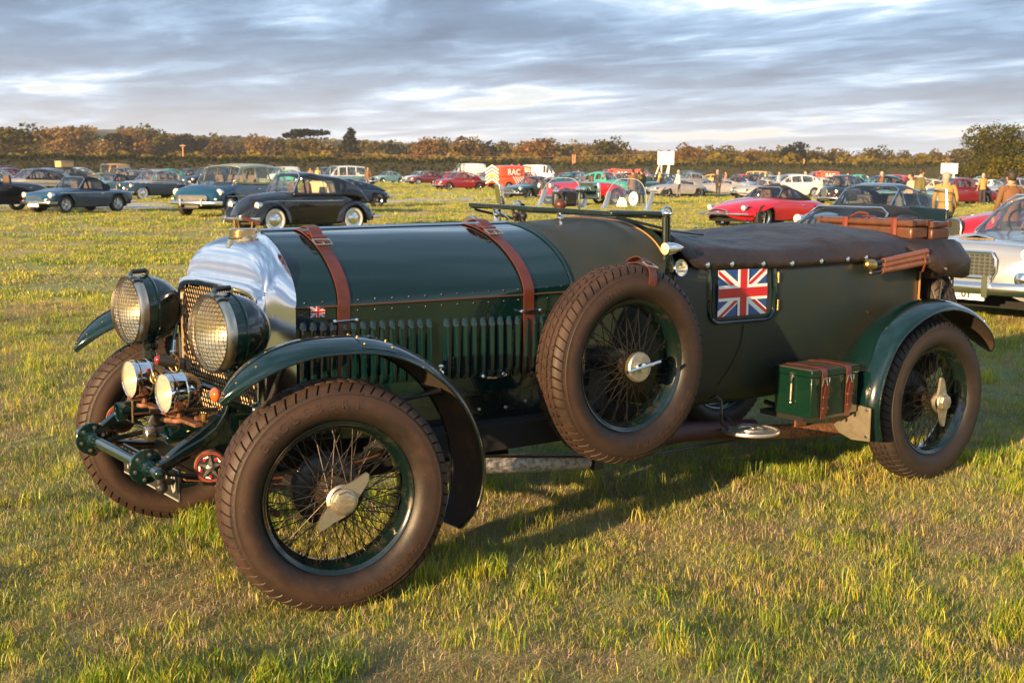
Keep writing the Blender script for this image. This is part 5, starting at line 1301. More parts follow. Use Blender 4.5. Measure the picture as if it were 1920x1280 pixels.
# side panels
ZB = .632
for s in (-1, 1):
    mb = MB()
    for off in (0, .004):
        rg = []
        for x in lin(.043, 1.245, 14):
            w_ = bs('w', x); zh = bs('zh', x)
            rg.append([(x, s * (w_ - off - k), z) for k, z in ((0.0, zh - .008), (0.001, .9), (.006, .75), (.012, ZB))])
        mb.loft(rg, closed=False)
    part(mb, 'bonnet_side_panel', GREEN)
def side_y(x, z): return -(bs('w', x) - lerp([(.632, .012), (.75, .006), (.9, .001), (1.02, 0)], z))
# louvres
def louvre_mesh(h):
    mb = MB(); rg = []
    for u in lin(0, 1, 13):
        z = h * u; e = min(1, (min(u, 1 - u) / .085)); k = math.sqrt(max(0, 1 - (1 - e) ** 2)); d = .0155 * k
        rg.append([(-.013, 0, z), (-.007, -d * .45, z), (.001, -d * .88, z), (.006, -d, z), (.0085, -d * .92, z), (.0085, .002, z)])
    mb.loft(rg, closed=False); return mb.mesh('louvre', GREEN, angle=40)
LV = louvre_mesh(.245)
for x in [.068 + .0394 * i for i in range(14)] + [.657 + .0409 * i for i in range(12)]:
    zt = .958 - .030 * (x / 1.1); inst(LV, 'louvre', CAR, (x, side_y(x, .83) - .0005, zt - .245))
    inst(LV, 'louvre', CAR, (x, -side_y(x, .83) + .0005, zt - .245), scale=(1, -1, 1))
# rivets (too small to pick apart)
mb = MB()
for s in (-1, 1):
    for i in range(17):
        x = .075 + i * .0705
        for dz in (.020, -.022):
            if dz > 0: p = btop(x, s * .92, .001)
            else: p = Vector((x, s * bs('w', x), bs('zh', x) + dz))
            mb.sphere(p, .0052, 8, 6, (1, .6, 1))
part(mb, 'rivets', GREEN2, kind='stuff')
# chassis side valance under the bonnet
mb = MB()
for s in (-1, 1): mb.box((1.0, s * .400, .585), (2.4, .012, .085)); 
mb2 = MB(); mb2.box((.65, -.412, .627), (1.2, .02, .012)); part(mb2, 'valance_bead', GREEN2)
part(mb, 'valance', GREEN2)
mb = MB(); mb.box((.62, 0, .80), (1.10, .66, .36)); mb.box((.62, 0, .45), (1.0, .40, .30)); part(mb, 'engine', VOIDM, smooth=False)
for x, z in ((1.05, .57), (.95, .555), (.82, .56), (.35, .56), (1.18, .53)):
    mb = MB(); mb.sphere((x, -.408, z), .008, 8, 6); part(mb, 'bolt', NICKEL2)
# bonnet handle, cock, flag badge
mb = MB(); hx = .865; mb.tube([(hx - .05, -.435, .695), (hx - .045, -.462, .695), (hx, -.466, .692), (hx + .045, -.462, .699), (hx + .05, -.435, .700)], .0045, 8)
for d in (-.05, .05): mb.sphere((hx + d, -.438, .697), .010, 10, 8)
part(mb, 'bonnet_handle', CHROME)
mb = MB(); mb.cyl((.60, -.42, .725), (.60, -.47, .735), .010, n=10); mb.cyl((.60, -.462, .70), (.60, -.462, .755), .008, n=8); mb.sphere((.60, -.463, .760), .014, 10, 8, (1, 1, .6)); part(mb, 'drain_cock', CHROME)

def clip(poly, w, h):
    def cl(P, ax, lim, sg):
        out = []
        for i in range(len(P)):
            a, b = P[i], P[(i + 1) % len(P)]; ia = sg * a[ax] <= sg * lim; ib = sg * b[ax] <= sg * lim
            if ia: out.append(a)
            if ia != ib:
                t = (lim - a[ax]) / (b[ax] - a[ax]); out.append(tuple(a[k] + (b[k] - a[k]) * t for k in (0, 1)))
        return out
    for ax, lim in ((0, w / 2), (1, h / 2)):
        for sg in (1, -1):
            poly = cl(poly, ax, lim * sg, sg)
            if not poly: return []
    return poly
def union_flag(name, origin, xd, yd, w, h, parent, label=None, s=1.0):
    M = frame_m(origin, xd, yd); e = MB(); t = .0006 * s
    def lay(polys, lvl, nm, m, par):
        mb = MB()
        for p in polys:
            p = clip(p, w, h)
            if len(p) >= 3: mb.prism([M @ Vector((x, y, lvl * t)) for x, y in p], (0, 0, 0), M.to_3x3() @ Vector((0, 0, t)))
        return mb.build(nm, m, par, smooth=False)
    base = lay([[(-w, -h), (w, -h), (w, h), (-w, h)]], 0, name, BLUE, parent)
    if label: base['label'] = label
    def diag(a, b, t0, t1):
        d = (Vector(b) - Vector(a)).normalized(); n = Vector((-d.y, d.x)); A, B = Vector(a) - d * w, Vector(b) + d * w
        return [tuple(A + n * t0), tuple(B + n * t0), tuple(B + n * t1), tuple(A + n * t1)]
    u = h / 2; k = w / 2; q = h / 30
    lay([diag((-k, -u), (k, u), -3 * q, 3 * q)], 1.0, 'white_saltire', WHITE, base); lay([diag((-k, u), (k, -u), -3 * q, 3 * q)], 1.2, 'white_saltire', WHITE, base)
    def half(poly, side): # clip to a half of the flag
        out = [];
        for i in range(len(poly)):
            a, b = poly[i], poly[(i + 1) % len(poly)]; ia = a[0] * side >= 0; ib = b[0] * side >= 0
            if ia: out.append(a)
            if ia != ib: t_ = -a[0] / (b[0] - a[0]); out.append((0, a[1] + (b[1] - a[1]) * t_))
        return out
    lay([half(diag((-k, -u), (k, u), 0, -2 * q), -1), half(diag((-k, -u), (k, u), 0, 2 * q), 1), half(diag((-k, u), (k, -u), 0, -2 * q), -1), half(diag((-k, u), (k, -u), 0, 2 * q), 1)], 2.6, 'red_saltire', RED, base)
    c1, c2 = 5 * q, 3 * q
    lay([[(-w, -c1), (w, -c1), (w, c1), (-w, c1)], ], 4.0, 'white_cross', WHITE, base); lay([[(-c1, -h), (c1, -h), (c1, h), (-c1, h)]], 4.2, 'white_cross', WHITE, base)
    lay([[(-w, -c2), (w, -c2), (w, c2), (-w, c2)]], 5.6, 'red_cross', RED, base); lay([[(-c2, -h), (c2, -h), (c2, h), (-c2, h)]], 5.8, 'red_cross', RED, base)
    return base
union_flag('flag_badge', (.125, side_y(.125, .98) - .002, .987), (1, 0, 0), (0, 0, 1), .058, .040, CAR)

# ------------------------------------------------------------------ leather straps over the bonnet
def strap(xc, wd, buckle_u, zend):
    pts = []
    for u in [k / 40 for k in range(-40, 41)]: pts.append((u, None))
    path = [Vector((xc, -side_y(xc, z) + .006, z)) for z in lin(.70, bs('zh', xc) - .02, 7)] + [btop(xc, -u, .007) for u in lin(-.97, .97, 40)] + [Vector((xc, side_y(xc, z) - .006, z)) for z in lin(bs('zh', xc) - .02, zend, 8)]
    mb = MB(); rg = []
    for i, p in enumerate(path):
        t = path[min(i + 1, len(path) - 1)] - path[max(i - 1, 0)]; n = Vector((0, t.z, -t.y)).normalized()
        if n.dot(Vector((0, p.y, p.z - .9))) < 0: n = -n
        th = .0022
        rg.append([p + Vector((-wd / 2, 0, 0)) + n * a for a in (-th, th)] + [p + Vector((wd / 2, 0, 0)) + n * a for a in (th, -th)])
    mb.loft(rg, True, True, True); so = part(mb, 'bonnet_strap', LEATHER, angle=60)
    # doubled end, buckle and keepers near the crown
    def band(u0, u1, w_, off, name, m, n=12, lift=None):
        rg = []
        for i, u in enumerate(lin(u0, u1, n)):
            o_ = off + (lift(i / (n - 1)) if lift else 0); p = btop(xc, u, o_); q = btop(xc, u, o_ + .0045)
            rg.append([p + Vector((-w_ / 2, 0, 0)), q + Vector((-w_ / 2, 0, 0)), q + Vector((w_ / 2, 0, 0)), p + Vector((w_ / 2, 0, 0))])
        mb = MB(); mb.loft(rg, True, True, True); return part(mb, name, m, so, angle=60)
    band(buckle_u + .13, buckle_u - .02, wd * .96, .013, 'strap_end', LEATHER, lift=lambda t: .010 * math.sin(PI * t))
    band(buckle_u + .22, buckle_u + .04, wd * .96, .016, 'strap_loop', LEATHER, lift=lambda t: .020 * math.sin(PI * t))
    band(buckle_u + .055, buckle_u + .025, wd * 1.22, .024, 'strap_keeper', LEATHER, 4)
    b0, b1 = btop(xc, buckle_u + .01, .022), btop(xc, buckle_u - .045, .020); wx = Vector((wd * .68, 0, 0))
    mb = MB(); mb.tube([b0 - wx, b0 + wx, b1 + wx, b1 - wx], .0042, 8, closed=True); mb.tube([(b0 + b1) / 2 - wx * 0, b1 + Vector((0, -.004, .004))], .003, 6); part(mb, 'buckle', NICKEL2, so)
    z = .950 if xc < .5 else .945
    y = side_y(xc, z); mb = MB(); mb.tube([(xc - .045, y, z), (xc - .045, y - .020, z), (xc + .045, y - .020, z + .003), (xc + .045, y, z + .003)], .0036, 8)
    for d in (-.045, .045): mb.sphere((xc + d, y - .020, z + .001), .0085, 10, 8)
    part(mb, 'strap_guide', CHROME); return so
strap(.225, .050, -.30, .74); strap(1.035, .050, -.27, .70)
mb = MB(); mb.sphere((1.04, -.462, .69), .012, 10, 8, (1, .5, 1)); mb.tube([(1.04, -.46, .68), (1.035, -.465, .655), (1.03, -.46, .64), (1.01, -.455, .636)], .003, 6); part(mb, 'strap_toggle', LEATHER)

# ------------------------------------------------------------------ radiator shell
def shell_ring(x, w_, zh, h, n, zb, lean=0.0, N=40):
    rg = [Vector((x, -w_, z)) for z in lin(zb, zh, 9)[:-1]]
    for i in range(N + 1):
        s = math.sin((-1 + 2 * i / N) * PI / 2); y = w_ * s; k = max(0.0, 1 - abs(s) ** n) ** (1 / n); rg.append(Vector((x + lean * k ** .7, y, zh + h * k)))
    return rg + [Vector((x, w_, z)) for z in lin(zh, zb, 9)[1:]]
zb0 = .50
rings = [shell_ring(.043, .361, 1.005, .256, 1.55, .62, .035), shell_ring(.020, .362, 1.005, .255, 1.78, .60, .030), shell_ring(-.005, .363, 1.005, .251, 2.10, .60, .024), shell_ring(-.028, .364, 1.005, .241, 2.55, .58, .016), shell_ring(-.047, .364, 1.004, .223, 3.1, .56, .008), shell_ring(-.060, .363, 1.002, .198, 3.7, .55, .003),
         shell_ring(-.069, .362, .999, .168, 4.3, .54), shell_ring(-.0745, .360, .995, .136, 4.8, .54), shell_ring(-.078, .358, .990, .108, 5, zb0), shell_ring(-.083, .356, .990, .096, 5.2, zb0), shell_ring(-.086, .360, .992, .096, 5.2, zb0), shell_ring(-.106, .361, .992, .094, 5.2, zb0), shell_ring(-.110, .358, .99, .091, 5.2, zb0), shell_ring(-.111, .345, .98, .085, 5.2, zb0), shell_ring(-.108, .336, .975, .080, 5.2, zb0), shell_ring(-.085, .334, .975, .078, 5.2, zb0)]
mb = MB(); mb.loft(rings, closed=False); RS = part(mb, 'radiator_shell', NICKEL, angle=40)
# stone guard lattice and core
mb = MB(); p_ = .0235; yw, z0, z1 = .336, .50, 1.052
def topz(y): return .975 + .078 * max(0, 1 - (abs(y) / .336) ** 5) ** .2
for s in (-1, 1):
    k = -60
    while k < 60:
        c = k * p_; pts = []
        for i in range(60):
            z = z0 + (z1 - z0) * i / 59; y = c + s * (z - z0) * .62
            if abs(y) < yw and z < topz(y): pts.append(Vector((-.092 + s * .0012, y, z)))
        if len(pts) > 2: mb.tube([pts[0], pts[-1]], .0019, 4, caps=False)
        k += 1
part(mb, 'grille_mesh', WIRE, RS, 'stuff')
mb = MB(); mb.box((-.045, 0, .76), (.02, .68, .54)); part(mb, 'radiator_core', mat('radiator_core', (.020, .014, .010), .7), RS)
mb = MB(); mb.box((-.08, 0, .49), (.05, .70, .06)); part(mb, 'radiator_base', BLACK, RS)
# filler cap
cz = 1.246
mb = MB(); mb.lathe([(.066, -.034), (.060, -.016), (.056, -.004), (.058, .002), (.052, .006), (.052, .028), (.055, .031), (.053, .035), (.001, .037)], origin=(.010, 0, cz - .006), n=36); cp = part(mb, 'filler_cap', mat('brassy_nickel', (.72, .55, .32), .16, 1.0), RS)
mb = MB(); mb.tube([(-.03, -.01, cz - .012 + .04), (-.03, -.01, cz - .012 + .082), (-.012, -.005, cz - .012 + .070), (-.008, -.005, cz - .012 + .046)], .0035, 6); mb.tube([(-.006, -.02, cz - .012 + .062), (.035, -.028, cz - .012 + .060)], .004, 6); mb.tube([(.030, -.035, cz - .012 + .04), (.032, -.037, cz - .012 + .068)], .004, 6); part(mb, 'cap_catch', BRASS, cp)
mb = MB(); mb.tube([(.002, -.015, cz - .012 + .083), (.045, -.035, cz - .012 + .066), (.060, -.042, cz - .012 + .058)], .0075, 8); part(mb, 'cap_lever', LEATHER, cp)
# winged badge on the shell: thin gilt outline lying on the surface
def on_shell(y, z):
    best = None
    for a in rings[:6]:
        for p in a:
            d = (p.y - y) ** 2 + (p.z - z) ** 2
            if best is None or d < best[0]: best = (d, p)
    return best[1]
mb = MB()
for s in (-1, 1):
    pts = []
    for y, z in ((.015, 1.182), (.05, 1.168), (.09, 1.162), (.13, 1.158), (.165, 1.158)):
        bp_ = None
        for u in lin(-.062, .02, 30):
            t_ = (u + .062) / .082; h_ = .150 + (.248 - .150) * t_ ** .7; n_ = 2.9 - 1.2 * t_; zz_ = 1.0 + h_ * max(0, 1 - (y / .363) ** n_) ** (1 / n_)
            if zz_ >= z: bp_ = Vector((u - .004, s * y, z + .003)); break
        if bp_: pts.append(bp_)
    if len(pts) > 1: mb.tube(pts, .0022, 6)
mb.lathe([(.012, 0), (.014, .003), (.001, .004)], origin=(-.040, 0, 1.186), axis=(-.8, 0, .6), n=14)
part(mb, 'winged_badge', BRASS, RS)

# ------------------------------------------------------------------ body tub
BW = [(1.76, .527), (2.0, .540), (2.4, .552), (2.9, .556), (3.3, .540), (3.5, .512), (3.57, .49)]
def bw(x): return smooth_tab(BW, x)
LOW = [(1.095, .975), (1.03, .997), (.95, 1.0), (.85, .998), (.76, .985), (.68, .955), (.60, .91), (.53, .85), (.47, .77), (.44, .68)]
LOW0 = [(1.095, .96), (1.03, 1.0), (.95, 1.0), (.85, .998), (.76, .985), (.70, .97), (.66, .95), (.62, .92), (.60, .90), (.58, .86)]
rg = []
for x in lin(1.262, 3.56, 34):
    w_ = bs('w', x) if x < 1.76 else bw(x); t = min(1, max(0, (x - 1.262) / .7)); half = []
    for (za, ka), (zb_, kb) in zip(LOW0, LOW):
        z = za + (zb_ - za) * t; k = ka + (kb - ka) * t
        if x < 1.76: z = min(z, bs('zh', x) + .03)
        if x > 3.45: k -= .10 * ((x - 3.45) / .11) ** 3
        half.append((k * w_, z))
    if x < 1.76:
        hz = []
        for k, z in half:
            if z > bs('zh', x): zh, zt, n = bs('zh', x), bs('zt', x), bs('n', x); v = (z - zh) / (zt - zh); k = w_ * max(0, 1 - v ** n) ** (1 / n)
            hz.append((k - .001, z))
        half = hz
    rg.append([Vector((x, -y, z)) for y, z in half] + [Vector((x, y, z)) for y, z in half[::-1]])
mb = MB(); mb.loft(rg, closed=False); mb.add(rg[-1], [tuple(range(len(rg[-1])))]); BODY = part(mb, 'body', FABRIC, angle=40)
mb = MB(); mb.tube([(3.50, -bw(3.5) * 1.0 - .003, z) for z in lin(1.06, .62, 8)], .006, 6); part(mb, 'corner_bead', mat('gold_beading', (.45, .26, .10)), BODY)
mb = MB(); mb.box((2.55, 0, .50), (1.9, .74, .12)); part(mb, 'floor_pan', VOIDM, smooth=False)
def body_y(x, z):
    k = lerp([(a, b) for a, b in LOW[::-1]], z); return -k * bw(x)
# door: outline bead, panel, hinges
def door_path(x0_, x1_, zb_, zt_, r_, off):
    P_ = [(x0_, zt_), (x0_, zb_ + r_)] + [(x0_ + r_ - r_ * math.cos(a), zb_ + r_ - r_ * math.sin(a)) for a in lin(.2, PI / 2, 6)] + [(x1_ - r_ + r_ * math.sin(a), zb_ + r_ - r_ * math.cos(a)) for a in lin(0, PI / 2 - .2, 6)] + [(x1_, zb_ + r_), (x1_, zt_)]
    out = []
    for (a, b), (c, d) in zip(P_, P_[1:]):
        for t in (0, .34, .67): out.append((a + (c - a) * t, b + (d - b) * t))
    out.append(P_[-1]); return [Vector((x, body_y(x, z) - off, z)) for x, z in out]
mb = MB(); mb.tube(door_path(1.962, 2.362, .842, 1.092, .055, .003), .0105, 8); DOOR = part(mb, 'door', GREEN)
mb = MB(); dp = door_path(1.978, 2.346, .858, 1.090, .045, .003); n_ = len(dp); mb.add(dp + [p + Vector((0, .02, 0)) for p in dp], [tuple(range(n_))] + [(i, i + 1, n_ + i + 1, n_ + i) for i in range(n_ - 1)]); part(mb, 'door_panel', FABRIC, DOOR, angle=60)
for z in (1.03, .905):
    mb = MB(); mb.cyl((2.385, body_y(2.385, z) - .006, z - .024), (2.385, body_y(2.385, z) - .006, z + .024), .006, n=8); part(mb, 'hinge', BRASS, DOOR)
union_flag('flag_panel', (2.155, body_y(2.155, .975) - .006, .973), (1, 0, 0), (0, .012, 1), .312, .206, DOOR, 'union flag panel fixed on the door', 1.8)
mb = MB(); mb.tube([Vector((x, body_y(x, z) - .001, z)) for x, z in ((2.178, .825), (2.176, .77), (2.168, .72), (2.150, .66), (2.125, .60), (2.10, .55))], .0055, 6); part(mb, 'body_seam', BLACK, BODY)
mb = MB(); mb.cyl((3.05, body_y(3.05, .83) - .001, .83), (3.05, body_y(3.05, .83) - .006, .83), .004, n=8); part(mb, 'stud', BRASS, BODY)
# front body blue-green side patch below cowl is the same fabric; chassis rails
mb = MB()
for s in (-1, 1):
    rgx = [(-.465, .480, .018, .022), (-.40, .520, .018, .030), (-.33, .552, .02, .040), (-.26, .590, .022, .052), (-.18, .595, .024, .055), (.3, .560, .024, .060), (1.5, .535, .024, .065), (2.7, .530, .024, .065), (3.0, .56, .024, .06), (3.3, .62, .024, .055), (3.7, .56, .022, .04), (3.86, .50, .02, .025)]
    ss = []
    for x, z, a, b in rgx:
        yy = s * (.335 if x < .3 else .36); ss.append([(x, yy - a, z - b), (x, yy + a, z - b), (x, yy + a, z + b), (x, yy - a, z + b)])
    mbr = MB(); mbr.loft(ss, True, True, True); part(mbr, 'chassis_rail', GREEN2, bevel=.004)
# ------------------------------------------------------------------ tonneau cover
def edge_z(x): return lerp([(1.735, 1.235), (1.80, 1.145), (1.87, 1.085), (2.1, 1.083), (2.42, 1.072), (3.0, 1.082), (3.30, 1.062), (3.52, 1.05)], x)
def mid_z(x): return smooth_tab([(1.73, 1.275), (1.95, 1.235), (2.35, 1.192), (2.7, 1.212), (3.0, 1.242), (3.3, 1.236), (3.52, 1.215)], x)
rg = []; rt = random.Random(4)
for x in lin(1.735, 3.52, 46):
    w_ = (bw(x) if x > 1.76 else .52) * 1.0 + .012; ez = edge_z(x); mz = mid_z(x); f = min(1, (x - 1.735) / .12)
    drop = min(.055, mz - ez - .01) * f; half = [(w_ * (.93 + .07 * f), ez), (w_ * (.93 + .07 * f) + .002, ez + drop * .5), (w_ * .985 * (.94 + .06 * f), ez + drop), (w_ * .93, ez + drop + (mz - ez - drop) * .38)]
    wr = .007 * math.sin(x * 9 + 1) + .005 * math.sin(x * 23) + .003 * math.sin(x * 47 + 2)
    for k, q in ((.78, .62), (.6, .80), (.4, .92), (.2, .985)): half.append((w_ * k, ez + drop + (mz - ez - drop) * q + wr * math.sin(k * 7 + x * 3)))
    rg.append([Vector((x, -y, z)) for y, z in half] + [Vector((x, 0, mz + wr))] + [Vector((x, y, z + .004 * math.sin(x * 7 + y * 9))) for y, z in half[::-1]])
mb = MB(); mb.loft(rg, closed=False); TON = part(mb, 'tonneau_cover', LEATHERETTE, angle=60); sd = TON.modifiers.new('thick', 'SOLIDIFY'); sd.thickness = .004; sd.offset = -1
for x in (1.93, 2.075, 2.27, 2.46, 2.66, 2.85, 2.99):
    mb = MB(); y = -((bw(x)) + .014); z = edge_z(x) + .018; mb.lathe([(.0125, 0), (.0125, .003), (.008, .006), (.001, .007)], origin=(x, y - .001, z), axis=(0, -1, 0), n=14); part(mb, 'press_stud', CHROME, TON)
for x in (2.45, 2.6, 2.8, 3.0, 3.2, 3.4):
    mb = MB(); mb.sphere((x, .40, mid_z(x) - .045 + .035), .009, 8, 6, (1, 1, .6)); part(mb, 'press_stud', CHROME, TON)
mb = MB(); mb.tube([(1.74, -.49, 1.262), (1.85, -.40, 1.247), (2.05, -.25, 1.232), (2.35, -.1, 1.205)], .006, 6); part(mb, 'cover_piping', BLACK, TON)
# folded hood in its bag behind the seats
rg = []
for i in range(25):
    u = -1 + 2 * i / 24; y = .60 * u; e = max(0.02, 1 - abs(u) ** 7) ** .45; sag = .05 * abs(u) ** 3
    cx_, cz_ = 3.63, 1.105 - sag * .6
    rg.append([Vector((cx_ + .235 * e * math.cos(a) * (1 if math.cos(a) > 0 else .95), y, cz_ + (.075 if math.sin(a) > 0 else .10 + .04 * abs(u)) * e * math.copysign(abs(math.sin(a)) ** .8, math.sin(a)) + .006 * math.sin(y * 22 + a * 2))) for a in [2 * PI * k / 22 for k in range(22)]])
mb = MB(); mb.loft(rg, True, True, True); HB = part(mb, 'hood_bag', LEATHERETTE, angle=60)
T_ = [(3.36, -.50, 1.150), (3.48, -.545, 1.172), (3.60, -.565, 1.178), (3.70, -.565, 1.172), (3.79, -.545, 1.150), (3.85, -.50, 1.115), (3.875, -.45, 1.08)]
B_ = [(3.42, -.612, 1.045), (3.49, -.622, 1.012), (3.60, -.628, .985), (3.70, -.626, .975), (3.79, -.608, .985), (3.86, -.560, 1.01), (3.885, -.50, 1.03)]
M_ = [((a[0] + b[0]) / 2, min(a[1], b[1]) - .006, (a[2] + b[2]) / 2) for a, b in zip(T_, B_)]
mb = MB(); mb.loft([[Vector(p) for p in T_], [Vector(p) for p in M_], [Vector(p) for p in B_]], closed=False); fo = part(mb, 'bag_flap', LEATHERETTE, HB, angle=60); sd = fo.modifiers.new('thick', 'SOLIDIFY'); sd.thickness = .005
mb = MB(); mb.cyl((3.55, -.628, 1.03), (3.55, -.636, 1.03), .006, n=10); part(mb, 'press_stud', NICKEL2, HB)
# tripod legs strapped beside the bag: three varnished handles
for i, (z0_, z1_) in enumerate(((1.082, 1.120), (1.060, 1.096), (1.036, 1.068))):
    mb = MB(); a = Vector((3.085 - i * .012, -.598 - i * .004, z0_)); b = Vector((3.43, -.598 - i * .004, z1_)); mb.tube([a, a + (b - a) * .05, b - (b - a) * .05, b], lambda u: .0155, 12); hd_ = part(mb, 'wooden_handle', WOODH)
    mb = MB(); mb.tube([a - (b - a) * .22, a - (b - a) * .12, a], .011, 8); mb.sphere(a - (b - a) * .2, .015, 8, 6); part(mb, 'socket', BLACK, hd_)
mb = MB(); mb.lathe([(.03, 0), (.028, .03), (.015, .05), (.001, .055)], origin=(3.00, -.60, 1.065), axis=(-1, 0, .2), n=14); part(mb, 'tail_lamp', BRASS)
mb = MB(); mb.tube([(3.40, -.60, 1.02), (3.39, -.625, 1.07), (3.40, -.60, 1.13)], .006, 6); part(mb, 'leather_tie', LEATHER)
# rear spare tyre and luggage irons behind the tail
rt_ = empty('rear_spare', (3.74, -.16, .74), 0, CAR); rt_.rotation_euler = (0, 0, PI / 2); inst(TY_REAR, 'tyre', rt_); inst(RIM, 'rim', rt_)
for y in (-.50, -.43):
    mb = MB(); mb.tube([(3.57, y, .62), (3.80, y, .60), (3.80, y, 1.0), (3.74, y, 1.02)], .010, 8); part(mb, 'luggage_iron', BLACK)
mb = MB(); mb.tube([(3.60, -.52, 1.0), (3.66, -.535, .96), (3.64, -.54, .86), (3.62, -.52, .74)], .007, 6); part(mb, 'cable', BLACK)
# ------------------------------------------------------------------ mudguards
MUD = mat('muddy_underside', (.020, .013, .009), .75, bump=(30, .5, .006), vary=(9, (.075, .040, .018), .5, .75))
def guard(cx, cz, cy, rt_, hw, lip, name='mudguard', n=44, seams=()):
    """rt_: (angle deg, radius) from the front end to the rear end; hw: (t, half width)"""
    a0, a1 = rt_[0][0], rt_[-1][0]; o = empty(name, (0, 0, 0), 0, CAR) if False else None
    def pt(t, v, off=0.0):
        a = a0 + (a1 - a0) * t; key = [(-k if a0 > a1 else k, r_) for k, r_ in rt_]; R_ = smooth_tab(key, -a if a0 > a1 else a); w_ = smooth_tab(hw, t)
        crown = lip * (1 - v * v) * min(1, w_ / .09)
        ed = -.012 * max(0, (abs(v) - .93) / .07)
        rr = R_ - lip * .6 + crown + ed + off; ar = rad(a); cyy = cy(t) if callable(cy) else cy
        return Vector((cx + rr * math.cos(ar), cyy + w_ * v, cz + rr * math.sin(ar)))
    vv = [-1, -.96, -.85, -.65, -.42, -.2, 0, .2, .42, .65, .85, .96, 1]; ts = [(.5 - .5 * math.cos(PI * k / n)) * .5 + k / n * .5 for k in range(n + 1)]
    mb = MB(); mb.loft([[pt(t, v) for v in vv] for t in ts], closed=False); g = part(mb, name, GREEN, angle=60)
    mb = MB(); mb.loft([[pt(t, v * .995, -.004) for v in vv] for t in ts], closed=False); part(mb, 'underside', MUD, g, angle=60)
    ring = [pt(t, -1, -.002) for t in ts] + [pt(t, 1, -.002) for t in ts[::-1]]
    mb = MB(); mb.tube(ring, .0042, 6, closed=True); part(mb, 'edge_bead', GREEN2, g)
    return g, pt
FR = [(139, .570), (125, .565), (105, .545), (90, .532), (60, .545), (35, .565), (10, .580), (-8, .575), (-21, .545)]
FH = [(0, .006), (.04, .045), (.12, .085), (.25, .104), (.5, .108), (.8, .108), (.93, .095), (1, .055)]
for s in (-1, 1):
    g, pt = guard(0, TR, s * .722, FR, FH, .034)
    # riveted seam line along the front half and the cover plate on the crown
    if s < 0: vs_ = -.18
    else: vs_ = .18
    mb = MB(); mb.tube([pt(t, vs_ * min(1, t * 9), .0015) for t in lin(.012, .36, 20)], .0022, 5); part(mb, 'seam', BLACK, g)
    mb = MB()
    for t in lin(.02, .34, 9): mb.sphere(pt(t, vs_ * min(1, t * 9) + (.05), .001), .0045, 8, 5)
    for t in (.012, .05, .1): mb.sphere(pt(t, -s * .0 - .6, .001), .0045, 8, 5)
    part(mb, 'rivets', BRASS, g, 'stuff')
    t0, t1 = .345, .435; mb = MB(); mb.loft([[pt(t, v, .0022) for v in (-.95, -.6, -.2, .2, .6, .9)] for t in lin(t0, t1, 5)], closed=False); cpn = part(mb, 'cover_plate', GREEN, g)
    mb = MB(); mb.lathe([(.018, 0), (.016, .004), (.001, .006)], origin=pt(.39, -.1, .002), n=16); part(mb, 'cover_button', GREEN, cpn)
    mb = MB()
    for t in (t0 + .008, t1 - .008):
        for v in (-.8, -.3, .3): mb.sphere(pt(t, v, .003), .0038, 6, 5)
    part(mb, 'rivets', BRASS, cpn, 'stuff')
    for (xa, za, t) in ((-.20, .56, .22), (.32, .56, .66)):
        mb = MB(); mb.tube([(xa, s * .36, za), (xa * .9, s * .55, .66), pt(t, -s * .5, -.012)], .011, 8); part(mb, 'guard_stay', BLACK, g)
RRt = [(196, .520), (180, .535), (160, .530), (140, .525), (120, .500), (95, .487), (70, .490), (48, .515), (32, .555), (20, .610)]
RH = [(0, .112), (.2, .115), (.6, .118), (.8, .112), (.92, .085), (.975, .045), (1, .012)]
for s in (-1, 1):
    g, pt = guard(3.30, TR, s * .72, RRt, RH, .030)
    # apron between guard and body
    mb = MB(); n_ = 14
    a_ = [pt(t, -s * 1.0 * (1 if s < 0 else 1) if False else (1 if s < 0 else -1), -.004) for t in lin(0, .55, n_)]
    b_ = [Vector((min(3.3, p.x + .06), s * (bw(min(3.5, p.x + .06)) * lerp([(a, b) for a, b in LOW[::-1]], p.z) - .01), max(.44, p.z - .02))) for p in a_]
    mb.loft([a_, b_], closed=False); part(mb, 'apron', GREEN, g, angle=60)
    if s < 0:
        p = pt(.10, -.1, .004); mb = MB(); mb.lathe([(.014, 0), (.012, .006), (.001, .009)], origin=p, axis=(-1, 0, -.1), n=14); part(mb, 'guard_bolt', BLACK, g)
        x = 2.738; pl = [(-.600, .420), (-.700, .436), (-.832, .428), (-.832, .272), (-.72, .262), (-.650, .285), (-.607, .335)]
        mb = MB(); mb.prism([(x + .012 * (1 - ((y + .72) / .12) ** 2), y, z) for y, z in pl], (0, 0, 0), (-.003, 0, 0)); sp = part(mb, 'stone_plate', ALLOY, g, angle=20)
        for y, z in ((-.735, .418), (-.812, .418), (-.812, .292)): mb = MB(); mb.lathe([(.008, 0), (.006, .004), (.001, .005)], origin=(x - .003, y, z), axis=(-1, 0, 0), n=10); part(mb, 'screw', CHROME, sp)

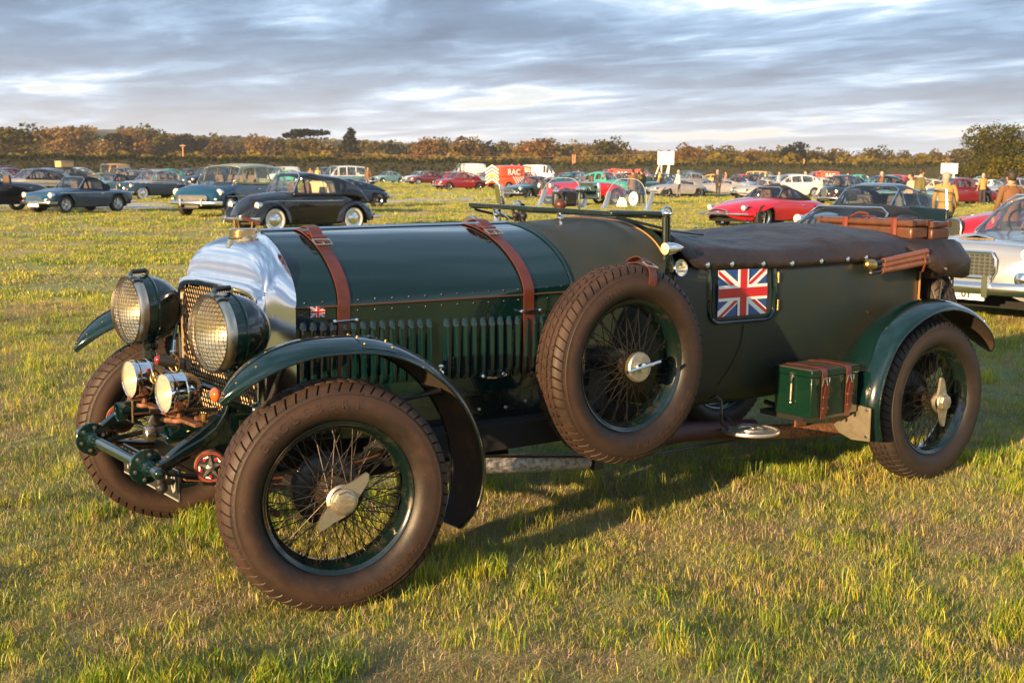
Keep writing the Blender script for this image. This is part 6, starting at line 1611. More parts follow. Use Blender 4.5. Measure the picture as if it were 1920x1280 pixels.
# ------------------------------------------------------------------ headlamps with stone guards
REFL = mat('lamp_reflector', (.93, .87, .68), .24, 1.0, bump=(30, .12, .004))
def headlamp(c, R_, splay):
    e = empty('headlamp', c, splay, CAR); rings_ = []
    mb = MB(); pr = [(R_ * 1.00, -.012), (R_ * 1.035, -.004), (R_ * 1.04, .010), (R_ * 1.02, .022)]
    mb.lathe(pr, axis=(1, 0, 0), n=44); mb.lathe([(R_ * .90, -.010), (R_ * .99, -.016), (R_ * 1.00, -.012)], axis=(1, 0, 0), n=44); part(mb, 'rim', NICKEL2, e)
    mb = MB(); L_ = .205
    pr = [(R_ * 1.02, .020), (R_ * 1.02, .055), (R_ * 1.0, .075), (R_ * .96, .10), (R_ * .87, .13), (R_ * .72, .16), (R_ * .52, .185), (R_ * .28, .20), (.001, L_)]
    mb.lathe(pr, axis=(1, 0, 0), n=44); mb.lathe([(R_ * 1.035, .058), (R_ * 1.04, .064), (R_ * 1.0, .070)], axis=(1, 0, 0), n=44); part(mb, 'shell', GREEN, e)
    mb = MB(); pr = [(R_ * .90 * math.sqrt(k), .10 * (1 - k) - .004) for k in [1, .9, .75, .6, .45, .3, .18, .08, .02, .0001]]
    mb.lathe(pr, axis=(1, 0, 0), n=40); part(mb, 'reflector', REFL, e)
    mb = MB(); mb.sphere((.035, 0, 0), .022, 12, 8, (1.3, 1, 1)); part(mb, 'bulb', LENSGLASS, e)
    mb = MB(); pr = [(R_ * .90 * k, -.010 - .018 * (1 - k * k)) for k in [1, .8, .6, .4, .2, .001]]; mb.lathe(pr, axis=(1, 0, 0), n=40); part(mb, 'lens', LENSGLASS, e)
    # wire guard: domed grid in front of the glass
    mb = MB(); G_ = R_ * .985; n = 19
    def dome(y, z): return -.016 - .046 * (1 - (y * y + z * z) / (G_ * G_)) ** .7
    for k in range(n):
        c_ = G_ * (-1 + 2 * (k + .5) / n); hl = math.sqrt(G_ * G_ - c_ * c_); m_ = 11
        for ax in (0, 1):
            pts = []
            for i in range(m_):
                v = hl * (-1 + 2 * i / (m_ - 1)) * .999; y, z = (c_, v) if ax else (v, c_); pts.append((dome(y, z) - ax * .0012, y, z))
            mb.tube(pts, .00105, 4, caps=False)
    part(mb, 'stone_guard', DARKWIRE, e, 'stuff')
    mb = MB(); mb.lathe([(G_ + .0025, -.016), (G_, -.0185), (G_ - .0025, -.016), (G_, -.0135)], axis=(1, 0, 0), n=44, closed=True); part(mb, 'guard_ring', DARKWIRE, e)
    for a in (60, 180, 300, 120, 0):
        a = rad(a - 60); y, z = math.cos(a), math.sin(a); mb = MB(); mb.tube([(-.016, y * G_, z * G_), (-.008, y * R_ * 1.06, z * R_ * 1.06), (.022, y * R_ * 1.055, z * R_ * 1.055)], .004, 6); mb.sphere((.020, y * R_ * 1.06, z * R_ * 1.06), .0065, 8, 6); part(mb, 'clip', GREEN2, e)
    mb = MB(); mb.tube([(-.010, -.03, R_ * 1.05), (-.004, -.03, R_ * 1.14), (.055, -.02, R_ * 1.16), (.075, .01, R_ * 1.08)], .010, 6); part(mb, 'top_catch', GREEN2, e)
    mb = MB(); mb.cyl((.07, 0, -R_ * .95), (.085, 0, -R_ * 1.5), .020, .024, 12); mb.sphere((.075, 0, -R_ * 1.05), .032, 12, 8); part(mb, 'pillar', GREEN2, e)
    return e
headlamp((-.292, -.400, .940), .1335, .07); headlamp((-.286, .400, .945), .1335, .02)
mb = MB(); mb.tube([(-.21, -.42, .735), (-.205, -.33, .715), (-.20, .33, .715), (-.21, .42, .735)], .017, 10); part(mb, 'lamp_bar', GREEN2)
for s in (-1, 1):
    mb = MB(); mb.tube([(-.20, s * .335, .72), (-.20, s * .335, .60)], .018, 10); part(mb, 'lamp_post', GREEN2)
    mb = MB(); mb.tube([(-.10, s * .345, 1.0), (-.16, s * .30, .80), (-.21, s * .28, .62)], .007, 8); part(mb, 'shell_stay', GREEN)
    mb = MB(); mb.tube([(-.30, s * .375, .725), (-.18, s * .37, .668), (-.10, s * .37, .64)], .014, 8); mb.sphere((-.12, s * .37, .652), .028, 12, 8); part(mb, 'shock_arm', GREEN2)
# chrome driving lamps
def driving(c):
    e = empty('driving_lamp', c, .05, CAR); R_ = .0705
    mb = MB(); mb.lathe([(R_ * .93, -.008), (R_ * 1.0, -.010), (R_ * 1.03, 0), (R_ * 1.03, .012), (R_ * 1.0, .016)], axis=(1, 0, 0), n=36); mb.lathe([(R_ * 1.0, .016), (R_ * 1.0, .060), (R_ * .97, .075), (R_ * .88, .098), (R_ * .70, .115), (R_ * .4, .125), (.001, .127)], axis=(1, 0, 0), n=36)
    mb.lathe([(R_ * 1.0, .052), (R_ * 1.035, .056), (R_ * 1.035, .060), (R_ * 1.0, .064)], axis=(1, 0, 0), n=36); part(mb, 'shell', CHROME, e)
    mb = MB(); mb.lathe([(R_ * .93 * math.sqrt(k), .055 * (1 - k) - .003) for k in [1, .85, .65, .45, .25, .1, .0001]], axis=(1, 0, 0), n=30); part(mb, 'reflector', REFL, e)
    mb = MB(); mb.lathe([(R_ * .95 * k, -.008 - .014 * (1 - k * k)) for k in [1, .8, .6, .4, .2, .001]], axis=(1, 0, 0), n=30); part(mb, 'lens', LENS2, e)
    mb = MB(); mb.tube([(-.008, 0, -R_ * .9), (.0, 0, -R_ * 1.12), (.05, 0, -R_ * 1.18)], .006, 6); mb.cyl((.05, 0, -R_ * .98), (.05, 0, -R_ * 1.35), .012, n=10); mb.lathe([(.03, 0), (.034, .012), (.02, .02)], origin=(.05, 0, -R_ * 1.36), axis=(0, 0, -1), n=14); part(mb, 'lamp_foot', RUST, e)
    mb = MB(); mb.sphere((.085, -R_ * .9, .0), .007, 10, 8); part(mb, 'jewel', REDLENS, e)
    return e
driving((-.375, -.168, .708)); driving((-.375, .172, .712))
# crossbar for the driving lamps, spread of small ironwork below the radiator
mb = MB(); mb.box((-.32, 0, .610), (.035, .66, .012)); part(mb, 'badge_bar', RUST, bevel=.003)
def medal(c, r_, ax=(-1, 0, 0)):
    mb = MB(); mb.lathe([(r_ * .88, 0), (r_, -.003), (r_ * 1.0, .003), (r_ * .88, .002)], origin=c, axis=ax, n=28, closed=True)
    q = Vector(ax).to_track_quat('Z', 'Y')
    for a in (0, PI / 3, 2 * PI / 3): d = q @ Vector((math.cos(a), math.sin(a), 0)) * r_ * .9; mb.cyl(Vector(c) - d, Vector(c) + d, .0022, n=5)
    mb.lathe([(r_ * .25, 0), (r_ * .3, .003), (.001, .004)], origin=c, axis=ax, n=12); part(mb, 'bar_badge', BRASS)
medal((-.25, .06, .775), .034, (-1, -.3, 0)); medal((-.345, .015, .735), .022, (-1, -.3, 0))
mb = MB(); mb.cyl((-.25, .06, .81), (-.24, .075, .86), .006, n=8); mb.sphere((-.25, .065, .82), .014, 10, 6, (1, 1, .5)); mb.cyl((-.25, .06, .74), (-.25, .06, .62), .005, n=6); part(mb, 'badge_stem', CHROME)
for y, z in ((.12, .735), (-.66, .80)):
    pass
mb = MB(); mb.sphere((-.375, -.60, .765), .024, 14, 8, (.7, 1, 1)); part(mb, 'turn_lamp', AMBER)
mb = MB(); mb.sphere((-.30, .085, .79), .017, 12, 8); part(mb, 'turn_lamp', REDLENS)
mb = MB(); mb.cyl((-.30, .085, .79), (-.19, .05, .765), .022, n=12); part(mb, 'horn_body', BLACK)
# long open trumpets / tubes under the lamps
for y, z in ((-.185, .560), (.205, .585)):
    mb = MB(); mb.lathe([(.032, -.005), (.0345, -.008), (.036, 0), (.0345, .01), (.0335, .27), (.02, .28)], origin=(-.415 if y > 0 else -.375, y, z), axis=(1, -.02, .06), n=28); mb.lathe([(.032, -.005), (.0305, .0), (.0305, .12)], origin=(-.415 if y > 0 else -.375, y, z), axis=(1, -.02, .06), n=28); tb_ = part(mb, 'air_tube', GREEN)
mb = MB(); mb.lathe([(.001, -.002), (.024, 0), (.0275, .004), (.0275, .030), (.025, .034), (.02, .034)], origin=(-.425, -.085, .550), axis=(1, -.1, .06), n=26); part(mb, 'oil_cap', NICKEL2); mb = MB(); mb.cyl((-.39, -.09, .552), (-.25, -.10, .565), .02, n=12); part(mb, 'oil_pipe', BLACK)
# front cross tube with flanges
zc = .478; xt = -.497
mb = MB(); mb.cyl((xt, -.410, zc), (xt, .410, zc), .0215, n=20)
for s in (-1, 1): mb.sphere((xt, s * .410, zc), .0215, 16, 10, (1, .8, 1))
part(mb, 'front_tube', GREEN)
for s in (-1, 1):
    y = s * .282; mb = MB(); mb.lathe([(.0215, -.006), (.058, -.006), (.061, -.003), (.061, .004), (.058, .007), (.030, .010), (.028, .040), (.0215, .045)], origin=(xt, y, zc), axis=(0, -s if False else -1, 0), n=32); fl_ = part(mb, 'flange', GREEN)
    for k in range(6):
        a = 2 * PI * k / 6 + .3; mb = MB(); mb.lathe([(.007, 0), (.007, .005), (.001, .006)], origin=(xt + .044 * math.cos(a), y - .007, zc + .044 * math.sin(a)), axis=(0, -1, 0), n=8); part(mb, 'bolt', NICKEL2, fl_)
    # dumb iron arm rising rearwards, spring below
    mb = MB(); ar = [(-.49, .480), (-.44, .500), (-.38, .530), (-.32, .556), (-.27, .590), (-.235, .640), (-.215, .700)]
    rg = [[(x, s * .345 - .016, z - .020), (x, s * .345 + .016, z - .020), (x, s * .345 + .016, z + .016), (x, s * .345 - .016, z + .016)] for x, z in ar]; mb.loft(rg, True, True, True); ai = part(mb, 'dumb_iron', GREEN2, bevel=.005)
    for x, z in ((-.44, .518), (-.35, .562), (-.27, .612)): mb = MB(); mb.sphere((x, s * .345, z), .009, 10, 6, (1, 1, .5)); part(mb, 'bolt', BRASS, ai)
    for k in range(5):
        mb = MB(); l_ = 1 - k * .13; rg = []
        for u in lin(-1, 1, 13): x = .02 + u * .47 * l_; z = .455 - .012 * k - .055 * (1 - u * u * l_ * l_) ; rg.append([(x, s * .345 - .024, z), (x, s * .345 + .024, z), (x, s * .345 + .024, z + .008), (x, s * .345 - .024, z + .008)])
        mb.loft(rg, True, True, True); part(mb, 'spring_leaf', RUST if k % 2 else BLACK)
    mb = MB(); mb.cyl((-.47, s * .345, .43), (-.47, s * .345, .50), .018, n=12); mb.sphere((-.47, s * .352, .415), .022, 10, 8); part(mb, 'shackle', BLACK)
    # friction damper with star spring
    yc = s * .385 if s < 0 else s * .40; dc = Vector((-.305 if s < 0 else -.34, yc, .475 if s < 0 else .52)); ax = Vector((-.45, -1, 0)) if s < 0 else Vector((-.45, -1, 0))
    mb = MB(); mb.lathe([(.001, -.020), (.052, -.020), (.056, -.016), (.056, -.004), (.054, .0), (.056, .004), (.056, .014), (.052, .018), (.049, .016), (.001, .015)], origin=dc, axis=ax, n=36); dm = part(mb, 'friction_damper', RUST)
    M = frame_m(dc + ax.normalized() * .0175, Vector((0, 0, 1)).cross(ax.normalized()), (0, 0, 1))
    mb = MB(); mb.lathe([(.001, .0), (.047, .0), (.047, .0015), (.001, .0015)], origin=dc + ax.normalized() * .0155, axis=ax, n=32); part(mb, 'damper_face', BLACK, dm)
    mb = MB(); mb.lathe([(.0462, .0005), (.048, .0005), (.048, .002), (.0462, .002)], origin=dc + ax.normalized() * .0165, axis=ax, n=32, closed=True); part(mb, 'damper_ring', RED, dm)
    if s < 0:
        star = [];
        for k in range(10): a = PI / 2 + PI * k / 5; r_ = .044 if k % 2 == 0 else .0125; star.append(M @ Vector((r_ * math.cos(a), r_ * math.sin(a), 0)))
        mb = MB(); mb.prism(star, (0, 0, 0), ax.normalized() * .005); part(mb, 'star_spring', NICKEL2, dm, smooth=False)
        for k in range(5): a = PI / 2 + PI * (2 * k + 1) / 5; mb = MB(); c_ = M @ Vector((.033 * math.cos(a), .033 * math.sin(a), .002)); mb.lathe([(.006, 0), (.005, .003), (.001, .004)], origin=c_, axis=ax, n=8); part(mb, 'red_dot', RED, dm)
        for k in range(5):
            a = PI / 2 + PI * (2 * k) / 5 + .42; mb = MB(); c_ = M @ Vector((.037 * math.cos(a), .037 * math.sin(a), .002)); t_ = M.to_3x3() @ Vector((-math.sin(a), math.cos(a), 0)); r__ = M.to_3x3() @ Vector((math.cos(a), math.sin(a), 0))
            mb.prism([c_ - t_ * .009 - r__ * .003, c_ + t_ * .009 - r__ * .003, c_ + t_ * .009 + r__ * .003, c_ - t_ * .009 + r__ * .003], (0, 0, 0), ax.normalized() * .0008); part(mb, 'white_mark', WHITE, dm, smooth=False)
    mb = MB(); mb.lathe([(.014, 0), (.014, .010), (.010, .016), (.001, .018)], origin=dc + ax.normalized() * .021, axis=ax, n=6); part(mb, 'damper_nut', NICKEL2, dm)
# odds and ends below the radiator
for (a, b, r_, m_) in (((-.42, .05, .60), (-.15, .10, .58), .005, RUST), ((-.40, .10, .64), (-.40, .10, .56), .004, BRASS), ((-.38, -.02, .62), (-.12, -.03, .60), .008, BLACK), ((-.30, -.25, .615), (-.12, -.26, .62), .014, RUST), ((-.28, -.28, .64), (-.28, -.28, .58), .010, BRASS), ((-.46, .28, .46), (-.1, .30, .50), .010, BLACK),
                       ((-.33, .24, .60), (-.1, .22, .55), .012, RUST), ((-.36, -.12, .60), (-.30, -.22, .605), .010, RUST), ((-.25, -.3, .70), (-.12, -.16, .70), .005, BLACK), ((-.46, -.30, .42), (-.10, -.30, .40), .012, BLACK)):
    mb = MB(); mb.cyl(a, b, r_, n=8); part(mb, 'pipe', m_)
mb = MB(); mb.box((-.30, .02, .52), (.18, .44, .012), Euler((0, .35, 0)).to_matrix()); part(mb, 'apron_plate', GREEN2, bevel=.004)
mb = MB(); mb.box((-.20, 0, .47), (.10, .60, .16)); part(mb, 'crossmember', BLACK, bevel=.01)
mb = MB(); mb.cyl((-.16, -.60, .33), (-.16, .60, .33), .013, n=10); part(mb, 'track_rod', RUST)
# number plate
px0, yl, yr, zl, zh_ = -.400, .200, -.345, .350, .466
mb = MB(); mb.box((px0, (yl + yr) / 2, (zl + zh_) / 2), (.006, yl - yr, zh_ - zl)); npl = part(mb, 'number_plate', PLATE, smooth=False)
mb = MB(); e_ = .004
mb.tube([(px0 - .004, yl - e_, zl + e_), (px0 - .004, yl - e_, zh_ - e_), (px0 - .004, yr + e_, zh_ - e_), (px0 - .004, yr + e_, zl + e_)], .0028, 5, closed=True); part(mb, 'plate_border', SILVERTXT, npl)
for i, ch in enumerate('YP 3880'):
    if ch != ' ': mb = MB(); text_mb(mb, ch, .105, frame_m((px0 - .0045, yl - .045 - i * .0745, (zl + zh_) / 2), (0, -1, 0), (0, 0, 1)), .0012, .0015, squeeze=.85); part(mb, 'digit', SILVERTXT, npl)

# ------------------------------------------------------------------ folded windscreen, pillars, aero screens
ZW = 1.328
mb = MB(); fr_ = [(1.410, -.500, ZW + .004), (1.700, -.500, ZW - .004), (1.700, .500, ZW - .004), (1.410, .500, ZW + .008)]
for a, b in ((0, 1), (3, 2)): 
    mbx = MB(); mbx.cyl(fr_[a], fr_[b], .0125, n=10); WS = part(mbx, 'windscreen_rail', GREEN2)
def bar(a, b, w_, h_, name, m):
    a, b = Vector(a), Vector(b); d = (b - a); L_ = d.length; q = d.to_track_quat('X', 'Z').to_matrix(); mbx = MB(); mbx.box((a + b) / 2, (L_, w_, h_), q); return part(mbx, name, m, bevel=.003)
WF = bar((1.412, -.515, ZW + .002), (1.412, .515, ZW + .012), .020, .019, 'windscreen_frame', GREEN2)
bar((1.69, -.50, ZW - .016), (1.69, .50, ZW - .016), .022, .018, 'windscreen_frame', GREEN2)
mb = MB(); mb.add([(1.42, -.49, ZW + .002), (1.69, -.49, ZW - .008), (1.69, .49, ZW - .008), (1.42, .49, ZW + .006)], [(0, 1, 2, 3)]); part(mb, 'windscreen_glass', GLASS)
for s in (-1, 1):
    mb = MB(); mb.tube([(1.712, s * .512, 1.13), (1.708, s * .510, ZW + .004)], .0125, 10); mb.tube([(1.735, s * .512, 1.13), (1.730, s * .510, ZW - .01)], .008, 8); pil = part(mb, 'windscreen_pillar', GREEN2)
    mb = MB(); c_ = Vector((1.706, s * .512, ZW)); mb.lathe([(.017, -.02), (.017, .012), (.010, .02), (.006, .04), (.001, .045)], origin=c_, axis=(0, s, 0), n=14); mb.tube([c_ + Vector((.028 * math.cos(a), s * .015, .028 * math.sin(a))) for a in lin(.2, 3.4, 9)], .0045, 6); part(mb, 'wing_nut', CHROME, pil)
    bar((1.71, s * .51, 1.262), (1.43, s * .505, 1.318), .010, .012, 'screen_stay', GREEN2)
for y in (.13, .19, -.14, .34):
    mb = MB(); mb.cyl((1.44, y, 1.27), (1.43, y + .01, ZW), .008, n=8); mb.sphere((1.44, y, 1.30), .016, 10, 8); part(mb, 'screen_clamp', CHROME if y in (-.14, .34) else BLACK)
AL = mat('cast_aluminium_post', (.60, .59, .57), .35, .9)
def aero(y0, y1, x, name='aero_screen'):
    n = 22; pts = []; w_ = abs(y1 - y0); yc = (y0 + y1) / 2; zb_ = ZW + .018
    for i in range(n + 1):
        u = -1 + 2 * i / n; h_ = .125 * max(0, 1 - abs(u) ** 3.2) ** .62; pts.append(Vector((x + h_ * .16, yc + u * w_ / 2, zb_ + h_)))
    pts2 = [p + Vector((.005, 0, 0)) for p in pts]; mb = MB()
    m_ = len(pts); mb.add(pts + pts2, [tuple(range(m_)), tuple(range(2 * m_ - 1, m_ - 1, -1))]); sc_ = part(mb, name, GLASS, angle=20)
    mb = MB(); mb.tube([p + Vector((.0025, 0, 0)) for p in pts], .0013, 6); part(mb, 'glass_edge', mat('glass_edge', (.35, .45, .42), .15, 0, 1.0), sc_)
    for yy in (y0, y1):
        mb = MB(); mb.loft([[(x - .008 + k * .012, yy - a_, zb_ + z) , (x - .008 + k * .012, yy + a_, zb_ + z), (x + .010 + k * .012, yy + a_, zb_ + z), (x + .010 + k * .012, yy - a_, zb_ + z)] for k, (a_, z) in enumerate(((.015, -.010), (.008, .006), (.006, .03), (.005, .066)))], True, True, True); part(mb, 'screen_post', AL, sc_, angle=60)
    return sc_
aero(.435, .105, 1.76); A2 = aero(-.045, -.335, 1.76)
# stickers on the near aero screen
mb = MB(); c_ = Vector((1.748, -.235, ZW + .048)); mb.lathe([(.001, 0), (.030, 0), (.030, .001), (.001, .001)], origin=c_ + Vector((0, -.03, .008)), axis=(-1, 0, .05), n=24); st1 = part(mb, 'round_sticker', WHITE, A2)
mb = MB(); mb.lathe([(.024, .0012), (.027, .0012), (.027, .0018), (.024, .0018)], origin=c_ + Vector((0, -.03, .008)), axis=(-1, 0, .05), n=24, closed=True); text_mb(mb, 'V', .040, frame_m(c_ + Vector((-.0016, -.03, .008)), (0, -1, 0), (0, 0, 1)), .0004, .0008); part(mb, 'sticker_print', mat('sticker_blue', (.10, .09, .30), .5), st1)
mb = MB(); c2 = Vector((1.748, -.190, ZW + .020)); pl = [c2 + Vector((0, .034 * math.cos(a), .040 * math.sin(a))) for a in lin(0, PI, 14)]; mb.prism(pl, (0, 0, 0), (-.001, 0, 0)); st2 = part(mb, 'arched_sticker', WHITE, A2, smooth=False)
mb = MB(); 
for k in range(3):
    for j in range(2):
        mb.box(c2 + Vector((-.0015, -.010 + k * .010 + j * .005, .008 + j * .006)), (.0008, .005, .005))
mb.tube([c2 + Vector((-.0016, .024 * math.cos(a), .030 * math.sin(a))) for a in lin(0, PI, 12)], .0012, 4); part(mb, 'sticker_print', BLACK, st2)
# mirrors, instruments behind the screens
mb = MB(); mb.box((1.575, .50, 1.385), (.020, .065, .110), Euler((0, -.15, -.25)).to_matrix()); m1 = part(mb, 'side_mirror', CHROME, bevel=.004)
mb = MB(); mb.cyl((1.575, .50, 1.345), (1.575, .50, 1.235), .007, n=8); mb.tube([(1.575, .52, 1.34), (1.56, .47, 1.30), (1.60, .46, 1.27)], .006, 6); mb.sphere((1.57, .50, 1.30), .015, 10, 8); part(mb, 'mirror_stalk', CHROME, m1)
mb = MB(); mb.box((1.75, .035, 1.415), (.014, .125, .080), Euler((0, -.1, .1)).to_matrix()); m2 = part(mb, 'rear_view_mirror', CHROME, bevel=.006)
mb = MB(); mb.box((1.742, .035, 1.415), (.004, .115, .07), Euler((0, -.1, .1)).to_matrix()); part(mb, 'mirror_glass', mat('green_reflection_glass', (.5, .62, .55), .03, 1.0), m2)
mb = MB(); mb.cyl((1.73, .09, ZW - .05), (1.73, .09, 1.42), .007, n=8); mb.sphere((1.73, .09, 1.42), .016, 10, 8); mb.sphere((1.725, .05, 1.42), .014, 10, 8); part(mb, 'mirror_stalk', CHROME, m2)
mb = MB(); mb.box((1.70, .16, 1.375), (.08, .09, .070), Euler((0, 0, .2)).to_matrix()); mb.cyl((1.66, .16, 1.378), (1.64, .16, 1.378), .024, n=16); part(mb, 'instrument_box', BLACK, bevel=.008)
mb = MB(); mb.cyl((1.60, .10, ZW), (1.60, .10, 1.43), .006, n=8); mb.sphere((1.60, .10, 1.41), .014, 8, 6); part(mb, 'instrument_stalk', CHROME)
mb = MB(); mb.sphere((1.60, -.075 + .14, 1.352), .032, 14, 8, (.9, .9, .8)); part(mb, 'leather_pouch', LEATHER)
# second rear lamp on the far scuttle
mb = MB(); mb.lathe([(.055, -.012), (.060, 0), (.058, .02), (.035, .07), (.001, .085)], origin=(1.33, .40, 1.235), axis=(1, 0, -.12), n=24); sp_ = part(mb, 'spot_lamp', CHROME); mb = MB(); mb.lathe([(.054, -.012), (.03, -.018), (.001, -.02)], origin=(1.33, .40, 1.235), axis=(1, 0, -.12), n=24); part(mb, 'lens', WIRE, sp_)
# torpedo side lamp and round medallion
mb = MB(); o_ = (1.652, -.572, 1.182); mb.lathe([(.023, 0), (.0275, .004), (.0275, .022), (.025, .045), (.019, .072), (.009, .100), (.001, .112)], origin=o_, axis=(1, 0, .02), n=24); tl = part(mb, 'side_lamp', CHROME)
mb = MB(); mb.lathe([(.025, .001), (.015, -.006), (.001, -.008)], origin=o_, axis=(1, 0, .02), n=20); part(mb, 'lens', mat('warm_frosted_lens', (.80, .60, .32), .35), tl)
mb = MB(); mb.tube([(1.68, -.570, 1.158), (1.685, -.560, 1.11), (1.695, -.545, 1.08), (1.70, -.51, 1.06)], .010, 8); part(mb, 'lamp_bracket', GREEN2, tl)
mb = MB(); o_ = Vector((1.772, -.543, 1.096)); mb.lathe([(.030, 0), (.030, .008), (.0365, .010), (.0375, .004), (.036, -.004)], origin=o_, axis=(0, -1, .12), n=30); md = part(mb, 'medallion', CHROME)
mb = MB(); mb.lathe([(.001, .006), (.031, .006), (.031, .0065), (.001, .0065)], origin=o_, axis=(0, -1, .12), n=30); fcz = part(mb, 'medallion_face', CREAM, md)
mb = MB(); M = frame_m(o_ + Vector((0, -.0075, .012)), (1, 0, 0), (0, .12, 1)); text_mb(mb, 'V', .022, M, .0003, .0004); mb.tube([o_ + Vector((-.022, -.0075, -.004)), o_ + Vector((.022, -.0085, .004))], .0012, 4); mb.tube([o_ + Vector((-.01, -.0078, -.016)), o_ + Vector((.006, -.0078, -.012)), o_ + Vector((.018, -.0078, -.018))], .0012, 4); part(mb, 'face_print', GREEN2, md)

# ------------------------------------------------------------------ spare wheel strap
th0 = rad(78); path = []; xs_ = SPC.x + .02
def around(a, r_): return Vector((SPC.x + r_ * math.cos(a), 0, SPC.z + r_ * math.sin(a)))
loop = [(-.045, .275), (-.062, .290), (-.086, .310), (-.093, .335), (-.090, .362), (-.078, .388), (-.050, .404), (0, .409), (.05, .404), (.085, .380), (.09, .33), (.06, .28)]
mb = MB(); rg = []
for i, (y, r_) in enumerate(loop):
    p = around(th0 + .0, r_); p.y = SPC.y + y; t = Vector((-math.sin(th0), 0, math.cos(th0)))
    n = Vector((math.cos(th0) * (1 if r_ > .38 else .2), -1 if y < -.06 else (.0 if y < .06 else 1), math.sin(th0) * (1 if r_ > .38 else .2))).normalized()
    rg.append([p - t * .020 - n * .002, p - t * .020 + n * .002, p + t * .020 + n * .002, p + t * .020 - n * .002])
mb.loft(rg, True, True, True); ss = part(mb, 'spare_strap', LEATHER, angle=60)
mb = MB(); p0 = around(th0 + .03, .414); t = Vector((-math.sin(th0), 0, math.cos(th0))); rg = []
for u in lin(0, 1, 8):
    y = SPC.y + .06 - .11 * u; rr_ = .411 + .020 * math.sin(PI * u); p = around(th0, rr_); p.y = y; rg.append([p - t * .021, p - t * .021 + Vector((0, 0, .004)), p + t * .021 + Vector((0, 0, .004)), p + t * .021])
mb.loft(rg, True, True, True); part(mb, 'strap_loop', LEATHER, ss, angle=60)
mb = MB(); c1 = around(th0, .412); c1.y = SPC.y - .045; c3 = around(th0, .400); c3.y = SPC.y - .075; mb.tube([c1 - t * .028, c1 + t * .028, c3 + t * .028, c3 - t * .028], .0042, 6, closed=True); part(mb, 'buckle', NICKEL2, ss)
mb = MB(); mb.cyl((SPC.x, -.62, SPC.z), (SPC.x, -.42, SPC.z), .045, n=16); mb.box((SPC.x, -.50, SPC.z - .08), (.10, .10, .26)); part(mb, 'spare_carrier', BLACK)

# ------------------------------------------------------------------ exhaust, pipes, step
mb = MB(); mb.tube([(.62, -.47, .345), (.80, -.47, .350), (1.05, -.47, .325), (1.33, -.47, .295)], lambda u: .042 - .008 * u, 14); part(mb, 'wrapped_exhaust', WRAP)
mb = MB(); mb.tube([(1.33, -.47, .295), (1.50, -.47, .32), (1.62, -.46, .345)], .024, 10); mb.box((1.37, -.47, .30), (.05, .07, .08)); part(mb, 'exhaust_joint', BLACK)
mb = MB(); mb.tube([(1.58, -.46, .35), (1.9, -.46, .352), (2.35, -.46, .315)], .046, 16); part(mb, 'lagged_silencer', MAROON)
mb = MB(); mb.tube([(2.33, -.46, .30), (2.6, -.47, .275), (2.85, -.48, .255), (3.05, -.47, .25), (3.3, -.42, .28)], .035, 14); part(mb, 'woven_tailpipe', WRAPB)
mb = MB(); mb.cyl((.60, -.50, .415), (1.38, -.50, .315), .006, n=6); mb.cyl((1.62, -.50, .285), (2.30, -.50, .285), .006, n=6); part(mb, 'brake_rod', BLACK)
mb = MB(); mb.box((2.64, -.50, .345), (.075, .01, .085)); part(mb, 'bracket_plate', RUST)
mb = MB(); mb.box((2.62, -.58, .392), (.42, .26, .022)); mb.cyl((2.50, -.40, .42), (2.50, -.70, .385), .012, n=8); part(mb, 'box_shelf', BLACK)
mb = MB(); so_ = Vector((2.185, -.600, .352)); rr_ = .130
mb.lathe([(rr_ - .012, -.010), (rr_, -.010), (rr_ + .002, -.004), (rr_, .004), (rr_ - .012, .004)], origin=so_, n=44, closed=True)
stp = part(mb, 'step_plate', AL)
for k in range(15):
    y = -rr_ * .88 + k * rr_ * 1.76 / 14; h_ = math.sqrt(max(0, rr_ ** 2 - y ** 2)) - .006; mb = MB(); mb.box(so_ + Vector((0, y, -.002)), (2 * h_, .0065, .010)); part(mb, 'step_bar', AL, stp, smooth=False)
mb = MB(); mb.lathe([(.055, .003), (.060, .003), (.060, .008), (.055, .008)], origin=so_, n=30, closed=True); text_mb(mb, 'B', .08, frame_m(so_ + Vector((0, 0, .006)), (1, 0, 0), (0, 1, 0)), .002, .001); part(mb, 'step_monogram', AL, stp)
mb = MB(); mb.tube([so_ + Vector((0, .0, -.012)), so_ + Vector((0, .06, -.03)), (2.185, -.42, .40)], .014, 8); part(mb, 'step_bracket', BLACK, stp)
mb = MB(); mb.tube([(1.985, -.53, .50), (2.00, -.56, .52), (2.015, -.575, .50), (2.02, -.58, .40), (2.06, -.58, .365)], .007, 8); part(mb, 'step_hook', GREEN2)
mb = MB(); mb.box((1.0, -.36, .46), (1.2, .30, .10)); part(mb, 'undertray', VOIDM, smooth=False)

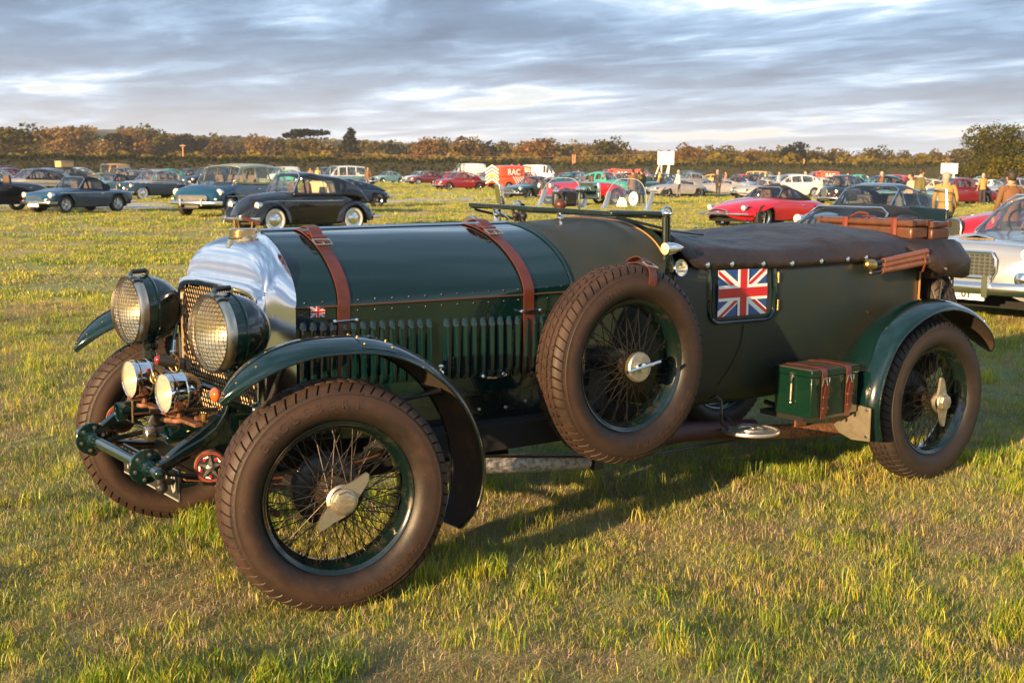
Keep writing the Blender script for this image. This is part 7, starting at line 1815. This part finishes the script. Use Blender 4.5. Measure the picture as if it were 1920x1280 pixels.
# ------------------------------------------------------------------ tool box strapped beside the body
TB = empty('tool_box', (2.56, -.655, .405)); tag(TB, 'green wooden tool box with two leather straps standing beside the rear mudguard', 'tool box')
bx, by, bz = .325, .215, .185
BOXM = mat('chipped_green_paint', (.0025, .018, .011), .25, 0, .8, .3, vary=(90, (.12, .10, .055), .74, .80), bump=(35, .15, .003))
mb = MB(); mb.box((0, 0, bz / 2), (bx, by, bz)); part(mb, 'case', BOXM, TB, bevel=.003)
mb = MB(); mb.box((0, 0, bz + .017), (bx + .008, by + .008, .030)); part(mb, 'lid', BOXM, TB, bevel=.003)
mb = MB(); mb.box((0, 0, bz + .0345), (bx + .004, by + .004, .005)); part(mb, 'lid_lining', mat('brown_lid_cloth', (.055, .035, .028), .6), TB, bevel=.002)
for x in (-.085, .085):
    path = [(x, -by / 2 - .007, -.01), (x, -by / 2 - .007, bz * .5), (x, -by / 2 - .008, bz + .02), (x, -by / 2 - .004, bz + .036), (x, -by / 2 + .01, bz + .041), (x, 0, bz + .043), (x, by / 2 + .004, bz + .038), (x, by / 2 + .007, bz * .5)]
    mb = MB(); rg = []
    for i, p in enumerate(path):
        t = Vector(path[min(i + 1, 7)]) - Vector(path[max(i - 1, 0)]); n = Vector((0, -t.z, t.y)).normalized(); rg.append([Vector(p) + Vector((-.0165, 0, 0)) - n * .002, Vector(p) + Vector((-.0165, 0, 0)) + n * .002, Vector(p) + Vector((.0165, 0, 0)) + n * .002, Vector(p) + Vector((.0165, 0, 0)) - n * .002])
    mb.loft(rg, True, True, True); sx = part(mb, 'strap', LEATHER, TB, angle=60)
    mb = MB(); rg = []
    for z, d in ((.155, .014), (.150, .026), (.12, .022), (.10, .016), (.03, .013), (.02, .013)): rg.append([(x - .015, -by / 2 - d, z), (x - .015, -by / 2 - d - .004, z), (x + .015, -by / 2 - d - .004, z), (x + .015, -by / 2 - d, z)])
    mb.loft(rg, True, True, True); part(mb, 'strap_tail', LEATHER, sx, angle=60)
    mb = MB(); y_ = -by / 2 - .016; mb.tube([(x - .022, y_, .148), (x + .022, y_, .148), (x + .022, y_ - .004, .182), (x - .022, y_ - .004, .182)], .003, 6, closed=True); mb.tube([(x, y_ - .002, .182), (x, y_ - .012, .148)], .0025, 5); part(mb, 'buckle', NICKEL2, sx)
    for z in (.095, .045): mb = MB(); mb.box((x, y_ - .002, z), (.040, .012, .012)); part(mb, 'keeper', LEATHER, sx, bevel=.002)
mb = MB(); xf = -bx / 2 - .006; mb.tube([(xf, .0, .188), (xf - .01, .0, .165), (xf - .006, .0, .155)], .006, 6); mb.box((xf, 0, .19), (.008, .022, .02)); mb.cyl((xf - .006, 0, .150), (xf - .008, 0, .072), .008, .006, 10); mb.sphere((xf - .006, 0, .062), .008, 8, 6); part(mb, 'catch', NICKEL2, TB)

# ------------------------------------------------------------------ suitcases on the rear deck
def suitcase(loc, sx, sy, sz, label, m, straps):
    e = empty('suitcase', loc, 0); tag(e, label, 'suitcase', 'leather suitcases on the tail of the green tourer')
    mb = MB(); mb.box((0, 0, sz * .32), (sx, sy, sz * .64)); part(mb, 'base', m, e, bevel=.012); mb = MB(); mb.box((0, 0, sz * .83), (sx + .006, sy + .006, sz * .34)); part(mb, 'lid', m, e, bevel=.012)
    for y in straps:
        mb = MB(); a = sx / 2 + .006; mb.tube([(-a, y, 0), (-a, y, sz + .004), (a, y, sz + .004), (a, y, 0)], .004, 4); mb.v = [(v[0], y + (v[1] - y) * 4.5, v[2]) for v in mb.v]; part(mb, 'strap', mat('orange_brown_strap', (.13, .022, .012), .5), e, smooth=False)
    mb = MB(); mb.tube([(-.02, -.05, sz), (-.03, -.04, sz + .010), (-.03, .04, sz + .010), (-.02, .05, sz)], .005, 8); part(mb, 'handle', LEATHER, e)
    for sx_ in (-1, 1):
        for sy_ in (-1, 1): mb = MB(); mb.box((sx_ * (sx / 2 - .008), sy_ * (sy / 2 - .008), sz * .85), (.028, .028, .03)); part(mb, 'corner', mat('dark_corner_leather', (.07, .03, .015), .5), e)
    return e
suitcase((3.645, -.09, 1.165), .14, .62, .100, 'long tan suitcase with orange straps lying across the tail, the nearer one', CASE, (-.20, .12))
suitcase((3.80, -.12, 1.160), .15, .60, .095, 'darker leather suitcase lying behind the long tan one', mat('dark_suitcase_leather', (.07, .024, .014), .45, 0, .2, vary=(12, (.05, .02, .012), .4, .7)), (-.18, .15))
mb = MB(); mb.tube([(3.60, .02, 1.27), (3.62, -.02, 1.295), (3.63, -.07, 1.29), (3.62, -.09, 1.27)], .008, 6); lt = part(mb, 'leather_loop', LEATHER)
mb = MB(); mb.box((3.72, -.09, 1.140), (.34, .70, .030)); part(mb, 'luggage_board', LEATHERETTE, bevel=.01)
# ================================================================== GRASS
def grass_mat(name, dry, muted=False):
    m = bpy.data.materials.new(name); m.use_nodes = True; t = NT(m.node_tree); t.n.clear()
    g = t.new('ShaderNodeNewGeometry'); P_ = g.outputs['Position']; oi = t.new('ShaderNodeObjectInfo')
    isl = g.outputs['Random Per Island']
    big = t.noise(P_, .9, 4, .6); fine = t.noise(P_, 5.0, 3, .6)
    k = t.math('ADD', t.math('MULTIPLY', big, .55), t.math('ADD', t.math('MULTIPLY', fine, .35), t.math('MULTIPLY', isl, .32)))
    if muted: c = t.ramp(k, [(.35, (.070, .125, .036)), (.50, (.15, .205, .058)), (.64, (.26, .27, .095)), (.80, (.36, .29, .16))])
    elif dry: c = t.ramp(k, [(.35, (.15, .095, .055)), (.52, (.36, .25, .15)), (.68, (.52, .40, .27)), (.82, (.24, .13, .075))])
    else: c = t.ramp(k, [(.36, (.028, .085, .014)), (.46, (.080, .180, .016)), (.555, (.22, .34, .016)), (.65, (.50, .48, .020)), (.80, (.62, .46, .09))])
    sp = t.new('ShaderNodeSeparateXYZ', {0: P_})
    df = t.new('ShaderNodeBsdfDiffuse', {'Color': c}); tl = t.new('ShaderNodeBsdfTranslucent', {'Color': c}); gl = t.new('ShaderNodeBsdfGlossy', {'Color': (.5, .5, .4, 1), 'Roughness': .45})
    mx = t.new('ShaderNodeMixShader', {0: .38, 1: df.outputs[0], 2: tl.outputs[0]}); m2 = t.new('ShaderNodeMixShader', {0: .06, 1: mx.outputs[0], 2: gl.outputs[0]})
    t.new('ShaderNodeOutputMaterial', {'Surface': m2.outputs[0]}); return m
GM = grass_mat('green_grass_blades', False); DM = grass_mat('straw_blades', True); MM = grass_mat('old_grey_green_blades', False, True)
def clump(name, seed, n, rad_, h0, h1, dryf, lie, wd=.0034, mut=.3):
    r = np.random.RandomState(seed); vs = []; fs = []; mi = []
    for _ in range(n):
        a = r.uniform(0, 6.283); d = rad_ * math.sqrt(r.uniform()); bx_, by_ = d * math.cos(a), d * math.sin(a)
        dry = r.uniform() < dryf; lying = r.uniform() < lie
        h = r.uniform(h0, h1) * (.75 if dry else 1); th = r.uniform(0, 6.283); dx, dy = math.cos(th), math.sin(th)
        w_ = wd * r.uniform(.6, 1.3); bend = r.uniform(.1, .75) * h if not lying else h * r.uniform(.9, 1.6); hz = h if not lying else h * r.uniform(.12, .4)
        o = len(vs); q = r.uniform(0, 6.283); sx, sy = math.cos(q) * w_ / 2, math.sin(q) * w_ / 2
        seg = 3
        for i in range(seg):
            u = i / seg; zz_ = hz * (1 - (1 - u) ** 1.5) if not lying else hz * math.sin(u * 2.2) ; bb = bend * u ** 1.7 if not lying else bend * u
            k = 1 - u * .45; vs += [(bx_ + dx * bb - sx * k, by_ + dy * bb - sy * k, zz_ - .004), (bx_ + dx * bb + sx * k, by_ + dy * bb + sy * k, zz_ - .004)]
        vs.append((bx_ + dx * bend, by_ + dy * bend, (hz if not lying else hz * .8)))
        fs += [(o, o + 1, o + 3, o + 2), (o + 2, o + 3, o + 5, o + 4), (o + 4, o + 5, o + 6)]; mi += [1 if dry else (2 if r.uniform() < mut else 0)] * 3
    me = bpy.data.meshes.new(name); me.from_pydata(vs, [], fs); me.materials.append(GM); me.materials.append(DM); me.materials.append(MM); me.polygons.foreach_set('material_index', mi); me.update(); return me
def scatter(name, label, meshes, pts, kinds_, scl, rot, par=None):
    col = bpy.data.collections.new(name + '_tufts')
    for i, me in enumerate(meshes): col.objects.link(bpy.data.objects.new('tuft_%02d' % i, me))
    me = bpy.data.meshes.new(name); me.from_pydata(pts, [], []); n = len(pts)
    for nm, typ, dat in (('rotz', 'FLOAT_VECTOR', rot), ('scl', 'FLOAT_VECTOR', scl), ('kind_idx', 'INT', kinds_)):
        at = me.attributes.new(nm, typ, 'POINT'); at.data.foreach_set('vector' if typ == 'FLOAT_VECTOR' else 'value', np.asarray(dat).ravel())
    o = bpy.data.objects.new(name, me); COL.objects.link(o)
    ng = bpy.data.node_groups.new(name, 'GeometryNodeTree'); ng.interface.new_socket('Geometry', in_out='INPUT', socket_type='NodeSocketGeometry'); ng.interface.new_socket('Geometry', in_out='OUTPUT', socket_type='NodeSocketGeometry')
    N = ng.nodes; Lk = ng.links; gi = N.new('NodeGroupInput'); go = N.new('NodeGroupOutput'); ip = N.new('GeometryNodeInstanceOnPoints'); ci = N.new('GeometryNodeCollectionInfo')
    ci.inputs['Collection'].default_value = col; ci.inputs['Separate Children'].default_value = True; ci.inputs['Reset Children'].default_value = True
    def attr(nm, typ):
        a = N.new('GeometryNodeInputNamedAttribute'); a.data_type = typ; a.inputs['Name'].default_value = nm; return a.outputs['Attribute']
    Lk.new(gi.outputs[0], ip.inputs['Points']); Lk.new(ci.outputs[0], ip.inputs['Instance']); ip.inputs['Pick Instance'].default_value = True
    Lk.new(attr('kind_idx', 'INT'), ip.inputs['Instance Index']); Lk.new(attr('rotz', 'FLOAT_VECTOR'), ip.inputs['Rotation']); Lk.new(attr('scl', 'FLOAT_VECTOR'), ip.inputs['Scale']); Lk.new(ip.outputs[0], go.inputs[0])
    md_ = o.modifiers.new('tufts', 'NODES'); md_.node_group = ng; tag(o, label, kind='stuff'); return o
def patch(x, y, s=1.0, ph=0.0):
    return (np.sin(x * 1.7 * s + 1.3 * np.sin(y * 1.1 * s + ph)) * np.sin(y * 2.1 * s + 1.1 * np.sin(x * .8 * s + 2 + ph)) + .5 * np.sin(x * 4.1 * s + y * 3.3 * s + ph) * np.sin(y * 5.2 * s - x * 2.2 * s)) / 1.5
CL = [clump('tuft', 1, 78, .088, .012, .034, .16, .45, .0023, .55), clump('tuft', 2, 78, .088, .010, .030, .30, .60, .0022, .6), clump('tuft', 3, 30, .050, .035, .085, .08, .06, .0030, .08),
      clump('tuft', 4, 96, .095, .014, .046, .90, .94, .0019, .9), clump('tuft', 5, 78, .088, .012, .034, .55, .72, .0021, .7), clump('tuft', 6, 24, .075, .025, .070, .55, .15, .0026, .3)]
CLF = [clump('tuft', 11, 60, .18, .02, .055, .08, .25, .009), clump('tuft', 12, 60, .18, .012, .034, .30, .55, .008, .9), clump('tuft', 13, 50, .18, .02, .04, .85, .8, .008)]
rs = np.random.RandomState(5)
def wedge(r0, r1, dens, half=.50):
    n = int(dens * half * (r1 * r1 - r0 * r0)); r_ = np.sqrt(rs.uniform(r0 * r0, r1 * r1, n)); a = rs.uniform(-half, half, n) + math.pi / 2 - CAM['yaw']
    return np.stack([CP.x + r_ * np.cos(a), CP.y + r_ * np.sin(a)], 1), r_
def grass_layer(name, label, zones, meshes, near):
    P_, K, S_, R_ = [], [], [], []
    for r0, r1, dens, sc_ in zones:
        p, r_ = wedge(r0, r1, dens); x, y = p[:, 0], p[:, 1]
        pv_ = patch(x, y, .8) ; pv2 = patch(x, y, 2.3, 1.7); u = rs.uniform(size=len(x)); u2 = rs.uniform(size=len(x))
        sv = (x + 3.5) * math.sin(.55) + 0
        if near:
            k = np.where((pv_ + .7 * pv2 > .34) & (u < .60), 2, np.where(u < .45, 0, np.where(u < .88, 1, np.where(u < .965, 5, 2))))
            dryp = patch(x, y, 1.5, 4.0) + .6 * pv2; k = np.where(dryp > .46, np.where(u < .72, 3, 4), np.where(dryp > .15, np.where(u < .5, 4, k), k)); k = np.where(u2 < .14, 4, np.where(u2 > .975, 3, k))
        else:
            band = np.sin(((y - CP.y) * math.cos(.52) + (x - CP.x) * math.sin(.52)) * 1.35 + .9 * np.sin(x * .21) + pv_ * .8)  # bands of sunlight and shade imitated by choice of tuft colour
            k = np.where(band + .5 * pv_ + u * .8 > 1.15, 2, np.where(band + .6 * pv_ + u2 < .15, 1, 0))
        z = np.array([gh(a, b) for a, b in zip(x, y)]); s = sc_ * rs.uniform(.7, 1.25, len(x)); hs = s * (1 + .35 * pv2)
        P_.append(np.stack([x, y, z], 1)); K.append(k.astype(int)); S_.append(np.stack([s, s, hs], 1)); R_.append(np.stack([rs.uniform(-.15, .15, len(x)), rs.uniform(-.15, .15, len(x)), rs.uniform(0, 6.28, len(x))], 1))
    P_ = np.concatenate(P_); K = np.concatenate(K); S_ = np.concatenate(S_); R_ = np.concatenate(R_)
    # keep clear of the tyre contact patches
    keep = np.ones(len(P_), bool)
    for cx_, cy_ in ((0, -.72), (3.3, -.72), (0, .72), (3.3, .72)): keep &= ~((abs(P_[:, 0] - cx_) < .10) & (abs(P_[:, 1] - cy_) < .09))
    P_, K, S_, R_ = P_[keep], K[keep], S_[keep], R_[keep]
    return scatter(name, label, meshes, [tuple(map(float, q)) for q in P_], K, S_, R_)
grass_layer('grass', 'short green and straw coloured grass around the tourer', [(2.6, 5.5, 520, 1.0), (5.5, 9, 400, 1.05), (9, 15, 200, 1.3)], CL, True)
grass_layer('grass', 'mown grass in the middle distance with yellow lit bands put into its colour', [(15, 30, 44, 1.0), (30, 62, 15, 1.4), (62, 150, 2.6, 2.4)], CLF, False)
# low clover leaves and loose hay wisps

# haze: thin evening air
hz = MB(); hz.box((0, 0, 34.5), (3200, 3200, 71)); hm = bpy.data.materials.new('thin_haze'); hm.use_nodes = True; ht = NT(hm.node_tree); ht.n.clear()
vol = ht.new('ShaderNodeVolumePrincipled', {'Density': .00024, 'Color': (.90, .93, 1.0, 1), 'Anisotropy': .2}); ho = ht.new('ShaderNodeOutputMaterial'); ht.l.new(vol.outputs[0], ho.inputs['Volume'])
tag(hz.build('haze', hm, smooth=False), 'thin pale evening haze over the field', kind='stuff')
